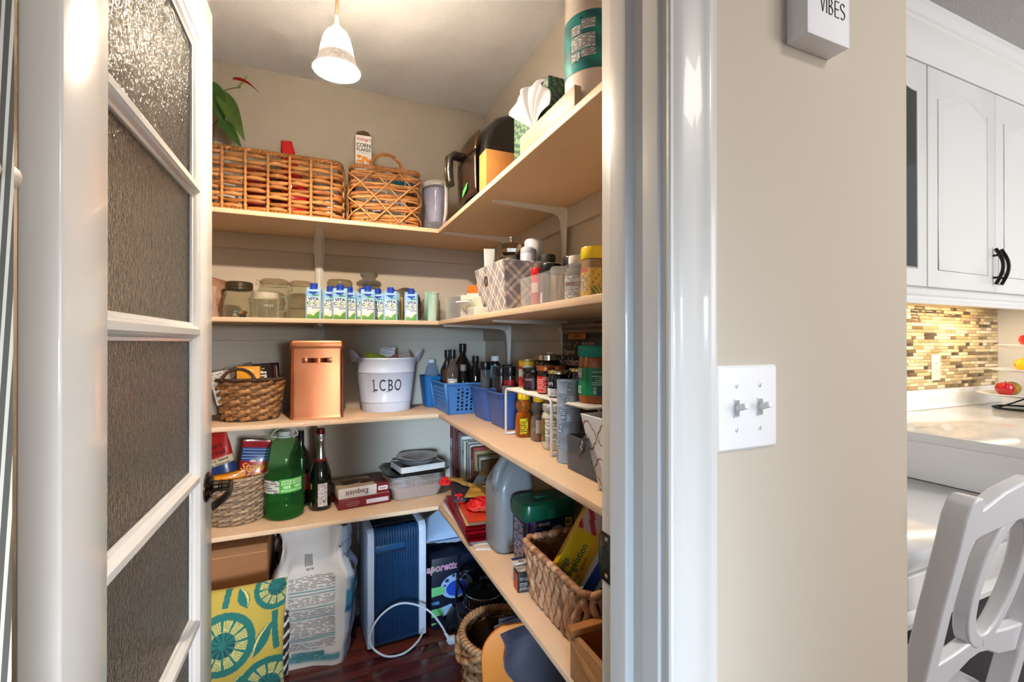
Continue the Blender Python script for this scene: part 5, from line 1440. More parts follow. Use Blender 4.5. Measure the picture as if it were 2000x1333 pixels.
loft('body', t, [rrect(2 * W * 0.985, 0.186, 0.014, 0.0), rrect(2 * W * 0.985, 0.186, 0.014, 0.012), rrect(2 * W * 0.965, 0.182, 0.014, 0.018), rrect(2 * W * 0.965, 0.182, 0.014, 0.285), rrect(2 * W * 0.94, 0.176, 0.012, 0.290)], COP, ang=25)
loft('lid', t, [rrect(2 * W * 0.99, 0.189, 0.012, 0.278), rrect(2 * W * 1.0, 0.191, 0.012, 0.281), rrect(2 * W * 1.0, 0.191, 0.012, 0.300), rrect(2 * W * 0.97, 0.186, 0.012, 0.307), rrect(2 * W * 0.9, 0.17, 0.01, 0.309)], COP, ang=25)
hd = []
for i in range(13):
    u = i / 12
    hd.append((-0.036 + 0.072 * u, -0.0915 - 0.014 * math.sin(PI * u) ** 0.6, 0.231))
hdl = loft('strap_handle', t, [[(x, y - 0.0015, z - 0.009), (x, y - 0.0015, z + 0.009), (x, y + 0.0005, z + 0.009), (x, y + 0.0005, z - 0.009)] for x, y, z in hd], mat((150, 78, 50), 0.25, 1.0), ang=40)
for x in (-0.045, 0.045):
    pl_ = box('handle_tab', t, (0.020, 0.0025, 0.021), (x, -0.0925, 0.231), mat((176, 110, 84), 0.3, 1.0), 0.0008)
    lathe('rivet', pl_, [(0.0, 0.003), (0.0025, 0.0025), (0.0038, 0.0)], mat((224, 196, 176), 0.25, 1.0), 12, rot=(R(90), 0, 0), loc=(0.002 * (1 if x < 0 else -1), -0.001, 0))

t = thing('storage_tin', 'copper-brown tin on the third shelf seen through the textured door glass', 'tin', (-0.560, 2.07, Z3))
loft('body', t, [rrect(0.17, 0.17, 0.02, 0.0), rrect(0.172, 0.172, 0.02, 0.25)], COP)
loft('lid', t, [rrect(0.178, 0.178, 0.02, 0.244), rrect(0.178, 0.178, 0.02, 0.266), rrect(0.165, 0.165, 0.02, 0.270)], COP)

# white lettered pail
PAIL = mat((214, 221, 236), 0.3, var=0.02, scale=10, coat=0.25)
t = thing('metal_pail', 'white enamel pail with dark capital letters and side ears on the third shelf', 'pail', (0.302, 2.120, Z3))
pr_ = [(0.102, 0.0), (0.1035, 0.004), (0.1075, 0.040), (0.1095, 0.0415), (0.1105, 0.0435), (0.1095, 0.0455), (0.1245, 0.170), (0.1262, 0.1715), (0.1250, 0.174), (0.1315, 0.226), (0.1345, 0.229), (0.1345, 0.233), (0.1315, 0.2345)]
lathe('body', t, pr_ + [(r - 0.003, z) for r, z in reversed(pr_) if z > 0.05 and z < 0.2] + [(0.10, 0.006)], PAIL, 56, sy=0.86, ang=40)
for s in (-1, 1):
    ear = []
    for i in range(15):
        u = i / 14
        a = PI * u
        ear.append((math.cos(a) * 0.030, math.sin(a) * 0.052))
    e = prism('ear', t, [(-0.030, -0.012)] + [(x, y) for x, y in reversed(ear)] + [(0.030, -0.012)], 'x', -0.0015, 0.0015, PAIL, loc=(s * 0.1335, -0.012, 0.226), rot=(0, R(s * 30), R(s * -38)), bevel=0.0006)
mc = cyl(0.1172, -96, 0.0, taper=0.10, cy=0)
mc2 = lambda x, y, d=0.0: Vector(((0.1040 + 0.121 * y + d) * math.cos(R(-97) + x / 0.117), 0.86 * (0.1040 + 0.121 * y + d) * math.sin(R(-97) + x / 0.117), y))
for ch_, x in (('L', -0.047), ('C', -0.016), ('B', 0.0165), ('O', 0.0485)):
    text(t, mc2, ch_, x, 0.115, 0.070, (48, 54, 70), bold=0.006, sxy=0.58, d=0.0016)
for x in (-0.0535, 0.0075): # serif feet of the stencil letters
    patch(t, mc2, x - 0.007, 0.0895, x + 0.006, 0.0920, (48, 54, 70), 0.0018, name='lettering')
    patch(t, mc2, x - 0.007, 0.1370, x + 0.006, 0.1395, (48, 54, 70), 0.0018, name='lettering')
fill = [((-0.045, -0.015), 0.10, 0.055, 20, (176, 186, 50), 'yellow-green snack packet in the white pail'), ((0.005, 0.02), 0.075, 0.085, -20, (206, 206, 210), 'silver packet standing at the back of the white pail'), ((0.035, -0.01), 0.11, 0.05, 60, (190, 120, 120), 'pink striped packet in the white pail'), ((0.075, 0.0), 0.10, 0.06, 10, (176, 160, 150), 'clear packet of dried fruit in the white pail'), ((-0.015, -0.05), 0.11, 0.042, -8, (140, 170, 70), 'green packet at the front of the white pail'), ((0.03, -0.055), 0.09, 0.038, 14, (226, 214, 206), 'cream packet at the front of the white pail')]
for i, ((x, y), w, h, a, c, lb) in enumerate(fill):
    q = thing('snack_packet', lb, 'packet', (0.302 + x, 2.120 + y, Z3 + 0.195), R(a), 'packets in the white pail')
    pouch('pouch', q, w, h, 0.035, paint(0.3, coat=0.3), seed=40 + i, wr=0.25, rot=(R(-12 + 8 * (i % 3)), R(10 - 9 * (i % 4)), 0), color=(lambda cc: lambda a_, b_: cc if (b_ * 5 + a_ * 3) % 1 > 0.3 else tuple(min(255, v * 1.25) for v in cc))(c))

# ================================================================== third shelf, corner and side wall
BLUE = mat((60, 112, 172), 0.38, var=0.04, scale=12)
BLUED = mat((56, 86, 152), 0.42, var=0.04, scale=12)
open_bin('plastic_bin', 'translucent blue plastic bin between the white pail and the corner', 'bin', (0.524, 2.165, Z3), 0.11, 0.135, 0.145, mat((20, 106, 176), 0.3, trans=0.25, var=0.03), 1.35, 1.3, 0.02)
t = thing('water_bottle', 'small clear plastic bottle with white cap in the blue bin', 'bottle', (0.515, 2.155, Z3 + 0.006))
lathe('body', t, [(0.028, 0), (0.031, 0.004), (0.031, 0.145), (0.026, 0.175), (0.014, 0.195), (0.014, 0.204), (0, 0.204)], clear((196, 214, 234), 0.55, 0.06), 28)
jar_cap(t, 0.0155, 0.199, 0.016, mat((226, 230, 236), 0.4), 20, name='cap')
# perforated blue basket
t = thing('plastic_basket', 'blue plastic basket with round and slot holes full of dark bottles', 'basket', (0.600, 1.975, Z3), 0)
bx, by, tx, ty, hh = 0.083, 0.112, 0.100, 0.130, 0.128
HOLE = mat((20, 22, 26), 0.8)
def wall_panel(name, p0, p1, q0, q1, holes, th=0.0022):
    """flat panel between bottom p0-p1 and top q0-q1 pierced by round holes given in (u,v,r) metres from centre"""
    p0, p1, q0, q1 = [Vector(v) for v in (p0, p1, q0, q1)]
    bm = bmesh.new()
    mid = (p0 + p1 + q0 + q1) / 4
    r_ = (p1 - p0).normalized()
    u_ = ((q0 + q1) / 2 - (p0 + p1) / 2).normalized()
    n_ = r_.cross(u_)
    def add(pts): 
        vs_ = [bm.verts.new(p) for p in pts]
        return [bm.edges.new((vs_[i], vs_[(i + 1) % len(vs_)])) for i in range(len(vs_))]
    es = add([p0, p1, q1, q0])
    for (x, y, rx, ry, n) in holes:
        es += add([mid + r_ * (x + rx * math.cos(2 * PI * k / n)) + u_ * (y + ry * math.sin(2 * PI * k / n)) for k in range(n)])
    bmesh.ops.triangle_fill(bm, use_beauty=True, edges=es)
    me = bpy.data.meshes.new(name); bm.to_mesh(me); bm.free()
    me.materials.append(BLUE)
    o = link(name, me, t)
    md = o.modifiers.new('thickness', 'SOLIDIFY'); md.thickness = th; md.offset = 0
    return o
rnd_holes = []
for i, x in enumerate((-0.044, -0.026, -0.006, 0.014, 0.034, 0.05)):
    for j in range(7 if i % 2 else 6):
        r = (0.0062, 0.0042, 0.0052)[(i + j) % 3]
        rnd_holes.append((x, -0.046 + j * (0.0145 if i % 2 else 0.017), r, r, 10))
slots = []
for j in range(6):
    for i in range(9):
        slots.append((-0.086 + i * 0.0205 + (0.01 if j % 2 else 0), -0.047 + j * 0.0175, 0.0068, 0.0055, 6))
wall_panel('side', (-bx, -by, 0.002), (bx, -by, 0.002), (-tx, -ty, hh), (tx, -ty, hh), rnd_holes)
wall_panel('side', (-bx, by, 0.002), (-bx, -by, 0.002), (-tx, ty, hh), (-tx, -ty, hh), slots)
wall_panel('side', (bx, -by, 0.002), (bx, by, 0.002), (tx, -ty, hh), (tx, ty, hh), slots)
wall_panel('side', (bx, by, 0.002), (-bx, by, 0.002), (tx, ty, hh), (-tx, ty, hh), [])
box2('floor', t, (-bx, -by, 0.0), (bx, by, 0.003), BLUE)
tube('rim', t, rrect(2 * tx + 0.004, 2 * ty + 0.004, 0.012, hh), 0.0045, BLUE, 8, closed=True)
for x, y in ((-1, -1), (1, -1), (1, 1), (-1, 1)):
    tube('corner_post', t, [(x * bx, y * by, 0.003), (x * tx, y * ty, hh)], 0.0075, BLUE, 8)
def blue_tub(label, cy):
    q = thing('plastic_tub', label, 'bin', (0.685, cy, Z3), 0, 'solid blue tubs')
    rings = [rrect(0.155, 0.155, 0.022, 0.0005), rrect(0.160, 0.160, 0.022, 0.008), rrect(0.192, 0.172, 0.026, 0.108), rrect(0.198, 0.174, 0.026, 0.122), rrect(0.216, 0.178, 0.03, 0.124), rrect(0.216, 0.178, 0.03, 0.128), rrect(0.194, 0.170, 0.026, 0.128), rrect(0.186, 0.166, 0.024, 0.105), rrect(0.152, 0.150, 0.02, 0.006)]
    loft('tub', q, rings, BLUED, ang=30)
    return q
blue_tub('solid blue plastic tub next to the perforated blue basket', 1.722)
blue_tub('solid blue plastic tub beside the white wire rack leg', 1.535)
DK = mat((20, 17, 16), 0.12, var=0.05, coat=0.3)
def winebot(label, loc, r, h, neck, cap=BLACK, m=DK, lab=None, group='bottles in the blue bins', th=-110):
    prf = [(r * 0.92, 0), (r, 0.005), (r, h * 0.62), (r * 0.92, h * 0.68), (neck * 1.25, h * 0.80), (neck, h * 0.84), (neck, h * 0.9), (0, h * 0.9)]
    t = thing('dark_bottle', label, 'bottle', loc, 0, group)
    lathe('body', t, prf, m, 26)
    jar_cap(t, neck * 1.22, h * 0.86, h * 0.14, cap, 0, name='cap')
    if lab: patch(t, cyl(r, th), -lab[2], lab[0], lab[2], lab[1], None, 0.0006, nx=8, m=fine_print((214, 208, 204), (90, 80, 80), 0.006), name='label_print')
    return t
winebot('dark sauce bottle with tall black cap and white label in the perforated basket', (0.548, 1.910, Z3 + 0.005), 0.0245, 0.265, 0.0105, m=clear((120, 110, 104), 0.35, 0.05), lab=(0.105, 0.142, 0.022))
winebot('broad dark liqueur bottle at the back of the perforated basket', (0.628, 2.025, Z3 + 0.005), 0.040, 0.290, 0.0135)
winebot('dark round-shouldered bottle in the back corner of the perforated basket', (0.560, 2.03, Z3 + 0.005), 0.034, 0.262, 0.013)
winebot('slim amber bottle at the front corner of the perforated basket', (0.5385, 1.965, Z3 + 0.005), 0.017, 0.215, 0.010, m=mat((60, 34, 16), 0.15))
winebot('clear-necked dark bottle in the middle of the perforated basket', (0.600, 1.925, Z3 + 0.005), 0.020, 0.20, 0.011, cap=clear((190, 186, 182), 0.4), m=DK)
winebot('dark bottle at the wall side of the perforated basket', (0.665, 1.95, Z3 + 0.005), 0.028, 0.235, 0.012)
bottle('spice_bottle', 'clear extract bottle with black cap in the first blue tub', 'bottle', (0.637, 1.745, Z3 + 0.007), pf(0.0205, 0.185), clear((150, 150, 152), 0.5, 0.05), (0.0212, 0.185, 0.032, BLACK, 24), None, 'bottles in the blue bins')
bottle('vitamin_bottle', 'dark bottle with white cap and turquoise label in the first blue tub', 'bottle', (0.690, 1.775, Z3 + 0.007), pf(0.0225, 0.205, 0.014, 0.016), mat((30, 26, 24), 0.2), (0.0175, 0.218, 0.020, mat((230, 230, 228), 0.4), 20), (0.15, 0.20, (126, 186, 186), 0.03), 'bottles in the blue bins')
bottle('shot_glass', 'small upturned clear shot glass in the first blue tub', 'glass', (0.665, 1.690, Z3 + 0.007), [(0.018, 0), (0.02, 0.16), (0.017, 0.20), (0.012, 0.20), (0.012, 0.168), (0, 0.168)], clear((150, 146, 140), 0.5, 0.05), None, None, 'bottles in the blue bins')
bottle('spice_bottle', 'dark grinder bottle with black cap in the first blue tub', 'bottle', (0.718, 1.705, Z3 + 0.007), pf(0.021, 0.175), mat((34, 28, 26), 0.2), (0.022, 0.175, 0.030, BLACK, 24), None, 'bottles in the blue bins')
bottle('spice_bottle', 'spice bottle with black cap and red label in the second blue tub', 'bottle', (0.663, 1.555, Z3 + 0.007), pf(0.021, 0.172), mat((66, 40, 28), 0.2), (0.0225, 0.172, 0.034, BLACK, 24), (0.128, 0.156, (206, 22, 26), 0.03), 'bottles in the blue bins')
bottle('spice_bottle', 'brown spice bottle with dark cap behind the red-labelled one', 'bottle', (0.645, 1.596, Z3 + 0.007), pf(0.019, 0.17), mat((50, 36, 28), 0.25), (0.0205, 0.17, 0.03, BLACK, 24), None, 'bottles in the blue bins')
bottle('shot_glass', 'clear glass standing in the second blue tub', 'glass', (0.632, 1.505, Z3 + 0.007), [(0.016, 0), (0.019, 0.14), (0.0165, 0.14), (0.014, 0.006), (0, 0.006)], clear((190, 196, 210), 0.5, 0.05), None, None, 'bottles in the blue bins')

# wire rack
WIRE = mat((232, 228, 222), 0.4, var=0.02)
RX0, RX1, RY0, RY1, RZ = 0.575, 0.733, 0.905, 1.392, 0.150
t = thing('wire_rack', 'white wire shelf riser holding jars on the third shelf', 'rack', (RX0, RY1, Z3))
W_, D_ = RX1 - RX0, RY1 - RY0
def leg_wire(x):
    pts = [(x, 0, 0.003), (x, 0, RZ - 0.014)] + [(x, -0.014 * (1 - math.cos(R(a))), RZ - 0.014 + 0.014 * math.sin(R(a))) for a in range(15, 91, 15)]
    pts += [(x, -0.30 + 0.014, RZ)] if False else [(x, -D_ * 0.645 + 0.014, RZ)]
    yb = -D_ * 0.645
    pts += [(x, yb + 0.014 - 0.014 * math.sin(R(a)), RZ - 0.014 + 0.014 * math.cos(R(a))) for a in range(15, 91, 15)]
    pts += [(x, yb, 0.003)]
    return tube('leg_frame', t, pts, 0.0042, WIRE, 8)
leg_wire(0.004); leg_wire(W_ - 0.004)
yb = -D_ * 0.645
for yv in (0.0, yb): tube('foot_bar', t, [(0.004, yv, 0.0042), (W_ - 0.004, yv, 0.0042)], 0.0038, WIRE, 8)
tube('edge_wire', t, [(0.004, yb, RZ), (0.004, -D_, RZ), (W_ - 0.004, -D_, RZ), (W_ - 0.004, yb, RZ)], 0.0040, WIRE, 8)
tube('leg_frame', t, [(0.10, -D_, 0.003), (0.10, -D_, RZ)], 0.0042, WIRE, 8)
n = int(D_ / 0.0125)
gw = link('wire', mesh('wire', *(lambda J: (J[0], J[1]))((lambda J: (tube('x', None, [(0.004, 0, 0), (W_ - 0.004, 0, 0)], 0.0017, None, 6, join=J), J)[1])(([], []))), WIRE, True), t, (0, -0.012, RZ + 0.003))
for i in range(1, n):
    o = gw.copy(); COL.objects.link(o); o.parent = t; o.location = (0, -0.012 - i * 0.0125, RZ + 0.003)
tube('cross_wire', t, [(W_ * 0.33, -0.005, RZ - 0.0005), (W_ * 0.33, -D_, RZ - 0.0005)], 0.0022, WIRE, 6)
tube('cross_wire', t, [(W_ * 0.66, -0.005, RZ - 0.0005), (W_ * 0.66, -D_, RZ - 0.0005)], 0.0022, WIRE, 6)
ZR = Z3 + RZ + 0.0048
# jars on the rack
t = thing('food_can', 'white and yellow can with red tomatoes on the wire rack', 'can', (0.640, 1.360, ZR))
lathe('body', t, [(0.026, 0), (0.0275, 0.002), (0.0275, 0.004), (0.0265, 0.005), (0.0265, 0.086), (0.0275, 0.088), (0.0275, 0.090), (0.025, 0.0905), (0.0245, 0.088), (0, 0.088)], mat((214, 190, 120), 0.3, 0.8), 32)
def canart(a, b):
    if b > 0.82: return (230, 168, 20)
    if (a - 0.35) ** 2 * 5 + (b - 0.75) ** 2 * 9 < 0.16: return (190, 60, 40) if b > 0.68 else (236, 220, 190)
    if b < 0.42 and (a - 0.42) ** 2 * 9 + (b - 0.12) ** 2 * 6 < 0.40: return (196, 34, 24) if math.sin(a * 40) * math.sin(b * 30) > -0.5 else (150, 20, 18)
    return (232, 224, 214)
patch(t, cyl(0.0267, -150), -0.055, 0.006, 0.055, 0.085, None, 0.0005, nx=44, ny=30, color=canart, name='label_print')
text(t, cyl(0.0272, -163), 'unico', 0, 0.060, 0.015, (150, 24, 20), bold=0.02, d=0.0008) if 0 else None
def jar(label, loc, r, h, body, lidm, lidh=0.012, lab=None, liner=1.02, th=-140, words=None):
    t = thing('preserve_jar', label, 'jar', loc, 0, 'jars on the wire rack')
    lathe('body', t, [(r * 0.9, 0), (r, 0.004), (r, h - lidh - 0.010), (r * 0.93, h - lidh - 0.003), (r * 0.88, h - lidh), (0, h - lidh)], body, 30)
    lathe('lid', t, [(r * 0.9, h - lidh), (r * liner, h - lidh + 0.001), (r * liner, h - 0.0015), (r * liner * 0.97, h), (r * liner * 0.85, h - 0.0008), (0, h - 0.0008)], lidm, 32)
    if lab:
        z0, z1, c, hw = lab
        patch(t, cyl(r, th), -hw, z0, hw, z1, c if isinstance(c, tuple) else None, 0.0006, nx=14, m=None if isinstance(c, tuple) else c)
    for wd_ in (words or []):
        text(t, cyl(r, wd_[4] if len(wd_) > 4 else th), wd_[0], 0, wd_[1], wd_[2], wd_[3], d=0.0012)
    return t
JD = mat((38, 18, 20), 0.1, var=0.1, coat=0.4)
jar('small dark preserve jar with black lid on the wire rack', (0.622, 1.280, ZR), 0.0305, 0.068, JD, mat((26, 24, 26), 0.35), 0.013, (0.010, 0.040, (52, 26, 32), 0.028), words=[('PEPPER', 0.033, 0.0075, (206, 190, 180)), ('----', 0.022, 0.008, (150, 60, 80)), ('----', 0.013, 0.008, (150, 60, 80))])
jar('slim jar with copper lid and red label on the wire rack', (0.612, 1.178, ZR), 0.0225, 0.080, JD, mat((206, 116, 62), 0.3, 0.7), 0.015, (0.004, 0.050, fine_print((198, 28, 40), (236, 170, 150), 0.005), 0.032), 1.1)
jar('dark jar with copper lid behind the red-labelled jar', (0.660, 1.195, ZR), 0.0235, 0.078, JD, mat((190, 104, 58), 0.3, 0.7), 0.015, None, 1.08)
jar('dark teal jelly jar with gold lid and white paper label at the rack front', (0.606, 1.090, ZR), 0.0275, 0.072, mat((16, 30, 38), 0.1, coat=0.4), mat((206, 190, 150), 0.25, 0.9), 0.010, (0.004, 0.024, (226, 222, 220), 0.036), 1.06, words=[('MINT JELLY', 0.0195, 0.0052, (40, 40, 44)), ('JELLY', 0.011, 0.009, (40, 40, 44)), ('vn', 0.038, 0.018, (226, 226, 230), -165)])
jar('dark jelly jar with gold lid and white script behind the teal jar', (0.652, 1.055, ZR), 0.027, 0.078, mat((22, 22, 26), 0.1, coat=0.4), mat((196, 176, 132), 0.25, 0.9), 0.010, None, 1.06, words=[('Kp', 0.045, 0.02, (226, 222, 220), -150)])
jar('wide dark jar with silver screw lid at the back of the wire rack', (0.686, 1.300, ZR), 0.041, 0.108, mat((30, 16, 14), 0.1, coat=0.3), mat((190, 182, 170), 0.2, 1.0), 0.018, None, 1.02)
jar('short jar with gold lid next to the tomato can', (0.700, 1.372, ZR), 0.030, 0.088, mat((60, 40, 22), 0.15), mat((206, 190, 140), 0.25, 0.9), 0.010, None, 1.05)
bottle('vitamin_bottle', 'white-capped bottle at the wall behind the tomato can', 'bottle', (0.762, 1.418, Z3), pf(0.026, 0.225, 0.015, 0.02), mat((60, 46, 36), 0.3), (0.0185, 0.240, 0.026, mat((226, 224, 222), 0.4)), None)
t = thing('spice_tub', 'tall green tub with ribbed teal lid on the rack by the door frame', 'jar', (0.640, 0.960, ZR))
lathe('body', t, [(0.040, 0), (0.0425, 0.004), (0.043, 0.022), (0.043, 0.088), (0.0425, 0.098), (0.0405, 0.110), (0.039, 0.113), (0, 0.113)], mat((150, 84, 42), 0.15, var=0.1, coat=0.4), 36)
jar_cap(t, 0.0435, 0.112, 0.027, mat((14, 140, 122), 0.4, var=0.03), 36)
mg = cyl(0.0432, -150)
patch(t, mg, -0.07, 0.020, 0.07, 0.086, (14, 128, 84), 0.0005, nx=20, rough=0.25)
patch(t, mg, -0.041, 0.062, -0.018, 0.084, None, 0.0010, nx=4, m=fine_print((220, 226, 224), (60, 80, 90), 0.004), name='fine_print')
patch(t, mg, -0.040, 0.024, -0.020, 0.042, None, 0.0010, nx=4, m=fine_print((14, 128, 84), (214, 232, 220), 0.004), name='fine_print')
patch(t, mg, 0.010, 0.044, 0.034, 0.078, None, 0.0010, nx=4, m=fine_print((10, 98, 76), (170, 210, 196), 0.005), name='fine_print')
patch(t, mg, 0.014, 0.024, 0.020, 0.042, None, 0.0010, nx=2, m=fine_print((214, 222, 222), (30, 60, 60), 0.004), name='fine_print')
patch(t, mg, 0.024, 0.022, 0.036, 0.042, (40, 90, 120), 0.0010, nx=2)

# sugar bag against the wall
t = thing('sugar_bag', 'black and cream cane sugar bag standing at the wall behind the jars', 'sugar bag', (0.7765, 1.235, Z3), R(-90 + 8))
def sug(a, b):
    x = math.cos(a * 2 * PI); y = math.sin(a * 2 * PI)
    if b > 0.92: return (150, 124, 104) if (b * 60) % 1 > 0.35 else (90, 70, 58)
    if abs(x) > 0.90: return (206, 190, 164)
    return (30, 24, 22)
pouch('bag', t, 0.215, 0.364, 0.066, paint(0.5, coat=0.1), seed=51, wr=0.10, color=sug, n=60, nz_=40)
mp = face_y((0, -0.0405, 0))
mpf = lambda x, y, d=0.0: Vector((x, -0.033 * (1 - max(0, (y / 0.364 - 0.30) / 0.70) ** 1.7) - 0.0065 - d, y))
patch(t, mpf, -0.055, 0.312, 0.030, 0.328, (196, 124, 40), 0.0, nx=4, ny=3)
text(t, mpf, 'CANERICA', -0.0125, 0.320, 0.0135, (90, 44, 20), bold=0.02, d=0.001) if 0 else text(t, mpf, 'CAMINO', -0.0125, 0.320, 0.0135, (90, 44, 20), bold=0.02, d=0.001)
text(t, mpf, 'Sucre Doré', 0.045, 0.298, 0.0125, (226, 214, 204), shear=0.3, d=0.001)
text(t, mpf, 'Organic Cane Sugar', -0.060, 0.296, 0.0085, (196, 180, 164), shear=0.3, d=0.001, sxy=0.75)
text(t, mpf, 'Organic', -0.045, 0.272, 0.020, (226, 206, 186), shear=0.35, d=0.001)
text(t, mpf, 'Golden Sugar', 0.0, 0.240, 0.034, (232, 220, 208), shear=0.35, bold=0.01, d=0.001)
text(t, mpf, 'Cane Doré', 0.02, 0.202, 0.034, (232, 220, 208), shear=0.35, bold=0.01, d=0.001)
tube('cane_print', t, [mpf(-0.02, 0.285, 0.001), mpf(-0.005, 0.305, 0.001)], 0.0012, mat((206, 180, 90), 0.6), 5)

# under and before the rack
AMB = mat((176, 84, 14), 0.08, var=0.06, trans=0.35, coat=0.3)
def honey(label, loc, fillm, headm, rz=0, labm=None):
    t = thing('honey_bottle', label, 'bottle', loc, rz, 'honey bottles')
    rings = [rrect(0.046, 0.036, 0.012, 0.0), rrect(0.050, 0.040, 0.012, 0.004), rrect(0.051, 0.041, 0.013, 0.03), rrect(0.050, 0.040, 0.013, 0.060), rrect(0.044, 0.036, 0.014, 0.074), rrect(0.036, 0.032, 0.014, 0.080)]
    loft('body', t, rings, fillm, ang=60)
    lathe('head', t, [(0.017, 0.079), (0.021, 0.084), (0.0255, 0.093), (0.0265, 0.103), (0.024, 0.113), (0.0175, 0.119), (0.015, 0.121), (0, 0.121)], headm, 28, sy=0.85)
    jar_cap(t, 0.0195, 0.119, 0.021, mat((240, 196, 24), 0.4), 22, name='cap')
    return t
t = honey('full amber honey bottle with yellow lid at the wire rack leg', (0.622, 1.345, Z3), AMB, mat((200, 110, 30), 0.08, trans=0.5, coat=0.3))
mp = flat((-0.0155, -0.0206, 0), (1, -0.25, 0), (0, 0, 1))
patch(t, face_y((-0.006, -0.0208, 0)), -0.017, 0.012, 0.010, 0.062, None, 0.0006, m=fine_print((240, 212, 30), (60, 50, 20), 0.006), name='label_print')
t = honey('nearly empty honey bottle with yellow lid and paper label under the wire rack', (0.640, 1.270, Z3), clear((190, 176, 160), 0.55, 0.05), clear((150, 140, 130), 0.5, 0.05))
loft('honey', t, [rrect(0.043, 0.033, 0.012, 0.003), rrect(0.046, 0.036, 0.012, 0.022)], AMB)
patch(t, face_y((-0.004, -0.0212, 0)), -0.019, 0.026, 0.010, 0.066, None, 0.0006, m=mat((206, 176, 160), 0.5, var=0.15, stretch=(40, 1, 1)), name='label_print')
t = thing('mayo_jar', 'large glass jar with white lid and green label behind the rack leg', 'jar', (0.640, 1.160, Z3))
lathe('body', t, [(0.038, 0), (0.042, 0.005), (0.043, 0.02), (0.043, 0.090), (0.039, 0.102), (0.034, 0.107), (0, 0.107)], mat((206, 204, 190), 0.12, var=0.03, coat=0.4), 36)
lathe('lid', t, [(0.036, 0.106), (0.0405, 0.108), (0.0405, 0.124), (0.037, 0.127), (0, 0.1275)], mat((210, 212, 214), 0.35), 36)
mg = cyl(0.0432, -145)
patch(t, mg, -0.075, 0.022, 0.075, 0.088, None, 0.0005, nx=40, ny=20, color=lambda a, b: (206, 120, 60) if (a - 0.30) ** 2 * 30 + (b - 0.12) ** 2 < 0.012 else ((96, 92, 22) if b > 0.45 else (70, 74, 24)), name='label_print')
patch(t, mg, -0.016, 0.022, 0.022, 0.086, None, 0.0010, nx=8, m=fine_print((226, 226, 222), (60, 60, 60), 0.0045), name='fine_print')
patch(t, mg, 0.026, 0.026, 0.034, 0.086, None, 0.0010, nx=3, m=fine_print((214, 206, 170), (60, 60, 50), 0.0035), name='fine_print')
TUN = mat((164, 186, 216), 0.28, 0.35, var=0.03)
for i in range(6):
    o = thing('fish_tin', ('bottom', 'second', 'third', 'fourth', 'fifth', 'topmost')[i] + ' pale blue tin of the stack before the wire rack', 'tin', (0.596, 1.018, Z3 + 0.0345 * i), R(17 * i), 'stack of pale blue tins')
    if i == 0:
        tun_me = lathe('tin', o, [(0.029, 0.0), (0.030, 0.001), (0.030, 0.0025), (0.0295, 0.0035), (0.0295, 0.031), (0.030, 0.032), (0.030, 0.0335), (0.029, 0.0343), (0.0275, 0.0330), (0.0, 0.0330)], TUN, 36, color=None)
        patch(o, cyl(0.0297, -200), -0.007, 0.004, 0.007, 0.030, None, 0.0005, nx=3, m=fine_print((176, 196, 220), (70, 84, 110), 0.005), name='fine_print')
        tin0 = o
    else:
        for c in tin0.children:
            k = c.copy(); COL.objects.link(k); k.parent = o
t = thing('food_can', 'short dark can on the shelf under the rack by the door frame', 'can', (0.70, 0.975, Z3))
lathe('body', t, [(0.034, 0), (0.036, 0.003), (0.036, 0.10), (0.034, 0.104), (0, 0.104)], mat((52, 34, 26), 0.3, var=0.2), 28)
# grey drawer bin
GREYB = clear((150, 156, 168), 0.55, 0.12)
t = thing('clear_bin', 'smoky grey see-through plastic bin before the patterned planter', 'bin', (0.612, 0.873, Z3), R(0))
loft('bin', t, [rrect(0.104, 0.185, 0.006, 0.0005), rrect(0.106, 0.187, 0.006, 0.082), rrect(0.101, 0.182, 0.005, 0.082), rrect(0.100, 0.180, 0.005, 0.004)], GREYB, ang=30)
loft('liner', t, [rrect(0.098, 0.178, 0.005, 0.0045), rrect(0.099, 0.179, 0.005, 0.034), rrect(0.095, 0.175, 0.005, 0.034), rrect(0.094, 0.174, 0.005, 0.008)], mat((96, 98, 104), 0.35, var=0.05), ang=30)
t = thing('chrome_stopper', 'ribbed chrome cap lying in the grey bin', 'cap', (0.594, 0.884, Z3 + 0.0095))
jar_cap(t, 0.017, 0.0, 0.022, mat((196, 198, 204), 0.15, 1.0), 22, name='cap')
# white pot with gold trellis
t = thing('storage_bin', 'white tapered bin with gold trellis pattern by the door frame', 'bin', (0.612, 0.742, Z3 + 0.0004))
def trel(s, z):
    P_ = 0.064
    a = (s / P_) % 1.0; row = math.floor(z / (P_ * 1.15)); b = (z / (P_ * 1.15)) % 1.0
    if row % 2: a = (a + 0.5) % 1.0
    # quatrefoil outline distance
    x, y = (a - 0.5) * P_, (b - 0.5) * P_ * 1.15
    d = 9
    for (cx, cy, r) in ((0.0, 0.013, 0.0165), (0.0, -0.013, 0.0165), (0.012, 0.0, 0.0165), (-0.012, 0.0, 0.0165)):
        d = min(d, math.hypot(x - cx, y - cy) - r)
    if abs(d) < 0.0018: return (150, 96, 40)
    return (226, 230, 240)
bw2, bd2, tw2, td2, h2 = 0.068, 0.060, 0.094, 0.090, 0.152
cb = [(-bw2, bd2, 0), (-bw2, -bd2, 0), (bw2, -bd2, 0), (bw2, bd2, 0)]
ctp = [(-tw2, td2, h2), (-tw2, -td2, h2), (tw2, -td2, h2), (tw2, td2, h2)]
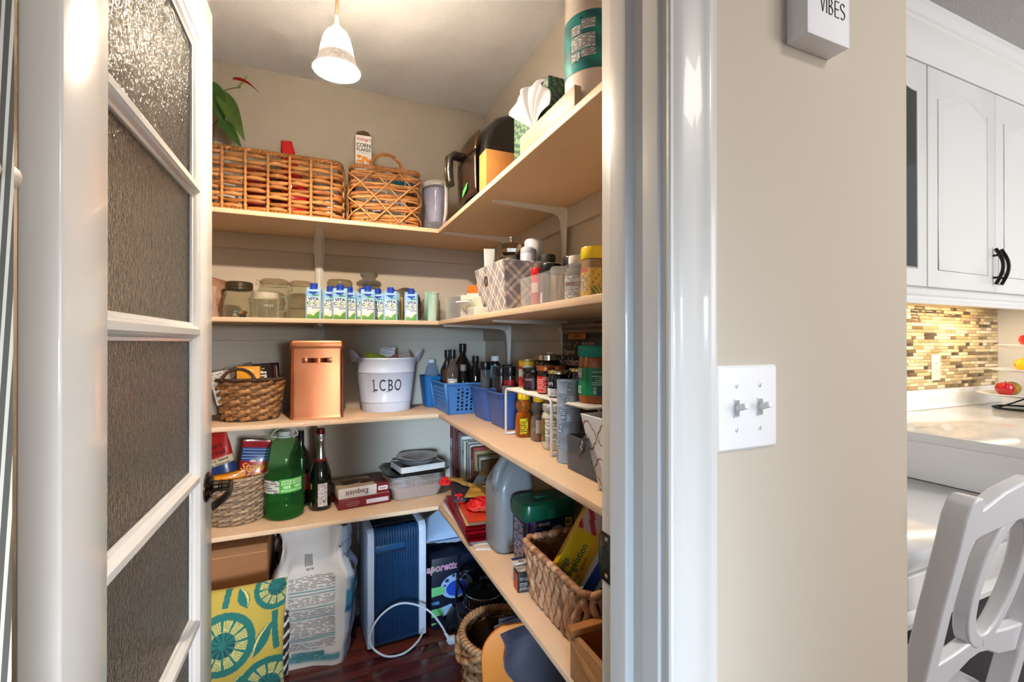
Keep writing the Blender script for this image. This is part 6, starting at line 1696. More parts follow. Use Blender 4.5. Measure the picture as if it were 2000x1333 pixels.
for i in range(4):
    j = (i + 1) % 4
    P0, P1, Q0, Q1 = [Vector(v) for v in (cb[i], cb[j], ctp[i], ctp[j])]
    grid('side', t, (lambda P0, P1, Q0, Q1: lambda a, b: tuple(P0.lerp(P1, a).lerp(Q0.lerp(Q1, a), b)))(P0, P1, Q0, Q1), 90, 90, paint(0.45), color=lambda a, b: trel(0.01 + (a - 0.5) * (0.13 + 0.06 * b), b * h2), thick=0.004)
loft('base', t, [[(x, y, 0.001) for x, y, z in cb], [(x, y, 0.004) for x, y, z in cb]], mat((220, 220, 224), 0.5))
t = thing('pop_can', 'black soft drink can with red and blue round logo in the patterned bin', 'can', (0.585, 0.790, Z3 + 0.006))
lathe('body', t, [(0.025, 0), (0.033, 0.008), (0.033, 0.145), (0.027, 0.160), (0.026, 0.163), (0.0, 0.16)], mat((22, 22, 26), 0.25, 0.4), 32)
mg = cyl(0.0332, -186)
outline(t, mg, ellipse(0.0, 0.140, 0.016, 0.014, 24), (228, 228, 232), 0.0008)
outline(t, mg, ellipse(0.0, 0.140, 0.015, 0.013, 14, 10, 170), (196, 34, 44), 0.0012)
text(t, mg, 'PEPSI', 0.0, 0.136, 0.010, (24, 24, 28), bold=0.02, d=0.0016)
t = thing('label_card', 'small black card with white script hanging on the patterned bin', 'card', (0.515, 0.822, Z3 + 0.085), rot=(R(52), R(16), R(-20)))
box2('card', t, (-0.002, -0.020, -0.020), (0.0, 0.020, 0.020), mat((22, 20, 22), 0.4), 0.0005)
tube('lettering', t, [(-0.0025, 0.012 - 0.006 * i, 0.006 * math.sin(i * 2.2)) for i in range(5)], 0.0010, mat((226, 226, 226), 0.5), 5)

# ================================================================== lowest shelf, back wall
GW = [mat((146, 122, 98), 0.6, var=0.2, scale=60), mat((120, 98, 78), 0.6, var=0.2, scale=60), mat((166, 142, 116), 0.6, var=0.2, scale=60)]
rg = random.Random(15)
t = thing('woven_basket', 'grey-brown twisted seagrass basket full of food bags on the lowest shelf', 'basket', (-0.275, 2.095, Z4))
hyacinth(t, lambda k: oval(0.105 * k, 0.098 * k), 0.172, 19, 26, 0.0062, GW, taper=0.92, amp=0.003, ell=0.9, z0=0.008, rng=rg, seg=6, per=6)
lathe('liner', t, [(0.09, 0.003), (0.092, 0.01), (0.099, 0.165)], mat((70, 56, 44), 0.8), 32, cap0=True, cap1=False, sy=0.93)
rope_loop(t, oval(0.107, 0.10), 0.172, 0.0055, GW[2], 50)
t = thing('rice_bag', 'red rice bag with blue and cream panels tilted in the seagrass basket', 'rice bag', (-0.318, 2.078, Z4 + 0.085), rot=(R(-3), R(-16), R(-6)))
def rice(a, b):
    if b > 0.62: return (176, 30, 24) if b < 0.95 else (150, 24, 20)
    if b > 0.50: return (226, 208, 168)
    if b > 0.36: return (28, 52, 104)
    return (190, 132, 62)
pouch('bag', t, 0.16, 0.26, 0.07, paint(0.35, coat=0.25), seed=61, wr=0.10, color=rice, n=40, nz_=40)
mpf = lambda x, y, d=0.0: Vector((x, -0.035 * (1 - max(0, (y / 0.26 - 0.30) / 0.70) ** 1.7) - 0.0055 - d, y))
text(t, mpf, "Ben's", 0.030, 0.205, 0.026, (70, 14, 16), bold=0.02, d=0.001)
text(t, mpf, 'Original', 0.022, 0.180, 0.026, (96, 16, 16), bold=0.02, d=0.001)
text(t, mpf, 'Natural Select', 0.024, 0.1515, 0.0155, (60, 36, 28), bold=0.01, d=0.001)
text(t, mpf, 'Selection Naturelle', 0.020, 0.138, 0.0135, (60, 36, 28), bold=0.01, d=0.001)
t = thing('stuffing_bag', 'red and blue stuffing mix bag with yellow script in the seagrass basket', 'food bag', (-0.226, 2.070, Z4 + 0.100), rot=(R(-4), R(7), R(4)))
def stuf(a, b):
    if b > 0.86: return (158, 22, 28)
    if b > 0.62: return (30, 76, 140)
    if b > 0.30: return (178, 26, 28)
    return (206, 70, 24)
pouch('bag', t, 0.105, 0.205, 0.06, paint(0.3, coat=0.3), seed=63, wr=0.12, color=stuf, n=40, nz_=40)
mpf = lambda x, y, d=0.0: Vector((x, -0.030 * (1 - max(0, (y / 0.205 - 0.30) / 0.70) ** 1.7) - 0.0055 - d, y))
text(t, mpf, 'Stove', -0.006, 0.106, 0.036, (240, 172, 34), shear=0.35, bold=0.012, d=0.001)
text(t, mpf, 'Top', 0.0, 0.078, 0.036, (240, 172, 34), shear=0.35, bold=0.012, d=0.001)
outline(t, mpf, ellipse(-0.006, 0.128, 0.011, 0.0045, 16), (236, 236, 236), 0.0012)
text(t, mpf, 'KRAFT', -0.006, 0.128, 0.0055, (180, 30, 40), bold=0.02, d=0.002)
text(t, mpf, '$2', -0.036, 0.186, 0.026, (240, 176, 40), shear=0.3, bold=0.02, d=0.001) if 0 else None
for i in range(4): patch(t, mpf, -0.045, 0.136 + 0.011 * i, 0.045, 0.138 + 0.011 * i, (190, 206, 224), 0.001, nx=3, name='fine_print')
t = thing('food_pouch', 'small orange topped food pouch lying at the front of the seagrass basket', 'food bag', (-0.345, 2.045, Z4 + 0.165), rot=(R(5), R(82), R(0)))
pouch('bag', t, 0.05, 0.11, 0.04, paint(0.35, coat=0.2), seed=64, wr=0.1, color=lambda a, b: (226, 140, 24) if a > 0.5 else (150, 110, 90))

# green four-litre jug
GJ = glass((120, 190, 120), 0.03, 1.12)
t = thing('vinegar_jug', 'big green plastic jug half full with white cap on the lowest shelf', 'jug', (-0.104, 2.055, Z4), 0)
R0 = 0.0735
jp = [(0.060, 0.0), (0.069, 0.006), (0.0725, 0.02), (0.0735, 0.035), (0.0715, 0.04), (0.0735, 0.045), (0.0735, 0.062), (0.0715, 0.066), (0.0735, 0.070), (0.0735, 0.088), (0.0715, 0.092), (0.0735, 0.097), (0.0735, 0.215), (0.0700, 0.245), (0.060, 0.275), (0.044, 0.298), (0.026, 0.310), (0.0205, 0.314), (0.0205, 0.322), (0, 0.322)]
GREENJ = clear((196, 232, 196), 0.70, 0.06, (54, 118, 64))
lathe('bottle', t, jp, GREENJ, 40, ang=60)
lathe('liquid', t, [(0.058, 0.003), (0.067, 0.008), (0.0705, 0.022), (0.0705, 0.085), (0.0705, 0.168), (0.0, 0.168)], clear((170, 224, 160), 0.60, 0.05, (64, 140, 72)), 40)
WC = mat((196, 208, 204), 0.4, var=0.03)
jar_cap(t, 0.0225, 0.318, 0.018, WC, 24, name='cap')
tube('carry_handle', t, [(-0.024, 0, 0.315), (-0.046, 0, 0.318), (-0.048, 0, 0.324), (-0.030, -0.006, 0.345), (-0.012, -0.008, 0.351), (0.02, -0.008, 0.351), (0.036, -0.006, 0.345), (0.048, 0, 0.326), (0.046, 0, 0.318), (0.024, 0, 0.315)], 0.0034, WC, 8)
lathe('neck_collar', t, [(0.0245, 0.311), (0.028, 0.313), (0.028, 0.318), (0.0245, 0.32)], WC, 24, cap0=False, cap1=False)
mg = cyl(R0, -94)
patch(t, mg, -0.088, 0.108, -0.010, 0.158, None, 0.0009, nx=12, m=fine_print((214, 214, 208), (96, 96, 96), 0.009), name='label_print')
patch(t, mg, -0.010, 0.108, 0.078, 0.162, (70, 176, 56), 0.0009, nx=14)
for x in (0.016, 0.056):
    for (s_, y, z_) in (("BOTTLES", 0.153, 0.0105), ("BOTTLES", 0.143, 0.0105), ("100%", 0.130, 0.0155), ("RECYCLED", 0.117, 0.0095)):
        text(t, mg, s_, x, y, z_, (238, 244, 232), bold=0.02, d=0.0016, sxy=0.85)
text(t, mg, '4 L', -0.020, 0.113, 0.008, (50, 50, 50), bold=0.02, d=0.0016)
t = thing('wine_bottle', 'dark wine bottle mostly hidden behind the green jug', 'bottle', (-0.048, 2.190, Z4))
lathe('body', t, [(0.034, 0), (0.037, 0.004), (0.037, 0.19), (0.03, 0.215), (0.016, 0.24), (0.0135, 0.25), (0.0135, 0.31), (0, 0.31)], DK, 28)
patch(t, cyl(0.0372, -60), -0.02, 0.06, 0.02, 0.13, (150, 60, 60), 0.0006, nx=6)
# sparkling wine
t = thing('sparkling_wine', 'sparkling wine bottle with silver foil neck and paper label', 'bottle', (0.029, 2.085, Z4))
lathe('body', t, [(0.034, 0.0), (0.040, 0.004), (0.0425, 0.012), (0.0430, 0.05), (0.0430, 0.125), (0.0405, 0.15), (0.034, 0.175), (0.026, 0.197), (0.0185, 0.215), (0, 0.215)], mat((14, 20, 14), 0.06, coat=0.5), 36)
lathe('shoulder_band', t, [(0.0258, 0.1985), (0.0262, 0.1995), (0.0225, 0.2085), (0.0222, 0.208)], mat((150, 40, 36), 0.3, 0.3), 32, cap0=False, cap1=False)
lathe('neck_foil', t, [(0.0228, 0.208), (0.0192, 0.222), (0.0165, 0.250), (0.0155, 0.272), (0.0160, 0.274), (0.0158, 0.278)], mat((190, 186, 182), 0.25, 1.0, var=0.05), 32, cap0=False, cap1=False)
lathe('wire_foil', t, [(0.0160, 0.276), (0.0185, 0.283), (0.0175, 0.292), (0.0190, 0.303), (0.0175, 0.312)], mat((206, 204, 202), 0.2, 1.0, bump=1.0, bscale=160), 32, cap0=False, cap1=False)
lathe('top_foil', t, [(0.0178, 0.310), (0.0182, 0.322), (0.0165, 0.331), (0.008, 0.334), (0, 0.334)], mat((90, 22, 24), 0.25, 0.5, bump=0.4, bscale=200), 28, cap0=False)
mg = cyl(0.0432, -86)
patch(t, mg, -0.014, 0.018, 0.024, 0.112, None, 0.0006, nx=10, m=fine_print((206, 198, 200), (110, 104, 106), 0.0045), name='label_print')
patch(t, mg, -0.012, 0.020, 0.004, 0.028, None, 0.0012, nx=4, m=fine_print((206, 198, 200), (30, 30, 30), 0.012), name='barcode')
patch(t, mg, 0.006, 0.034, 0.013, 0.041, (24, 70, 40), 0.0012, nx=2)
patch(t, mg, -0.046, 0.088, -0.040, 0.112, (206, 160, 50), 0.0006, nx=2)
patch(t, mg, -0.046, 0.020, -0.041, 0.034, (176, 190, 150), 0.0006, nx=2)
# two biscuit boxes
MAR = mat((116, 24, 32), 0.4, var=0.04)
t = thing('biscuit_box', 'maroon biscuit box at the bottom of the pair beside the wine', 'box', (0.193, 2.105, Z4), R(7))
carton('carton', t, 0.215, 0.150, 0.043, MAR)
mp = face_y((0, -0.0752, 0.0215))
patch(t, mp, 0.005, -0.012, 0.098, 0.006, (214, 208, 216), 0.0005)
for i in range(3): text(t, mp, ('- - - - - - -', '- - - - - - - -', '- - - - - -')[i], -0.05, 0.006 - 0.008 * i, 0.012, (232, 214, 206), d=0.0008, bold=0.03)
patch(t, flat((0, 0, 0.0433), (1, 0, 0), (0, 1, 0)), -0.105, -0.073, 0.105, 0.073, (206, 196, 180), 0.0003)
t = thing('biscuit_box', 'white and maroon biscuit box lying upside down on the maroon one', 'box', (0.188, 2.108, Z4 + 0.0440), R(9))
carton('carton', t, 0.208, 0.145, 0.041, mat((226, 220, 214), 0.4, var=0.03))
mp = face_y((0, -0.0727, 0.0205))
patch(t, mp, 0.052, -0.0205, 0.104, 0.0205, (128, 20, 36), 0.0005)
text(t, mp, 'Exquisit', -0.030, -0.001, 0.030, (60, 44, 44), ang=180, d=0.0009, bold=0.006)
outline(t, mp, [(0.060, -0.009), (0.098, -0.009), (0.100, 0.0), (0.098, 0.009), (0.060, 0.009), (0.058, 0.0)], (240, 236, 232), 0.0009)
text(t, mp, 'Lambertz', 0.079, 0.0, 0.0115, (128, 20, 36), d=0.0013, bold=0.02, sxy=0.8) if 0 else text(t, mp, 'Bahlsen', 0.079, 0.0, 0.0115, (128, 20, 36), d=0.0013, bold=0.02, sxy=0.8)
mt = flat((0, 0, 0.0412), (1, 0, 0), (0, 1, 0))
patch(t, mt, -0.104, -0.0725, 0.050, 0.0725, (190, 172, 148), 0.0003)
patch(t, mt, 0.050, -0.0725, 0.104, 0.0725, (104, 26, 36), 0.0003)
for k, (x, y, rx, ry, a) in enumerate(((-0.04, 0.0, 0.045, 0.022, 20), (0.0, 0.02, 0.05, 0.02, -15), (0.03, -0.01, 0.04, 0.02, 30), (-0.06, 0.025, 0.03, 0.015, -30))):
    outline(t, mt, [(x + rx * math.cos(q) * math.cos(R(a)) - ry * math.sin(q) * math.sin(R(a)), y + rx * math.cos(q) * math.sin(R(a)) + ry * math.sin(q) * math.cos(R(a))) for q in [2 * PI * j / 20 for j in range(20)]], (96 + 30 * (k % 2), 72 + 26 * (k % 2), 54 + 20 * (k % 2)), 0.0006 + 0.0003 * k, 'biscuit_print')
text(t, mt, 'Exquisit', -0.03, -0.056, 0.016, (120, 60, 50), ang=180, d=0.0009)

# foil trays
FOIL = mat((222, 222, 225), 0.34, 0.75, var=0.05, bump=0.6, bscale=70)
FOILC = mat((206, 206, 208), 0.22, 1.0, var=0.05, bump=0.9, bscale=260)
cx, cy = 0.425, 2.118
def foil_tray(label, z, h, rim=0.006, first=False):
    t = thing('foil_tray', label, 'foil tray', (cx, cy, z), R(5), 'stack of foil trays')
    return t
n = 64
def crimp_ring(w, d, r, z, amp):
    base = rrect(w, d, r, z, 10)
    out = []
    for i, p in enumerate(base):
        q = 1 + amp * (1 if i % 2 else -1)
        out.append((p[0] * q, p[1] * q, p[2]))
    return out
t0 = foil_tray('bottom foil baking tray of the stack on the lowest shelf', Z4, 0.1)
loft('tray', t0, [crimp_ring(0.205, 0.125, 0.03, 0.0, 0.0), crimp_ring(0.212, 0.132, 0.03, 0.006, 0.008), crimp_ring(0.236, 0.160, 0.035, 0.055, 0.012), crimp_ring(0.256, 0.180, 0.04, 0.057, 0.003), crimp_ring(0.258, 0.182, 0.04, 0.0595, 0.003), crimp_ring(0.236, 0.160, 0.035, 0.0590, 0.003), crimp_ring(0.21, 0.13, 0.03, 0.01, 0.003)], FOIL, ang=50)
rims = []
for i in range(7):
    t = foil_tray(('second', 'third', 'fourth', 'fifth', 'sixth', 'seventh', 'topmost')[i] + ' nested foil tray of the stack, showing its crimped rim', Z4 + 0.0602 + 0.0068 * i, 0.1)
    t.rotation_euler = (0, 0, R(5 + (i % 3 - 1) * 0.6))
    if i == 0:
        trim = loft('tray', t, [crimp_ring(0.236, 0.160, 0.035, 0.0, 0.003), crimp_ring(0.258, 0.182, 0.04, 0.0, 0.004), crimp_ring(0.260, 0.184, 0.04, 0.004, 0.004), crimp_ring(0.256, 0.180, 0.04, 0.0062, 0.004), crimp_ring(0.236, 0.160, 0.035, 0.0062, 0.003)], FOILC, ang=40)
    else:
        o = trim.copy(); COL.objects.link(o); o.parent = t
t = thing('roasting_pan', 'dark metal baking pan with rolled rim on top of the foil trays', 'pan', (cx, cy, Z4 + 0.1082), R(6))
PANM = mat((66, 66, 70), 0.25, 0.9, var=0.06)
loft('pan', t, [rrect(0.24, 0.165, 0.03, 0.0), rrect(0.262, 0.188, 0.035, 0.006), rrect(0.286, 0.206, 0.04, 0.010), rrect(0.288, 0.208, 0.04, 0.012), rrect(0.284, 0.204, 0.04, 0.0135), rrect(0.26, 0.184, 0.035, 0.011), rrect(0.235, 0.16, 0.03, 0.004)], PANM, ang=40)
t = thing('gift_box_tray', 'white rimmed black tray lid lying on the dark baking pan', 'lid', (cx + 0.016, cy - 0.004, Z4 + 0.1195), R(9))
loft('tray', t, [rrect(0.205, 0.150, 0.003, 0.0), rrect(0.206, 0.151, 0.003, 0.026), rrect(0.200, 0.145, 0.003, 0.026), rrect(0.199, 0.144, 0.003, 0.018)], mat((214, 210, 204), 0.45, var=0.03), smooth=False)
box2('inner', t, (-0.099, -0.0715, 0.018), (0.099, 0.0715, 0.0188), mat((26, 26, 28), 0.4))
for i in range(2):
    t = thing('pie_plate', ('plain round foil pie plate under the tied one', 'round foil pie plate tied with red ribbon on top of the stack')[i], 'pie plate', (cx + 0.014, cy - 0.004, Z4 + 0.1390 + 0.009 * i), R(20 * i), 'foil pie plates')
    wob = lambda a, z: 1 + (0.006 * math.cos(a * 46) if z > 0.004 else 0)
    lathe('plate', t, [(0.0, 0.0), (0.060, 0.0), (0.066, 0.003), (0.084, 0.022), (0.092, 0.0235), (0.094, 0.026), (0.091, 0.027), (0.083, 0.0245), (0.064, 0.005), (0.058, 0.002), (0.0, 0.002)], FOIL, 92, wob=wob, ang=60)
    if i:
        tube('ribbon', t, [(0.096 * math.cos(R(a)), 0.096 * math.sin(R(a)) , zz) for a, zz in ((-62, 0.0), (-62, 0.024))] + [(0.07 * math.cos(R(-62)), 0.07 * math.sin(R(-62)), 0.012), (0, 0, 0.006), (0.07 * math.cos(R(118)), 0.07 * math.sin(R(118)), 0.012), (0.094 * math.cos(R(118)), 0.094 * math.sin(R(118)), 0.028)], 0.0013, mat((150, 26, 34), 0.5), 6)

# ================================================================== lowest shelf, corner and side wall
# cookery books, spines towards the room
books = [(0.038, 0.285, 0.19, (92, 24, 34), 'tall maroon book in the corner with pale photo cover'), (0.022, 0.272, 0.18, (120, 40, 36), 'red book with gold spine line beside the corner'), (0.020, 0.262, 0.18, (70, 24, 26), 'dark red cookbook with white spine lettering'),
         (0.032, 0.246, 0.17, (206, 208, 204), 'pale grey cookbook with a drawn stem on the spine'), (0.024, 0.232, 0.17, (186, 184, 168), 'beige book with a flower on the spine'), (0.012, 0.226, 0.16, (90, 86, 80), 'thin dark grey book in the row'),
         (0.014, 0.230, 0.16, (196, 194, 186), 'thin cream book in the row'), (0.012, 0.222, 0.16, (120, 128, 120), 'thin grey-green book in the row'), (0.016, 0.225, 0.16, (206, 204, 200), 'white book after the grey-green one'), (0.014, 0.215, 0.16, (60, 66, 80), 'thin navy book in the row'),
         (0.018, 0.22, 0.16, (150, 44, 36), 'red-brown book near the end of the row'), (0.02, 0.21, 0.16, (176, 140, 96), 'tan book near the end of the row'), (0.02, 0.20, 0.16, (206, 190, 150), 'cream book last but one of the row'), (0.018, 0.2, 0.16, (80, 90, 60), 'olive book near the end of the row'), (0.02, 0.2, 0.16, (190, 180, 160), 'pale book third from the end of the row'), (0.018, 0.19, 0.16, (90, 60, 40), 'brown book second from the end of the row'), (0.02, 0.19, 0.16, (120, 84, 50), 'tan-brown book closing the row')]
yb_ = 2.226
for i, (w, h, d, c, lb) in enumerate(books):
    w *= 1.18
    yb_ -= w + 0.0012
    t = thing('cookbook', lb, 'book', (0.815 - d / 2, yb_ + w / 2, Z4), 0, 'row of cookbooks')
    CV = mat(c, 0.5, var=0.05)
    box2('cover', t, (-d / 2, -w / 2, 0.0), (-d / 2 + 0.003, w / 2, h), CV, 0.001)
    box2('cover', t, (-d / 2 + 0.003, -w / 2, 0.0), (d / 2, -w / 2 + 0.0022, h), CV, 0.0004)
    box2('cover', t, (-d / 2 + 0.003, w / 2 - 0.0022, 0.0), (d / 2, w / 2, h), CV, 0.0004)
    box2('pages', t, (-d / 2 + 0.003, -w / 2 + 0.0022, 0.004), (d / 2 - 0.004, w / 2 - 0.0022, h - 0.004), mat((222, 214, 196), 0.8, var=0.04))
    mp = flat((-d / 2 - 0.0002, 0, 0), (0, 0, -1), (0, -1, 0))      # spine lettering runs down
    mp = flat((-d / 2 - 0.0003, 0, h / 2), (0, 0, 1), (0, 1, 0))
    if i == 2: text(t, mp, 'FEAST TO FEAST', 0.02, 0.0, 0.018, (226, 206, 196), d=0.0005)
    elif i == 1: patch(t, mp, -h / 2 + 0.01, -0.002, h / 2 - 0.01, 0.002, (206, 170, 90), 0.0004, name='spine_line')
    elif i == 3: tube('spine_print', t, [mp(-0.05, 0.002, 0.0005), mp(0.0, -0.002, 0.0005), mp(0.06, 0.0, 0.0005)], 0.0012, mat((40, 44, 50), 0.6), 5); outline(t, mp, ellipse(0.07, 0, 0.006, 0.004, 14), (40, 44, 50), 0.0006)
    elif i == 4: outline(t, mp, ellipse(0.06, 0, 0.012, 0.008, 16), (96, 84, 74), 0.0005)
    elif i == 0:
        patch(t, flat((-d / 2 - 0.0003, 0, 0), (0, -1, 0), (0, 0, 1)), -0.019, 0.03, 0.019, 0.22, None, 0.0005, nx=10, ny=30, color=lambda a, b: (200, 200, 210) if noise.noise(Vector((a * 3, b * 5, 3))) > -0.1 else (120, 110, 130), name='cover_photo')
    elif i > 5: patch(t, mp, -h * 0.3, -w * 0.22, h * 0.25, w * 0.22, None, 0.0004, m=fine_print(c, (40, 40, 40) if sum(c) > 300 else (214, 206, 190), w * 0.5), name='spine_print')

# pile of flat gift bags
def flat_bag(name, label, cat, loc, rz, w, l, h, m, tilt=(0, 0), group=None, wav=0.004, seed=0, color=None):
    t = thing(name, label, cat, loc, group=group, rot=(R(tilt[0]), R(tilt[1]), R(rz)))
    def f(side):
        def g(u, v):
            x, y = (u - 0.5) * w, (v - 0.5) * l
            e = min(u, 1 - u, v, 1 - v)
            th = h * min(1, (e / 0.06) ** 0.6 if e > 0 else 0)
            k = noise.noise(Vector((x * 16 + seed, y * 16, seed * 1.7))) * wav
            return (x, y, (th if side else 0.0006) + k + wav)
        return g
    vs, fs, cs = [], [], []
    nu, nv = 18, 22
    for s in (0, 1):
        o = len(vs)
        for j in range(nv + 1):
            for i in range(nu + 1):
                vs.append(f(s)(i / nu, j / nv))
                if color: cs.append(lin(color(i / nu, j / nv)))
        for j in range(nv):
            for i in range(nu):
                q = o + j * (nu + 1) + i
                fs.append((q, q + 1, q + nu + 2, q + nu + 1) if s else (q, q + nu + 1, q + nu + 2, q + 1))
    link('bag', mesh('bag', vs, fs, m, True, None, cs if color else None), t)
    return t
REDF = mat((140, 12, 26), 0.28, 0.15, var=0.1, scale=200, coat=0.3)
REDB = mat((186, 20, 24), 0.35, var=0.12, scale=60)
gb = [('white folded gift bag at the bottom of the pile', (214, 206, 196), 0, 0.200, 0.46), ('lowest glossy dark red gift bag of the pile', None, -4, 0.205, 0.44), ('second glossy dark red gift bag of the pile', None, -7, 0.205, 0.43), ('third glossy dark red gift bag of the pile', None, -5, 0.200, 0.42), ('fourth glossy dark red gift bag of the pile', None, -9, 0.195, 0.40), ('cream gift bag in the middle of the pile', (206, 168, 122), -8, 0.195, 0.38), ('bright orange-red gift bag under the tassels', (196, 58, 26), -6, 0.185, 0.38)]
z = Z4
for i, (lb, c, a, w, l) in enumerate(gb):
    t = flat_bag('gift_bag', lb, 'gift bag', (0.598 + 0.003 * (i % 3), 1.705 - 0.004 * i, z), a, w, l, 0.007, mat(c, 0.4, var=0.06) if c else REDF, group='pile of flat gift bags', seed=i * 2.3, wav=0.0022)
    z += 0.0122
t = flat_bag('gift_bag', 'navy blue gift bag with gold cord handles on the pile', 'gift bag', (0.585, 1.775, z), -14, 0.155, 0.25, 0.014, mat((26, 26, 46), 0.6, var=0.15, scale=120), group='pile of flat gift bags', seed=31, wav=0.006)
GOLD = mat((206, 166, 96), 0.35, 0.6, var=0.2, scale=300)
for k in range(7):
    pts = []
    for i in range(22):
        u = i / 21
        pts.append((-0.082 + 0.15 * u + 0.01 * math.sin(i * 1.1 + k), 0.10 - 0.19 * u + 0.012 * math.sin(i * 0.9 + k * 1.7) - 0.006 * k + 0.02, 0.0265 + 0.003 * math.sin(i * 1.3 + k * 2) + 0.0012 * k))
    tube('cord', t, pts, 0.0022, GOLD, 6)
for k in range(14):
    tube('tassel', t, [(-0.075 + 0.004 * (k % 4), 0.115 - 0.006 * k * 0.5, 0.026), (-0.06 + 0.006 * (k % 5), 0.095 - 0.005 * k, 0.033 + 0.001 * (k % 3)), (-0.03 + 0.009 * (k % 3), 0.085 - 0.007 * k, 0.030)], 0.0015, GOLD, 5)
def puff(label, loc, rx, ry, rz_, m, seed):
    t = thing('tissue_puff', label, 'gift tissue', loc)
    vs, fs = [], []
    n1, n2 = 28, 14
    for j in range(n2 + 1):
        ph = PI / 2 * j / n2
        for i in range(n1):
            a = 2 * PI * i / n1
            k = 1 + 0.35 * noise.noise(Vector((math.cos(a) * 2.2 + seed, math.sin(a) * 2.2, ph * 2.5)))
            vs.append((rx * k * math.cos(a) * math.cos(ph), ry * k * math.sin(a) * math.cos(ph), max(0.0005, rz_ * k * math.sin(ph))))
    for j in range(n2):
        for i in range(n1):
            q = (i + 1) % n1
            fs.append((j * n1 + i, j * n1 + q, (j + 1) * n1 + q, (j + 1) * n1 + i))
    fs.append(tuple(range(n1 - 1, -1, -1)))
    link('tissue', mesh('tissue', vs, fs, m), t)
RT = mat((204, 16, 20), 0.55, var=0.12, scale=40, bump=0.6, bscale=90)
puff('crumpled bright red tissue at the near end of the gift bags', (0.565, 1.600, z + 0.002), 0.050, 0.045, 0.032, RT, 1.0)
puff('crumpled red tissue tuck at the edge of the navy bag', (0.515, 1.700, z + 0.002), 0.022, 0.035, 0.022, RT, 4.0)
puff('red tissue tip at the far corner of the gift bag pile', (0.520, 1.925, z + 0.0), 0.026, 0.026, 0.028, RT, 7.0)
t = thing('ribbon_bundle', 'gold ribbon strands spread on the near end of the gift bags', 'ribbon', (0.60, 1.535, z + 0.004))
for k in range(8):
    tube('ribbon', t, [(-0.07 + 0.006 * k, 0.03 - 0.004 * k, 0.0025), (0.0, 0.012 - 0.005 * k, 0.009 + 0.001 * (k % 3)), (0.085, 0.004 - 0.006 * k, 0.0025)], 0.0022, mat((206, 150, 100), 0.3, 0.5) if k % 2 else mat((200, 76, 30), 0.35, 0.3), 6, ell=0.5)
GB = lambda a, b: (150, 158, 150) if (0.32 < b < 0.66 and abs(a - 0.5) < 0.5 and not (abs(b - 0.49) < 0.05 and abs(a - 0.5) < 0.2)) else ((70, 76, 76) if 0.32 < b < 0.66 else ((206, 150, 62) if noise.noise(Vector((a * 5, b * 9, 1))) > 0.05 else (150, 112, 36)))
t = flat_bag('gift_bag', 'gold printed gift bag with a grey-green picture panel on top of the pile', 'gift bag', (0.660, 1.735, z + 0.044), -34, 0.150, 0.285, 0.010, paint(0.4, coat=0.2), tilt=(7, -5), seed=41, wav=0.003, color=GB)
tube('bow', t, [(-0.02, -0.075, 0.016), (-0.005, -0.085, 0.019), (0.004, -0.08, 0.018), (-0.004, -0.07, 0.017), (0.008, -0.09, 0.017)], 0.0012, mat((236, 214, 170), 0.5), 5)
t = flat_bag('gift_bag', 'brown and dark red gift bag lying behind the gold one', 'gift bag', (0.700, 1.900, z + 0.030), -30, 0.11, 0.22, 0.010, paint(0.45), tilt=(2, 4), seed=47, wav=0.003, color=lambda a, b: (96, 30, 20) if b < 0.4 else (128, 78, 34))
t = thing('paper_slip', 'small white paper slip at the near end of the gift bags', 'paper', (0.525, 1.462, Z4), R(-20))
box2('slip', t, (-0.025, -0.017, 0.0), (0.025, 0.017, 0.003), mat((222, 210, 200), 0.6), 0.0006)

# white plastic jug
HD = mat((142, 143, 143), 0.35, var=0.03, trans=0.25, coat=0.1)
t = thing('plastic_jug', 'empty translucent white plastic jug with moulded handle', 'jug', (0.617, 1.455, Z4), R(0))
W2 = 0.140
rings = [rrect(W2 * 0.90, W2 * 0.90, 0.03, 0.0), rrect(W2 * 0.98, W2 * 0.98, 0.035, 0.008), rrect(W2, W2, 0.035, 0.02), rrect(W2, W2, 0.035, 0.205), rrect(W2 * 0.97, W2 * 0.97, 0.036, 0.222), rrect(W2 * 0.80, W2 * 0.86, 0.04, 0.262, cx=0.01), rrect(W2 * 0.52, W2 * 0.60, 0.035, 0.300, cx=0.018), rrect(0.044, 0.044, 0.0215, 0.318, cx=0.022), rrect(0.040, 0.040, 0.0195, 0.338, cx=0.022)]
loft('body', t, rings, HD, ang=55)
tube('handle', t, [(-0.060, -0.040, 0.205), (-0.064, -0.040, 0.235), (-0.052, -0.036, 0.272), (-0.028, -0.028, 0.305), (0.004, -0.012, 0.318)], lambda u: 0.0145 + 0.002 * math.sin(PI * u), HD, 12)
for z_ in (0.032, 0.19):
    tube('moulded_line', t, [(-0.03, -0.0705, z_), (0.01, -0.0708, z_), (0.03, -0.0705, z_)], 0.0016, HD, 6)
lathe('cap', t, [(0.021, 0.336), (0.0215, 0.338), (0.0215, 0.35), (0.019, 0.352), (0, 0.352)], mat((206, 208, 210), 0.4), 24, loc=(0.022, 0, 0))

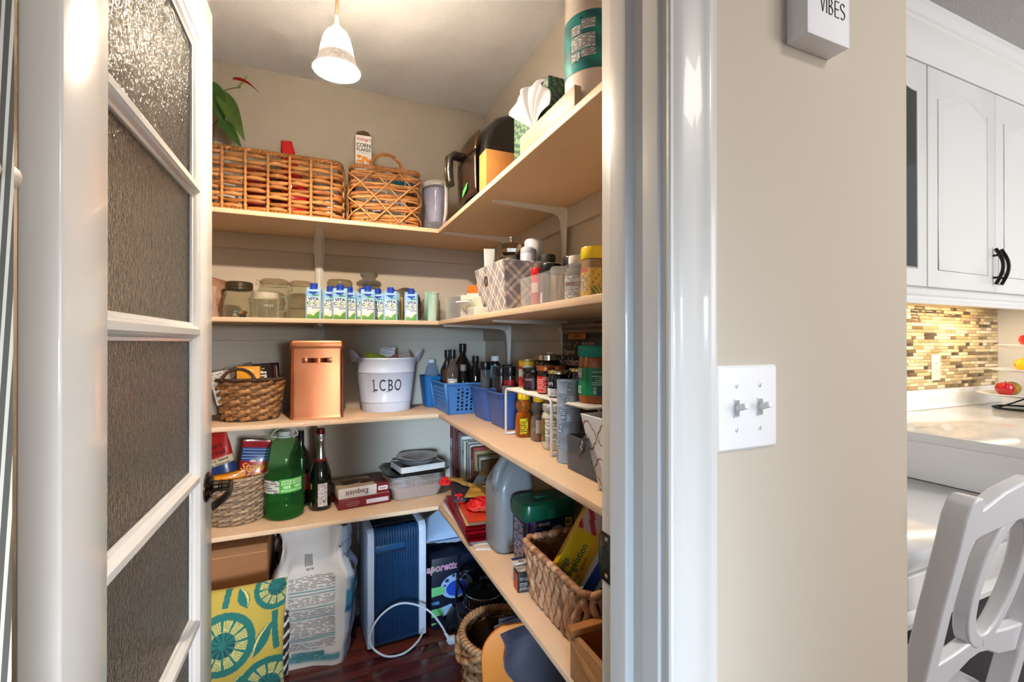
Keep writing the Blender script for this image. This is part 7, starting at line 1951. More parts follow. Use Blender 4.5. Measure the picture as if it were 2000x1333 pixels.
# dishwasher tub
GRN = mat((8, 82, 58), 0.35, var=0.05, coat=0.15)
t = thing('detergent_tub', 'purple and navy dishwasher detergent tub with dark green lid', 'tub', (0.672, 1.305, Z4), R(0)); t.scale = (1, 1, 1.15)
loft('body', t, [rrect(0.158, 0.095, 0.018, 0.0), rrect(0.164, 0.100, 0.02, 0.006), rrect(0.172, 0.106, 0.02, 0.145)], paint(0.3, coat=0.3), ang=40, color=lambda a, b: (40, 38, 90))
loft('lid', t, [rrect(0.184, 0.118, 0.022, 0.132), rrect(0.188, 0.122, 0.024, 0.136), rrect(0.188, 0.122, 0.024, 0.156), rrect(0.180, 0.114, 0.022, 0.172), rrect(0.160, 0.095, 0.02, 0.178), rrect(0.150, 0.085, 0.02, 0.1775)], GRN, ang=30)
loft('lid_grip', t, [rrect(0.07, 0.032, 0.015, 0.1778), rrect(0.066, 0.028, 0.013, 0.182)], GRN)
prism('lid_tab', t, [(-0.014, 0.134), (0.014, 0.134), (0.014, 0.154), (0.008, 0.160), (-0.008, 0.160), (-0.014, 0.154)], 'y', -0.0635, -0.0612, mat((12, 96, 68), 0.35), bevel=0.0008)
mp = lambda x, y, d=0.0: Vector((x, -0.0505 - 0.006 * y / 0.145 * 0.5 - 0.0022 - d, y))
def casc(a, b):
    if a < 0.16: return (120, 104, 176) if a > 0.05 else (60, 46, 120)
    if (a - 0.62) ** 2 * 2.2 + (b - 0.62) ** 2 * 1.4 < 0.075: return (176, 180, 194)
    return (30, 30, 66)
patch(t, mp, -0.080, 0.004, 0.080, 0.130, None, 0.0, nx=60, ny=50, color=casc, name='label_print')
patch(t, flat((-0.0852, 0, 0), (0, -1, 0), (0, 0, 1)), -0.035, 0.01, 0.035, 0.125, None, 0.0012, m=fine_print((44, 42, 80), (176, 172, 190), 0.005), name='fine_print')
text(t, mp, 'Cascade', 0.012, 0.088, 0.034, (24, 22, 40), bold=0.045, d=0.0006)
text(t, mp, 'Cascade', 0.012, 0.088, 0.034, (238, 238, 244), bold=0.012, d=0.0012)
text(t, mp, '#1 BRAND', -0.034, 0.119, 0.012, (226, 226, 232), bold=0.02, d=0.0008)
text(t, mp, 'PLATINUM', 0.022, 0.064, 0.016, (196, 196, 210), bold=0.01, d=0.0008)
patch(t, mp, -0.056, 0.107, -0.032, 0.111, (40, 140, 206), 0.0006)
patch(t, mp, 0.048, 0.104, 0.072, 0.128, (236, 200, 30), 0.0008)
text(t, mp, '81', 0.060, 0.117, 0.018, (24, 24, 30), bold=0.03, d=0.0012)

# woven basket with freezer bag boxes
rg = random.Random(18)
VW = [mat((176, 130, 96), 0.5, var=0.22, scale=50), mat((150, 106, 76), 0.5, var=0.22, scale=50), mat((196, 152, 118), 0.5, var=0.2, scale=50)]
BX, BY = 0.655, 1.000
t = thing('woven_basket', 'rectangular plaited water hyacinth basket holding freezer bag boxes', 'basket', (BX, BY, Z4), 0)
Wb, Db, Hb = 0.205, 0.285, 0.145
at0, at1 = peri(Wb, Db, 0.02), peri(Wb * 1.14, Db * 1.10, 0.025)
NC = 66
for k in range(NC):
    s = k / NC
    p0, n0 = at0(s); p1, n1 = at1(s)
    pts = []
    m_ = 14
    for i in range(m_ + 1):
        u = i / m_
        c = p0.lerp(p1, u); nn = n0.lerp(n1, u).normalized()
        tg = Vector((-nn.y, nn.x, 0))
        w_ = math.sin(PI * 5 * u + (k % 2) * PI)
        pts.append(c + nn * (0.004 + 0.0035 * w_) + tg * (0.0035 * math.cos(PI * 5 * u + (k % 3))) + Vector((0, 0, 0.006 + (Hb - 0.010) * u)))
    tube('strand', t, pts, lambda u, k=k: 0.0092 * (0.82 + 0.22 * abs(math.sin(PI * 5 * u + (k % 2) * PI / 2))), VW[rg.randrange(3)], 6)
loft('liner', t, [rrect(Wb - 0.006, Db - 0.006, 0.02, 0.003), rrect(Wb * 1.12 - 0.006, Db * 1.08 - 0.006, 0.02, Hb - 0.006), rrect(Wb * 1.12 - 0.010, Db * 1.08 - 0.010, 0.02, Hb - 0.006), rrect(Wb - 0.010, Db - 0.010, 0.02, 0.007)], mat((130, 88, 58), 0.7, var=0.25, scale=40, bump=0.8, bscale=60), ang=40)
for k in range(44):
    s0_, s1_ = k / 44, (k + 1.25) / 44
    pts = []
    for i in range(7):
        p, nn = at1(s0_ + (s1_ - s0_) * i / 6)
        pts.append(p + nn * (0.008 - 0.014 * abs(i / 6 - 0.4)) + Vector((0, 0, Hb - 0.002 + 0.006 * math.sin(PI * i / 6))))
    tube('rim_wrap', t, pts, 0.0088, VW[rg.randrange(3)], 6)
YEL = mat((238, 196, 24), 0.4, var=0.03)
t = thing('freezer_bag_box', 'yellow freezer bag box leaning in the plaited basket', 'box', (0.607, 1.030, Z4 + 0.052), rot=(0, R(28), R(-30)))
carton('carton', t, 0.135, 0.050, 0.265, YEL)
mpx = face_y((0, -0.0252, 0.1325))
patch(t, mpx, -0.0675, -0.132, -0.015, 0.132, None, 0.0004, nx=16, ny=60, color=lambda a, b: (236, 204, 20) if b < 0.62 else ((176, 40, 60) if math.sin(a * 9 + b * 30) > 0.2 else (226, 196, 190)), name='front_print')
patch(t, mpx, -0.015, -0.132, 0.0675, 0.132, (230, 176, 22), 0.0004, name='front_print')
text(t, mpx, 'bags', -0.050, -0.085, 0.026, (26, 74, 120), ang=0, d=0.0008, bold=0.01)
text(t, mpx, 'congélation', -0.028, -0.052, 0.024, (26, 90, 70), ang=90, d=0.0008, bold=0.012)
text(t, mpx, 'bags', -0.052, -0.07, 0.022, (26, 74, 120), ang=90, d=0.0008, bold=0.012)
text(t, mpx, 'large - grands', -0.010, -0.06, 0.013, (40, 50, 60), ang=90, d=0.0008)
for i in range(4):
    patch(t, mpx, 0.006, -0.10 + 0.048 * i, 0.034, -0.066 + 0.048 * i, None, 0.0008, nx=10, ny=10, color=lambda a, b: (96, 150, 196) if abs(a - b) < 0.3 else (222, 210, 190), name='picture_print')
    patch(t, mpx, 0.040, -0.10 + 0.048 * i, 0.062, -0.062 + 0.048 * i, None, 0.0008, m=fine_print((230, 176, 22), (90, 60, 20), 0.004), name='fine_print')
t = thing('freezer_bag_box', 'blue and white large freezer bag box behind the yellow one', 'box', (0.632, 0.955, Z4 + 0.040), rot=(0, R(29), R(-30)))
carton('carton', t, 0.110, 0.045, 0.235, mat((196, 208, 232), 0.4, var=0.03))
mpx = face_y((0, -0.0227, 0.1175))
patch(t, mpx, -0.055, -0.117, -0.030, 0.117, (28, 84, 176), 0.0004, name='front_print')
patch(t, mpx, -0.030, 0.055, 0.054, 0.117, (40, 110, 190), 0.0004, name='front_print')
outline(t, mpx, ellipse(0.018, 0.045, 0.022, 0.016, 20), (196, 40, 50), 0.0008)
text(t, mpx, 'LARGE', -0.012, -0.055, 0.020, (30, 50, 90), ang=90, bold=0.02, d=0.0008)
text(t, mpx, 'FREEZER', 0.010, -0.045, 0.028, (24, 70, 140), ang=90, bold=0.03, d=0.0008)
text(t, mpx, 'ZIPPER', 0.032, -0.05, 0.016, (30, 80, 150), ang=90, bold=0.01, d=0.0008)
t = thing('foil_roll_box', 'light blue wrap box standing at the wall by the detergent tub', 'box', (0.79, 1.14, Z4), 0)
carton('carton', t, 0.05, 0.06, 0.30, mat((70, 150, 190), 0.4, var=0.05))
# small bulb box
t = thing('bulb_box', 'small black and white bulb box with orange side at the shelf edge', 'box', (0.541, 1.178, Z4), R(-4))
carton('carton', t, 0.041, 0.036, 0.055, mat((30, 28, 30), 0.4))
mp = face_y((0, -0.0182, 0))
for (y0, y1) in ((0.004, 0.012), (0.014, 0.026), (0.030, 0.042)): patch(t, mp, -0.016, y0, 0.017, y1, None, 0.0004, m=fine_print((150, 150, 152), (40, 40, 44), 0.005), name='fine_print')
text(t, mp, 'C35', 0.0, 0.036, 0.010, (26, 26, 28), bold=0.02, d=0.0008)
patch(t, face_x((-0.0207, 0, 0)), -0.017, 0.003, 0.017, 0.050, (176, 74, 44), 0.0004, name='side_print')
patch(t, flat((0, 0, 0.0552), (1, 0, 0), (0, 1, 0)), -0.018, -0.016, 0.018, 0.016, None, 0.0004, m=fine_print((214, 206, 200), (50, 44, 46), 0.006), name='top_print')
t = thing('bulb_box', 'small white carton with navy top behind the black bulb box', 'box', (0.552, 1.222, Z4), R(-2))
carton('carton', t, 0.042, 0.038, 0.058, mat((214, 206, 198), 0.45))
patch(t, flat((0, 0, 0.0582), (1, 0, 0), (0, 1, 0)), -0.021, 0.004, 0.021, 0.019, (40, 44, 90), 0.0004, name='top_print')
text(t, flat((0, 0, 0.0584), (1, 0, 0), (0, 1, 0)), '35', 0.0, -0.008, 0.016, (40, 36, 40), bold=0.02, d=0.0006)
# wooden crate
CR = mat((150, 84, 36), 0.35, var=0.14, scale=14, stretch=(1, 1, 8), coat=0.15)
CR2 = mat((170, 128, 86), 0.6, var=0.25, scale=12, stretch=(6, 0.5, 6))
t = thing('wooden_crate', 'open varnished wooden box with split bark side by the door frame', 'wooden box', (0.6135, 0.713, Z4)); t.scale = (1, 1, 1.12)
box2('side', t, (-0.125, -0.095, 0.0), (-0.113, 0.115, 0.082), CR2, 0.001)
box2('side', t, (0.113, -0.095, 0.0), (0.125, 0.115, 0.082), CR, 0.001)
box2('side', t, (-0.113, 0.103, 0.0), (0.113, 0.115, 0.082), CR, 0.001)
box2('side', t, (-0.113, -0.095, 0.0), (0.113, -0.083, 0.082), CR, 0.001)
box2('rim', t, (-0.130, 0.098, 0.082), (0.130, 0.120, 0.094), mat((160, 106, 60), 0.4, var=0.15), 0.0015)
box2('floor', t, (-0.113, -0.083, 0.0), (0.113, 0.103, 0.008), CR)
for i in range(7):
    tube('split_strip', t, [(-0.1265, 0.112 - 0.012 * i, 0.070 - 0.002 * i), (-0.128, 0.05 - 0.014 * i, 0.045 - 0.003 * i), (-0.1265, -0.02 - 0.010 * i, 0.02 - 0.001 * i)], 0.0018, CR2, 5)

# ================================================================== floor under the shelves
t = thing('cardboard_box', 'big brown cardboard box on the floor behind the patterned cushion', 'box', (-0.345, 2.075, 0.0006), 0)
CBM = mat((142, 96, 58), 0.7, var=0.05, scale=10)
carton('carton', t, 0.38, 0.28, 0.520, CBM, bevel=0.003)
patch(t, face_y((0, -0.1402, 0)), -0.19, 0.488, 0.19, 0.492, (176, 130, 88), 0.0006, name='fold_line')
# patterned cushion
t = thing('cushion', 'yellow cushion with teal citrus and leaf print leaning on the cardboard box', 'cushion', (-0.300, 1.775, 0.0), rot=(R(-7), 0, R(-4)))
ctrs = [(0.033, 0.275, 0.098), (0.185, 0.418, 0.070), (0.170, 0.110, 0.092), (-0.17, 0.42, 0.09), (-0.13, 0.09, 0.09)]
def citrus(x, y):
    TEAL, YL, NV, LT = (24, 112, 108), (190, 170, 74), (18, 62, 76), (206, 200, 128)
    for (cx_, cy_, r_) in ctrs:
        d = math.hypot(x - cx_, (y - cy_)) / r_
        if d < 1.0:
            an = math.atan2(y - cy_, x - cx_)
            if d > 0.76: return TEAL
            w = (an / (2 * PI) * 12) % 1.0
            if d < 0.12: return TEAL
            if w < 0.24: return TEAL
            if d < 0.40: return NV if int(an / (2 * PI) * 24) % 2 == 0 else TEAL
            ww = (an / (2 * PI) * 60) % 1.0
            return LT if ww > 0.28 else (70, 110, 70)
    for (lx, ly, a, ln, wd_) in ((0.150, 0.262, 62, 0.058, 0.020), (0.085, 0.405, -65, 0.036, 0.018), (-0.10, 0.30, 30, 0.05, 0.02), (0.085, 0.155, 40, 0.020, 0.012)):
        dx, dy = x - lx, y - ly
        u = dx * math.cos(R(a)) + dy * math.sin(R(a)); v = -dx * math.sin(R(a)) + dy * math.cos(R(a))
        if abs(u) < ln:
            lim = wd_ * math.cos(u / ln * PI / 2)
            if abs(v) < lim:
                return TEAL if (v < lim * 0.45) else ((226, 214, 130) if v < lim * 0.8 else TEAL)
    for (sx_, y0, y1) in ((0.196, 0.22, 0.345), (0.036, 0.02, 0.150), (0.040, 0.385, 0.44)):
        if y0 < y < y1 and abs(x - sx_ - 0.01 * math.sin(y * 14)) < 0.0095: return TEAL
    return YL
CWd, CHt = 0.43, 0.44
def cush(side):
    def g(a, b):
        x, z = (a - 0.5) * CWd, b * CHt
        ea, eb = 1 - abs(a - 0.5) * 2, 1 - abs(b - 0.5) * 2
        th = 0.072 * (max(0, ea) ** 0.45) * (max(0, eb) ** 0.45)
        pin = 0.018 * (1 - (1 - abs(a - 0.5) * 2)) * math.sin(PI * b) + 0
        return (x * (1 - 0.05 * math.sin(PI * b)), side * th + 0.003 * noise.noise(Vector((x * 20, z * 20, side))), z - 0.016 * math.sin(PI * a) * (b - 0.5) * 2 * 0.6)
    return g
CUSH = paint(0.85, bump=0.35, bscale=700, sheen=0.15)
fr_ = grid('front', t, cush(-1), 190, 190, CUSH, color=lambda a, b: citrus((a - 0.5) * CWd, b * CHt))
grid('back', t, cush(1), 40, 40, mat((200, 180, 70), 0.85))
# kibble sack
t = thing('pet_food_bag', 'large white pet food sack, one side tinted as cool-lit, on the floor beside the cushion', 'pet food bag', (0.016, 2.045, 0.0), R(-12))
def sack(u, k, side): pass
rings = []
NK, NN = 40, 64
wsack, dsack, hsack = 0.256, 0.180, 0.528
SACKC = []
for k in range(NK + 1):
    t_ = k / NK
    z = hsack * t_
    ww = wsack * (0.92 + 0.16 * math.sin(PI * min(1, t_ * 1.15)) ** 0.8) * (1 + 0.08 * t_)
    dd = dsack * (1 - max(0, (t_ - 0.52) / 0.48) ** 1.5 * 0.80)
    lean = -0.020 * max(0, t_ - 0.6) / 0.4
    rg_ = []
    for i in range(NN):
        a = 2 * PI * i / NN
        ca, sa = math.cos(a), math.sin(a)
        e = 0.32
        x = ww / 2 * math.copysign(abs(ca) ** e, ca); y = dd / 2 * math.copysign(abs(sa) ** e, sa)
        q = noise.noise(Vector((x * 13, y * 17, z * 10 + 4))) * 0.012 + noise.noise(Vector((x * 40, y * 40, z * 26))) * 0.004
        if t_ > 0.62: q *= 2.2
        rg_.append((x + q * ca * 1.2 + lean, y + q * sa * 1.2, max(0.0, z - (0.03 * abs(ca) ** 3 if k == NK else 0))))
    rings.append(rg_)
PB = paint(0.32, coat=0.25)
def sackcol(a, b):
    ang_ = a * 2 * PI
    ca, sa = math.cos(ang_), math.sin(ang_)
    front = sa < -0.5 and abs(ca) < 0.80
    right = ca > 0.70
    if right: 
        if 0.36 < b < 0.55: return (60, 150, 186) if b > 0.40 else (28, 104, 158)
        return (186, 206, 232)  # cool daylight on this side is put into the sack's colour
    if front:
        if b < 0.10 and abs(ca) < 0.5 and b > 0.03: return (84, 150, 164)
        return (226, 226, 226)
    return (206, 202, 194)
sk = loft('sack', t, rings, PB, ang=60, color=sackcol)
def on_sack(x, y, d=0.0):
    """point on the front (-Y) face at height y"""
    k = max(0, min(NK - 1, int(y / hsack * NK))); fk = y / hsack * NK - k
    best = None
    def ypos(rg_):
        bb = [p for p in rg_ if p[1] < 0]
        bb.sort(key=lambda p: p[0])
        for i in range(len(bb) - 1):
            if bb[i][0] <= x <= bb[i + 1][0]:
                w_ = (x - bb[i][0]) / max(1e-6, bb[i + 1][0] - bb[i][0])
                return bb[i][1] * (1 - w_) + bb[i + 1][1] * w_
        return -0.05
    yy = ypos(rings[k]) * (1 - fk) + ypos(rings[k + 1]) * fk
    return Vector((x, yy - 0.0018 - d, y))
def on_side(x, y, d=0.0):
    k = max(0, min(NK - 1, int(y / hsack * NK))); fk = y / hsack * NK - k
    def xpos(rg_):
        bb = [p for p in rg_ if p[0] > 0.02]
        bb.sort(key=lambda p: p[1])
        for i in range(len(bb) - 1):
            if bb[i][1] <= x <= bb[i + 1][1]:
                w_ = (x - bb[i][1]) / max(1e-6, bb[i + 1][1] - bb[i][1])
                return bb[i][0] * (1 - w_) + bb[i + 1][0] * w_
        return 0.12
    xx = xpos(rings[k]) * (1 - fk) + xpos(rings[k + 1]) * fk
    return Vector((xx + 0.0022 + d, x, y))
FP = fine_print((224, 224, 224), (110, 112, 116), 0.0055, 0.35)
for (y0, y1) in ((0.300, 0.345), (0.240, 0.272), (0.195, 0.222), (0.120, 0.182), (0.066, 0.098)):
    patch(t, on_sack, -0.085, y0, 0.085, y1, None, 0.0004, nx=24, ny=8, m=FP, name='fine_print', skew=0.010)
for y in (0.278, 0.290, 0.228, 0.188, 0.104, 0.112): patch(t, on_sack, -0.085, y, 0.085, y + 0.004, (116, 160, 170), 0.0006, nx=24, name='printed_line', skew=0.010)
patch(t, on_sack, -0.075, 0.022, 0.045, 0.056, None, 0.0006, nx=18, ny=4, m=fine_print((96, 160, 172), (40, 96, 110), 0.006), name='printed_panel', skew=0.006)
text(t, on_sack, '8018', -0.012, 0.372, 0.013, (70, 70, 70), bold=0.01, d=0.0012)
for i in range(5): patch(t, on_sack, -0.030 + 0.006 * i, 0.385, -0.027 + 0.006 * i, 0.435, (96, 96, 96), 0.0008, ny=3, name='logo_print')
for (y, s_) in ((0.455, 'and clean'), (0.470, 'approved for healthy'), (0.425, 'Recommended'), (0.412, 'Nutrition, Pet'), (0.399, 'Approved Taste')):
    text(t, on_side, s_, -0.012, y, 0.013, (40, 60, 90), ang=28, d=0.001, shear=0.2)
patch(t, on_side, -0.05, 0.10, 0.05, 0.18, None, 0.0008, nx=8, ny=6, m=fine_print((186, 206, 232), (70, 90, 120), 0.006), name='fine_print', skew=0.02)
patch(t, on_side, -0.04, 0.22, 0.05, 0.255, None, 0.0010, nx=8, ny=4, m=fine_print((50, 140, 180), (214, 230, 240), 0.008), name='fine_print', skew=0.02)
for dx in (-0.010, 0.010):
    outline(t, on_side, ellipse(0.0 + dx, 0.338, 0.013, 0.018, 18), (120, 96, 80), 0.0012, 'kibble_print')
t = thing('patterned_fabric', 'black and white cloth squeezed between the cushion and the pet food sack', 'fabric', (-0.105, 1.955, 0.0), 0)
pouch('cloth', t, 0.045, 0.24, 0.06, paint(0.8), seed=71, wr=0.2, n=40, nz_=40, color=lambda a, b: (226, 226, 226) if math.sin(b * 40 + 2 * math.sin(a * 12)) > 0.5 else (24, 24, 26))
t = thing('plastic_wrap', 'clear black-lettered plastic wrap pushed behind the pet food sack', 'packaging', (-0.100, 2.205, 0.0), R(6))
pouch('wrap', t, 0.10, 0.53, 0.05, paint(0.3), seed=75, wr=0.3, n=40, nz_=40, color=lambda a, b: (214, 210, 204) if noise.noise(Vector((a * 9, b * 14, 2))) > 0 else (36, 34, 36))

# purifier
t = thing('air_purifier', 'white and navy air purifier tower with ribbed front on the floor', 'air purifier', (0.320, 2.080, 0.0), R(3))
PW = mat((206, 218, 236), 0.3, var=0.015)
NVY = mat((22, 56, 92), 0.35, var=0.06, scale=20)
rings = []
for (x, w_) in ((-0.122, 0.0), (-0.120, 0.004), (-0.094, 0.004), (-0.092, 0.0)): pass
def side_frame(x0, x1):
    prof_ = [(-0.118, 0.012), (-0.118, 0.455), (-0.112, 0.480), (-0.095, 0.494), (0.11, 0.499), (0.122, 0.490), (0.122, 0.012)]
    return prism('side_panel', t, prof_, 'x', x0, x1, PW, bevel=0.003)
side_frame(-0.122, -0.095); side_frame(0.092, 0.122)
core = [(-0.108, 0.016), (-0.108, 0.452), (-0.102, 0.474), (-0.088, 0.486), (0.10, 0.491), (0.112, 0.48), (0.112, 0.016)]
prism('core', t, core, 'x', -0.0955, 0.0925, NVY)
for i in range(17):
    x = -0.090 + i * 0.011
    path = [(x, -0.1085, 0.024), (x, -0.1085, 0.448), (x, -0.1040, 0.470), (x, -0.094, 0.484), (x, -0.070, 0.4875)]
    tube('rib', t, path, 0.0042, mat((24, 60, 96), 0.4, var=0.05), 6, ell=0.8)
box2('recess', t, (-0.090, -0.1145, 0.398), (0.030, -0.107, 0.424), mat((30, 76, 118), 0.35), 0.002)
box2('recess_lip', t, (-0.090, -0.1165, 0.393), (0.032, -0.110, 0.3985), mat((12, 26, 46), 0.4), 0.001)
box2('top_panel', t, (-0.088, -0.066, 0.4885), (0.086, 0.09, 0.4935), mat((20, 24, 34), 0.15, coat=0.4), 0.002)
box2('foot', t, (-0.11, -0.10, 0.0), (0.11, 0.11, 0.016), mat((20, 24, 32), 0.5), 0.003)
CORD = mat((196, 212, 226), 0.45, var=0.02)
cd = thing('power_cord', 'white power cord and plug looping in front of the purifier', 'cord', (0.44, 1.985, 0.0))
# loop: stands up in front of the purifier, comes back to the floor, plug lies to the side
key = [(0.006, 0.06, 0.10), (0.004, 0.02, 0.055), (-0.02, -0.045, 0.025), (-0.09, -0.095, 0.008), (-0.165, -0.100, 0.012), (-0.222, -0.080, 0.05), (-0.228, -0.065, 0.10), (-0.190, -0.058, 0.155), (-0.125, -0.055, 0.186), (-0.06, -0.058, 0.176), (0.010, -0.070, 0.135), (0.055, -0.085, 0.075), (0.075, -0.095, 0.036)]
def catmull(P, n=10):
    P = [Vector(p) for p in P]; out = []
    for i in range(len(P) - 1):
        p0, p1, p2, p3 = P[max(0, i - 1)], P[i], P[i + 1], P[min(len(P) - 1, i + 2)]
        for k in range(n):
            u = k / n
            out.append(0.5 * ((2 * p1) + (p2 - p0) * u + (2 * p0 - 5 * p1 + 4 * p2 - p3) * u * u + (3 * p1 - p0 - 3 * p2 + p3) * u ** 3))
    out.append(P[-1]); return out
tube('cable', cd, catmull(key), 0.0042, CORD, 8)
pg = thing('x', None, None) if 0 else None
tube('strain_relief', cd, [(0.070, -0.093, 0.043), (0.088, -0.101, 0.018)], lambda u: 0.0052 + 0.002 * u, CORD, 10)
plug = box('plug', cd, (0.030, 0.024, 0.036), (0.096, -0.106, 0.0145), CORD, 0.005, rot=(R(35), R(62), R(0)))
for s in (-1, 1): box('prong', plug, (0.0015, 0.006, 0.018), (s * 0.006, 0, 0.026), STEEL)
lathe('ground_pin', plug, [(0.0022, 0.016), (0.0022, 0.036), (0, 0.037)], STEEL, 8, loc=(0, 0.007, 0))

# raclette carton with pillow on top
BLKC = mat((12, 22, 44), 0.3, var=0.1, coat=0.2)
t = thing('appliance_box', 'black appliance carton with blue pictures and pink lettering on the floor', 'box', (0.645, 2.110, 0.0), 0)
carton('carton', t, 0.335, 0.225, 0.310, BLKC, bevel=0.002)
mp = face_y((-0.1675, -0.1127, 0))
text(t, mp, 'aporetto', 0.052, 0.268, 0.046, (226, 220, 232), bold=0.03, d=0.0006, shear=0.1, sxy=0.9)
text(t, mp, 'aporetto', 0.052, 0.268, 0.046, (206, 96, 150), bold=0.004, d=0.0012, shear=0.1, sxy=0.9)
outline(t, mp, ellipse(0.115, 0.175, 0.075, 0.055, 28), (150, 186, 230), 0.0006)
outline(t, mp, ellipse(0.112, 0.165, 0.046, 0.034, 24), (24, 72, 190), 0.0012)
for (x, y, r) in ((0.07, 0.205, 0.010), (0.15, 0.205, 0.012), (0.10, 0.222, 0.008), (0.06, 0.185, 0.006)): outline(t, mp, ellipse(x, y, r, r * 0.8, 14), (40, 60, 84), 0.0014)
outline(t, mp, [(0.04, 0.09), (0.09, 0.10), (0.11, 0.06), (0.05, 0.05)], (150, 186, 226), 0.0006)
outline(t, mp, [(0.13, 0.095), (0.19, 0.09), (0.18, 0.05), (0.13, 0.05)], (170, 196, 230), 0.0006)
for (x0, y0, x1, y1) in ((0.0, 0.145, 0.055, 0.185), (0.0, 0.055, 0.05, 0.09), (0.0, 0.25, 0.012, 0.28), (0.0, 0.02, 0.02, 0.03)):
    outline(t, mp, [(x0, y0), (x1, y0 + 0.004), (x1 + 0.006, (y0 + y1) / 2), (x1 - 0.004, y1), (x0, y1)], (110, 196, 130), 0.0010, 'green_tape')
patch(t, mp, 0.0, 0.108, 0.035, 0.122, (70, 140, 196), 0.0008)
t = thing('pillow', 'shiny pale blue-white pillow with piped edge resting on the black carton', 'pillow', (0.600, 2.115, 0.3125), 0)
SATN = mat((176, 198, 228), 0.28, var=0.05, sheen=0.3, coat=0.2)
def pil(side):
    def g(a, b):
        x, y = (a - 0.5) * 0.29, (b - 0.5) * 0.23
        ea, eb = 1 - abs(a - 0.5) * 2, 1 - abs(b - 0.5) * 2
        th = (max(0, ea) ** 0.5) * (max(0, eb) ** 0.5)
        wr = noise.noise(Vector((x * 30, y * 12, side * 2))) * 0.006 * (1 - th * 0.6)
        return (x, y, 0.075 + side * (0.125 if side > 0 else 0.066) * th + wr * (1 if th > 0.05 else 0))
    return g
grid('case', t, pil(1), 40, 40, SATN)
grid('case', t, pil(-1), 40, 40, SATN)
tube('piping', t, [((math.copysign(min(1, abs(math.cos(R(a))) * 1.35), math.cos(R(a)))) * 0.145, (math.copysign(min(1, abs(math.sin(R(a))) * 1.35), math.sin(R(a)))) * 0.115, 0.075) for a in range(0, 360, 6)], 0.0025, mat((60, 80, 120), 0.5), 6, closed=True)
# brush leaning on the carton
t = thing('dust_pan_brush', 'black long-handled brush leaning against the black carton', 'brush', (0.572, 1.955, 0.0), 0)
tube('handle', t, [(0.0, -0.010, 0.10), (0.012, 0.006, 0.20), (0.026, 0.026, 0.312)], lambda u: 0.0062 + 0.0015 * u, mat((16, 20, 34), 0.25, coat=0.3), 8)
loft('head', t, [rrect(0.085, 0.026, 0.006, 0.035), rrect(0.088, 0.028, 0.006, 0.055), rrect(0.060, 0.020, 0.006, 0.080, cy=-0.006), rrect(0.016, 0.014, 0.005, 0.108, cy=-0.010)], mat((14, 18, 30), 0.35), ang=40)
loft('bristles', t, [rrect(0.080, 0.022, 0.004, 0.0005), rrect(0.083, 0.024, 0.004, 0.036)], mat((20, 20, 24), 0.9, bump=1.0, bscale=200, stretch=(1, 1, 0.05)))
# kettle style pot, frying pan with glass lid
BKS = mat((16, 16, 17), 0.12, var=0.05, coat=0.5)
bx_ = thing('appliance_box', 'low dark carton carrying the black pot under the side shelf', 'box', (0.690, 1.845, 0.0), R(0))
carton('carton', bx_, 0.24, 0.18, 0.135, mat((24, 26, 30), 0.5, var=0.1), bevel=0.002)
t = thing('cooking_pot', 'glossy black pot with chrome rings and glass lid on a dark carton', 'pot', (0.668, 1.850, 0.1358))
lathe('pot', t, [(0.06, 0.0), (0.078, 0.006), (0.084, 0.02), (0.086, 0.06), (0.090, 0.066), (0.090, 0.070), (0.083, 0.070), (0, 0.068)], BKS, 40)
lathe('ring', t, [(0.0865, 0.028), (0.0885, 0.030), (0.0865, 0.032)], CHROME, 40, cap0=False, cap1=False)
lathe('lid', t, [(0.080, 0.071), (0.082, 0.074), (0.066, 0.088), (0.03, 0.098), (0.0, 0.10)], clear((60, 60, 62), 0.3, 0.05), 40, cap0=False)
lathe('lid_rim', t, [(0.079, 0.0705), (0.084, 0.0715), (0.084, 0.076), (0.079, 0.077)], CHROME, 40, cap0=False, cap1=False)
lathe('knob', t, [(0.006, 0.099), (0.006, 0.112), (0.018, 0.118), (0.018, 0.128), (0.0, 0.131)], BKS, 20)
tube('handle', t, [(-0.07, 0.055, 0.06), (-0.095, 0.075, 0.10), (-0.07, 0.06, 0.14), (-0.03, 0.04, 0.145)], 0.007, BKS, 8)
t = thing('baking_tray', 'flat black tray with rolled rim leaning under the side shelf', 'tray', (0.655, 1.660, 0.175), rot=(R(-9), R(6), 0))
loft('tray', t, [rrect(0.235, 0.150, 0.012, 0.0), rrect(0.265, 0.178, 0.014, 0.016), rrect(0.268, 0.182, 0.014, 0.018), rrect(0.264, 0.176, 0.014, 0.019), rrect(0.233, 0.148, 0.012, 0.003)], mat((22, 22, 23), 0.3, var=0.1), ang=40)
tube('rim', t, rrect(0.268, 0.182, 0.014, 0.018), 0.0032, mat((70, 74, 80), 0.3, 0.8), 6, closed=True)
sb = thing('storage_crate', 'dark low crate under the black tray', 'crate', (0.675, 1.655, 0.0))
loft('crate', sb, [rrect(0.20, 0.13, 0.01, 0.0), rrect(0.21, 0.14, 0.01, 0.16), rrect(0.20, 0.13, 0.01, 0.16), rrect(0.19, 0.12, 0.01, 0.006)], mat((30, 30, 34), 0.5))
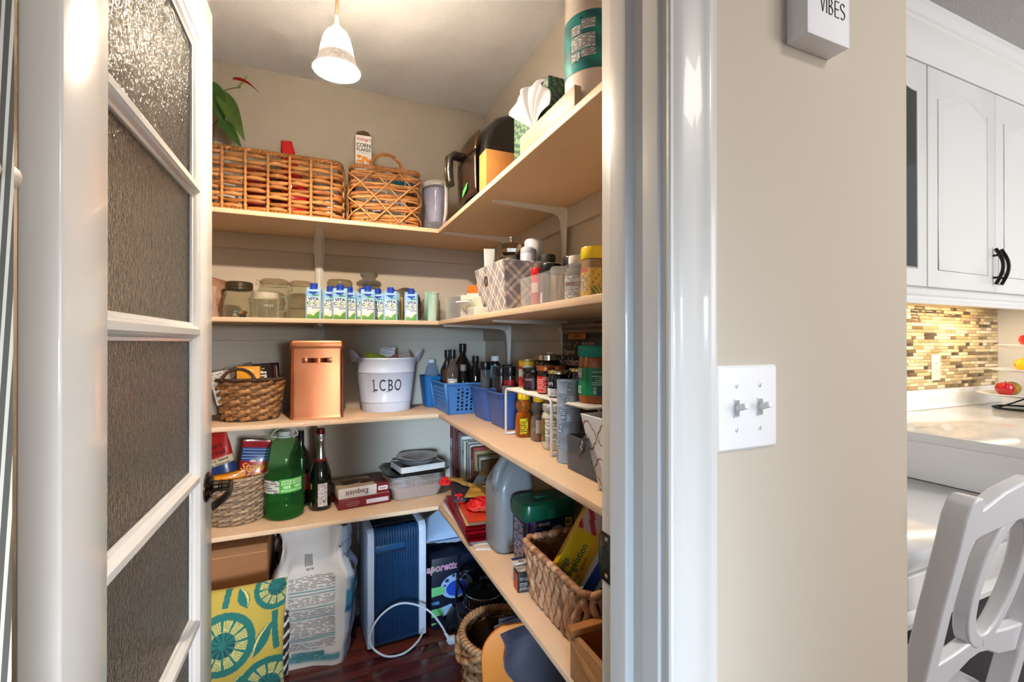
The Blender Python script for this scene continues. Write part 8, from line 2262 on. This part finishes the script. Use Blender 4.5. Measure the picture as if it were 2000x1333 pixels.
# floor basket with board and towel
rg = random.Random(25)
FW = [mat((150, 112, 78), 0.55, var=0.22, scale=50), mat((122, 88, 58), 0.55, var=0.22, scale=50), mat((172, 134, 98), 0.55, var=0.2, scale=50)]
t = thing('laundry_basket', 'tall chunky woven basket with loop handles on the floor', 'basket', (0.575, 1.425, 0.0))
hyacinth(t, lambda k: oval(0.125 * k, 0.135 * k), 0.300, 17, 21, 0.0115, FW, taper=0.88, amp=0.005, ell=0.8, rng=rg)
lathe('liner', t, [(0.10, 0.004), (0.112, 0.28)], mat((80, 58, 40), 0.8), 32, cap0=True, cap1=False, sy=1.08)
rope_loop(t, oval(0.127, 0.137), 0.305, 0.011, FW[2], 26)
for st in range(3):
    pts = []
    for i in range(31):
        u = i / 30
        a = R(140 + 80 * u)
        pts.append((0.131 * math.cos(a) - 0.012 * math.sin(PI * u) + 0.006 * math.cos(2 * PI * 5 * u + st * 2.1), 0.141 * math.sin(a) + 0.006 * math.sin(2 * PI * 5 * u + st * 2.1), 0.300 - 0.045 * math.sin(PI * u) + 0.030 * math.sin(PI * u) ** 2 * 0 + 0.0))
    tube('handle', t, pts, 0.0075, FW[st], 7)
ORG = mat((226, 136, 44), 0.5, var=0.05, scale=12)
t = thing('orange_board', 'orange plastic board with rounded corners standing before the woven floor basket', 'board', (0.610, 1.235, 0.001), rot=(R(-4), 0, R(-8)))
outl = [(-0.150, 0.0), (0.140, 0.0), (0.145, 0.33)] + [(0.145 - 0.05 * (1 - math.cos(R(a))), 0.365 + 0.05 * math.sin(R(a))) for a in range(0, 91, 15)] + [(-0.075 - 0.085 * math.sin(R(a)), 0.335 + 0.085 * math.cos(R(a))) for a in range(0, 91, 10)] + [(-0.156, 0.20)]
prism('board', t, outl, 'y', -0.006, 0.006, ORG, bevel=0.003)
t = thing('navy_towel', 'dark navy terry towel draped over the orange board', 'towel', (0.610, 1.235, 0.001), rot=(R(-4), 0, R(-8)))
TW = mat((38, 40, 70), 0.95, var=0.2, scale=300, bump=0.9, bscale=900, sheen=0.5)
def tow(a, b):
    s = b
    x0 = -0.118 + 0.05 * min(1, s * 2.2) + 0.035 * math.sin(max(0, s - 0.42) * 9) * (1 if s > 0.42 else 0) + 0.012 * math.sin(s * 17)
    x = x0 + (0.150 - x0) * a
    z = 0.432 - 0.37 * s + 0.010 * math.sin(a * 7 + 1) * s - 0.022 * (1 - a) ** 4 * (1 - s)
    y = -0.018 - 0.020 * math.sin(PI * min(1, s * 1.1)) * (0.6 + 0.4 * math.sin(a * 8 + s * 3)) - 0.008 * math.sin(a * 13 + s * 5) * (0.3 + s)
    if s < 0.08: y = -0.018 + (0.08 - s) / 0.08 * 0.034
    return (x, y, z)
grid('towel', t, tow, 40, 50, TW, thick=0.008)
def tow2(a, b):
    return (-0.100 + 0.245 * a, 0.020 + 0.005 * math.sin(a * 11 + b * 4), 0.428 - 0.16 * b)
grid('towel_back', t, tow2, 24, 20, TW, thick=0.006)

# ================================================================== print and lettering belong to the part that carries them
PRINTS = {'lettering', 'label_print', 'fine_print', 'front_print', 'side_print', 'top_print', 'print_shape', 'barcode', 'colour_bar', 'flake_print', 'coconut_print', 'palm_print', 'blue_bib', 'biscuit_print', 'picture_print', 'logo_print',
          'printed_line', 'printed_panel', 'kibble_print', 'succulent_print', 'wrap_band', 'seam', 'fold_line', 'spine_line', 'spine_print', 'cover_photo', 'price_sticker', 'green_tape', 'cane_print'}
for root in [o for o in SC.objects if o.parent is None and 'category' in o]:
    kids = [o for o in root.children if o.type == 'MESH']
    mains = [o for o in kids if o.name.split('.')[0] not in PRINTS]
    if not mains: continue
    main = mains[0]
    inv = (main.matrix_parent_inverse @ main.matrix_basis).inverted()
    for o in kids:
        if o.name.split('.')[0] in PRINTS:
            keep = o.matrix_parent_inverse.copy()
            o.parent = main
            o.matrix_parent_inverse = inv @ keep
